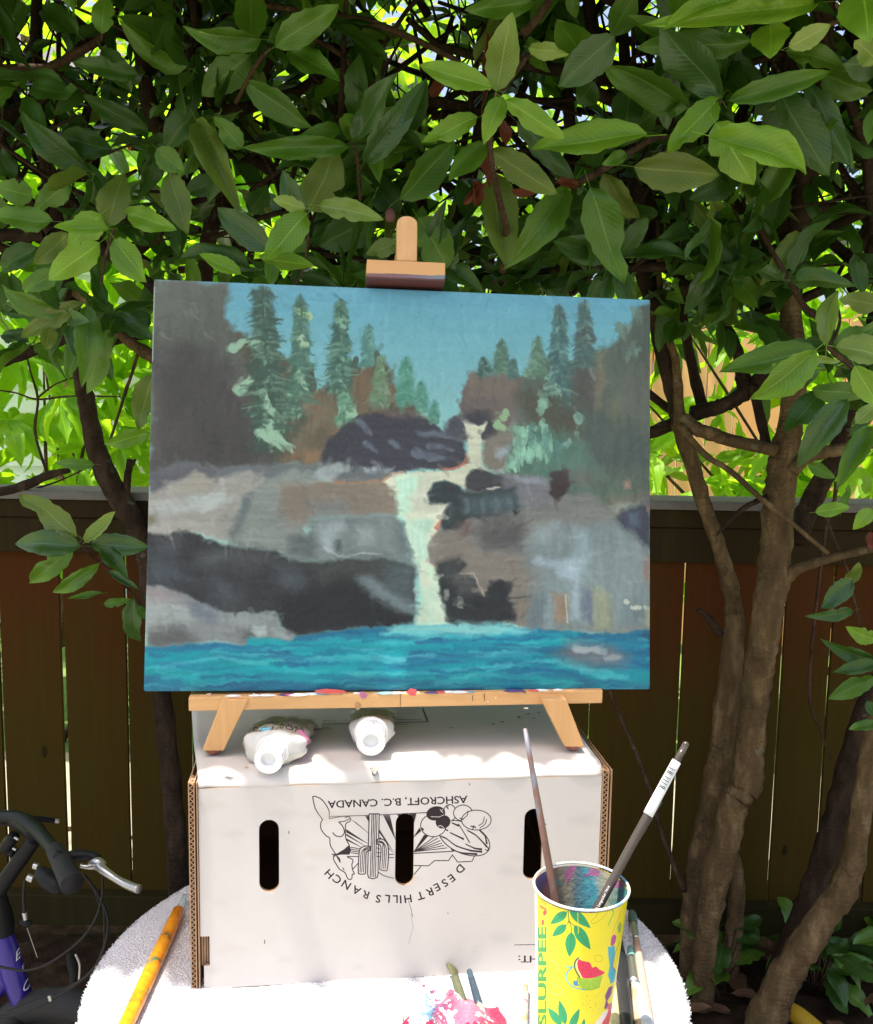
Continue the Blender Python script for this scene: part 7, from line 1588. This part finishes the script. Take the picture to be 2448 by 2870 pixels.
# ------------------------------------------------------------------ bicycle at the left edge
BY = 1.18; HB = ((0, 2200), 3.092)
def b(x, y, yy=BY): return aty(x / 3.092, 2200 + y / 3.092, yy)
bk_ = thing('bicycle', 'blue and black bicycle leaning in from the left edge, silver brake lever towards the table', 'bicycle', tuple(aty(60, 2800, BY).xy) + (0.03,))
M_bk = simple('black_alloy', (0.010, 0.010, 0.011), 0.5, 0.0, var=0.2, Specular_IOR_Level=0.18); M_rb = simple('black_rubber', (0.010, 0.009, 0.010), 0.75, var=0.3, scale=200, bump=0.3); M_sv = simple('silver_alloy', (0.50, 0.49, 0.47), 0.35, 0.85, var=0.1)
M_bl = simple('blue_enamel', (0.022, 0.010, 0.21), 0.35, var=0.1, Coat_Weight=0.2); M_cb = simple('cable_black', (0.012, 0.010, 0.010), 0.5, Specular_IOR_Level=0.3)
pxm = BY / F / 3.092
def bt(name, pts, w, mat, yy=BY, parent=None, seg=14, k=5):
    ys = yy if hasattr(yy, '__len__') else [yy] * len(pts)
    P = [b(*p, q) for p, q in zip(pts, ys)]; R = [q * pxm / 2 for q in (w if hasattr(w, '__len__') else [w] * len(pts))]; P, R = smooth_path(P, R, k); mb = MB(); mb.tube(P, R, seg); return mb.obj(name, mat, parent or bk_)
bt('handlebar', [(-420,180),(-200,220),(0,280),(180,300),(320,400),(430,520),(520,640)], [100,110,120,140,132,120,110], M_bk, [1.34,1.30,1.27,1.24,1.20,1.15,1.10])
bt('grip', [(470,560),(520,640),(580,760),(628,862)], [140,168,180,196], M_rb, [1.13,1.11,1.08,1.06])
bt('grip', [(-40,280),(60,290),(150,310)], [150,150,130], M_rb, [1.30,1.275,1.255])
bt('bar_clamp', [(80,280),(200,330),(320,420)], [150,190,180], M_bk, [1.27,1.24,1.21])
stem = bt('stem', [(300,470),(180,640),(60,810),(-30,950)], [140,150,150,150], M_bk, [1.215,1.22,1.225,1.23])
bt('stem_clamp', [(120,450),(60,540),(130,590)], [110,130,90], M_bk, [1.22,1.23,1.23])
bt('clamp_bolt', [(125,455),(160,475)], [26,26], M_sv, [1.19,1.19], seg=8); bt('clamp_bolt', [(110,550),(140,565)], [24,24], M_sv, [1.19,1.19], seg=8)
bt('bar_end', [(240,290),(380,300),(505,315)], [60,56,44], M_bk, [1.26,1.27,1.28]); bt('bar_end_cap', [(478,312),(512,318)], [46,46], M_sv, [1.275,1.277], seg=10)
bt('lever_clamp', [(560,640),(640,620),(760,610),(860,640)], [90,110,90,60], M_bk, [1.12,1.12,1.12,1.11])
lv = bt('brake_lever', [(695,700),(760,712),(850,700),(900,740),(1000,810),(1110,870),(1205,905)], [34,40,90,76,62,70,76], M_sv, [1.10,1.10,1.10,1.09,1.08,1.07,1.06])
bt('lever_pivot', [(780,690),(850,672),(910,700)], [50,90,50], M_sv, [1.105,1.10,1.10], seg=10)
bt('shifter', [(350,760),(420,820),(500,880),(540,900)], [120,170,150,90], M_bk, [1.14,1.13,1.12,1.12])
bt('shift_button', [(290,700),(330,710)], [60,60], M_sv, [1.15,1.15], seg=10); bt('shift_button', [(235,800),(285,820)], [60,70], M_sv, [1.16,1.16], seg=10)
bt('cable', [(740,790),(850,950),(930,1130),(930,1300),(870,1500),(760,1650),(600,1770),(380,1900),(150,1990),(-80,2020)], 26, M_cb, 1.14, seg=8)
bt('cable', [(760,830),(840,920),(900,1080),(905,1240),(900,1400),(820,1580),(690,1700),(480,1800),(300,1860),(60,1960)], 22, M_cb, 1.16, seg=8)
bt('cable', [(890,780),(890,880),(880,1000),(830,1160),(740,1300),(600,1430),(400,1560),(220,1610),(60,1590),(-60,1560)], 22, M_cb, 1.12, seg=8)
bt('cable', [(720,770),(800,870),(850,1000),(875,1080)], 22, M_cb, 1.17, seg=8)
bt('cable_noodle', [(215,830),(205,950),(208,1060),(215,1150)], 30, M_cb, 1.18, seg=8); bt('cable_stop', [(212,1110),(222,1170)], 44, M_sv, 1.18, seg=8); bt('cable_boot', [(180,1180),(240,1200),(270,1190)], [50,70,30], M_bk, 1.18, seg=8)
bt('cable_end', [(235,1240),(280,1370),(325,1500)], 6, M_sv, 1.18, seg=5); bt('cable_crimp', [(430,1830),(440,1870)], 40, M_sv, 1.14, seg=8)
bt('brake_arm', [(600,1470),(625,1560),(640,1660),(620,1760)], [50,90,90,40], M_bk, 1.2); bt('brake_pad', [(655,1470),(690,1560),(685,1690)], 22, M_sv, 1.19, seg=8)
bt('head_tube', [(20,1290),(60,1420),(110,1620),(170,1800),(200,1900)], [180,215,225,215,190], M_bl, 1.24, seg=20)
bt('headset', [(-30,950),(0,1080),(20,1180),(30,1290)], [170,200,215,200], M_bk, [1.23,1.235,1.24,1.24], seg=20); bt('crown_race', [(195,1890),(215,1960)], [200,180], M_bk, 1.24, seg=18)
bt('frame_tube', [(110,1640),(-60,1820),(-500,2300),(-900,2750)], [180,160,150,150], M_bl, [1.25,1.27,1.34,1.40], seg=16); bt('frame_tube', [(40,1400),(-300,1500),(-900,1650)], [120,110,100], M_bl, [1.25,1.29,1.38], seg=16)
htd = (b(170,1800,1.24) - b(60,1420,1.24)).normalized(); nrm = (CAM - b(110,1620,1.24)).normalized(); nrm = (nrm - htd * nrm.dot(htd)).normalized(); sdv = nrm.cross(htd).normalized()
if sdv.x < 0: sdv = -sdv
rr_ = 215 * pxm / 2
for s_, (x, y) in (('E', (150, 1462)), ('E', (198, 1575)), ('C', (228, 1722))):
    T = text_tris(s_, 1.0, 0.3); T = T - [T[:, :, 0].mean(), CAPH / 2]; axp = Vector((T.mean() * 0 + 1, 0, 0)); mbt = MB(); cpt_ = aty(x / 3.092, 2200 + y / 3.092, 1.24); 
    xdir = (RT * 0.93 + UP * 0.36).normalized(); ydir = (UP * 0.93 - RT * 0.25).normalized(); szl = (78 if s_ == 'C' or y < 1500 else 34) * pxm / CAPH
    for tr in T:
        q = []
        for p_ in tr:
            w_ = cpt_ + xdir * p_[0] * szl * 1.2 + ydir * p_[1] * szl
            ctr = b(60, 1420, 1.24) + htd * (w_ - b(60, 1420, 1.24)).dot(htd); dv = (w_ - ctr) - nrm * (w_ - ctr).dot(nrm); sl_ = min(dv.length, rr_ * 0.97); dn = dv.normalized() if dv.length > 1e-6 else sdv
            q.append(ctr + dn * sl_ + nrm * (math.sqrt(max(0, (rr_ * 1.03) ** 2 - sl_ ** 2)) + 0.0006))
        mbt.add(q, [(0, 1, 2)])
    mbt.obj('lettering', M_wht, bk_, smooth=False)
fa = b(215, 1960, 1.24); fork_end = Vector((fa.x + 0.11, fa.y - 0.05, 0.03 + 0.245))
for s_ in (-1, 1):
    o_ = Vector((0.02, 0.045, 0)) * s_; P, R = smooth_path([fa, fa + o_ + Vector((0.01, 0, -0.03)), (fa * 0.5 + fork_end * 0.5) + o_, fork_end + o_], [0.012, 0.014, 0.012, 0.009], 5); mb = MB(); mb.tube(P, R, 12); mb.obj('fork_blade', M_bk, bk_)
wM = Matrix.Translation(fork_end) @ Matrix.Rotation(math.radians(-24), 4, 'Z') @ Matrix.Rotation(math.pi / 2, 4, 'X')
wm = MB(); wm.tube([wM @ Vector((0.205 * math.cos(t), 0.205 * math.sin(t), 0)) for t in [6.28319 * i / 48 for i in range(49)]], [(0.012, 0.010)] * 49, 8, cap=False); wheel = wm.obj('wheel', M_bk, bk_)
wm = MB(); wm.tube([wM @ Vector((0.225 * math.cos(t), 0.225 * math.sin(t), 0)) for t in [6.28319 * i / 48 for i in range(49)]], 0.020, 10, cap=False); wm.obj('tyre', M_rb, wheel)
wm = MB(); wm.tube([wM @ Vector((0, 0, -0.04)), wM @ Vector((0, 0, 0.04))], 0.015, 12); wm.obj('hub', M_sv, wheel)
for k in range(24):
    t_ = 6.28319 * k / 24; wm = MB(); wm.tube([wM @ Vector((0.014 * math.cos(t_ + 0.5), 0.014 * math.sin(t_ + 0.5), 0.02 * (-1) ** k)), wM @ Vector((0.205 * math.cos(t_), 0.205 * math.sin(t_), 0))], 0.001, 4); wm.obj('spoke', M_sv, wheel, smooth=False)
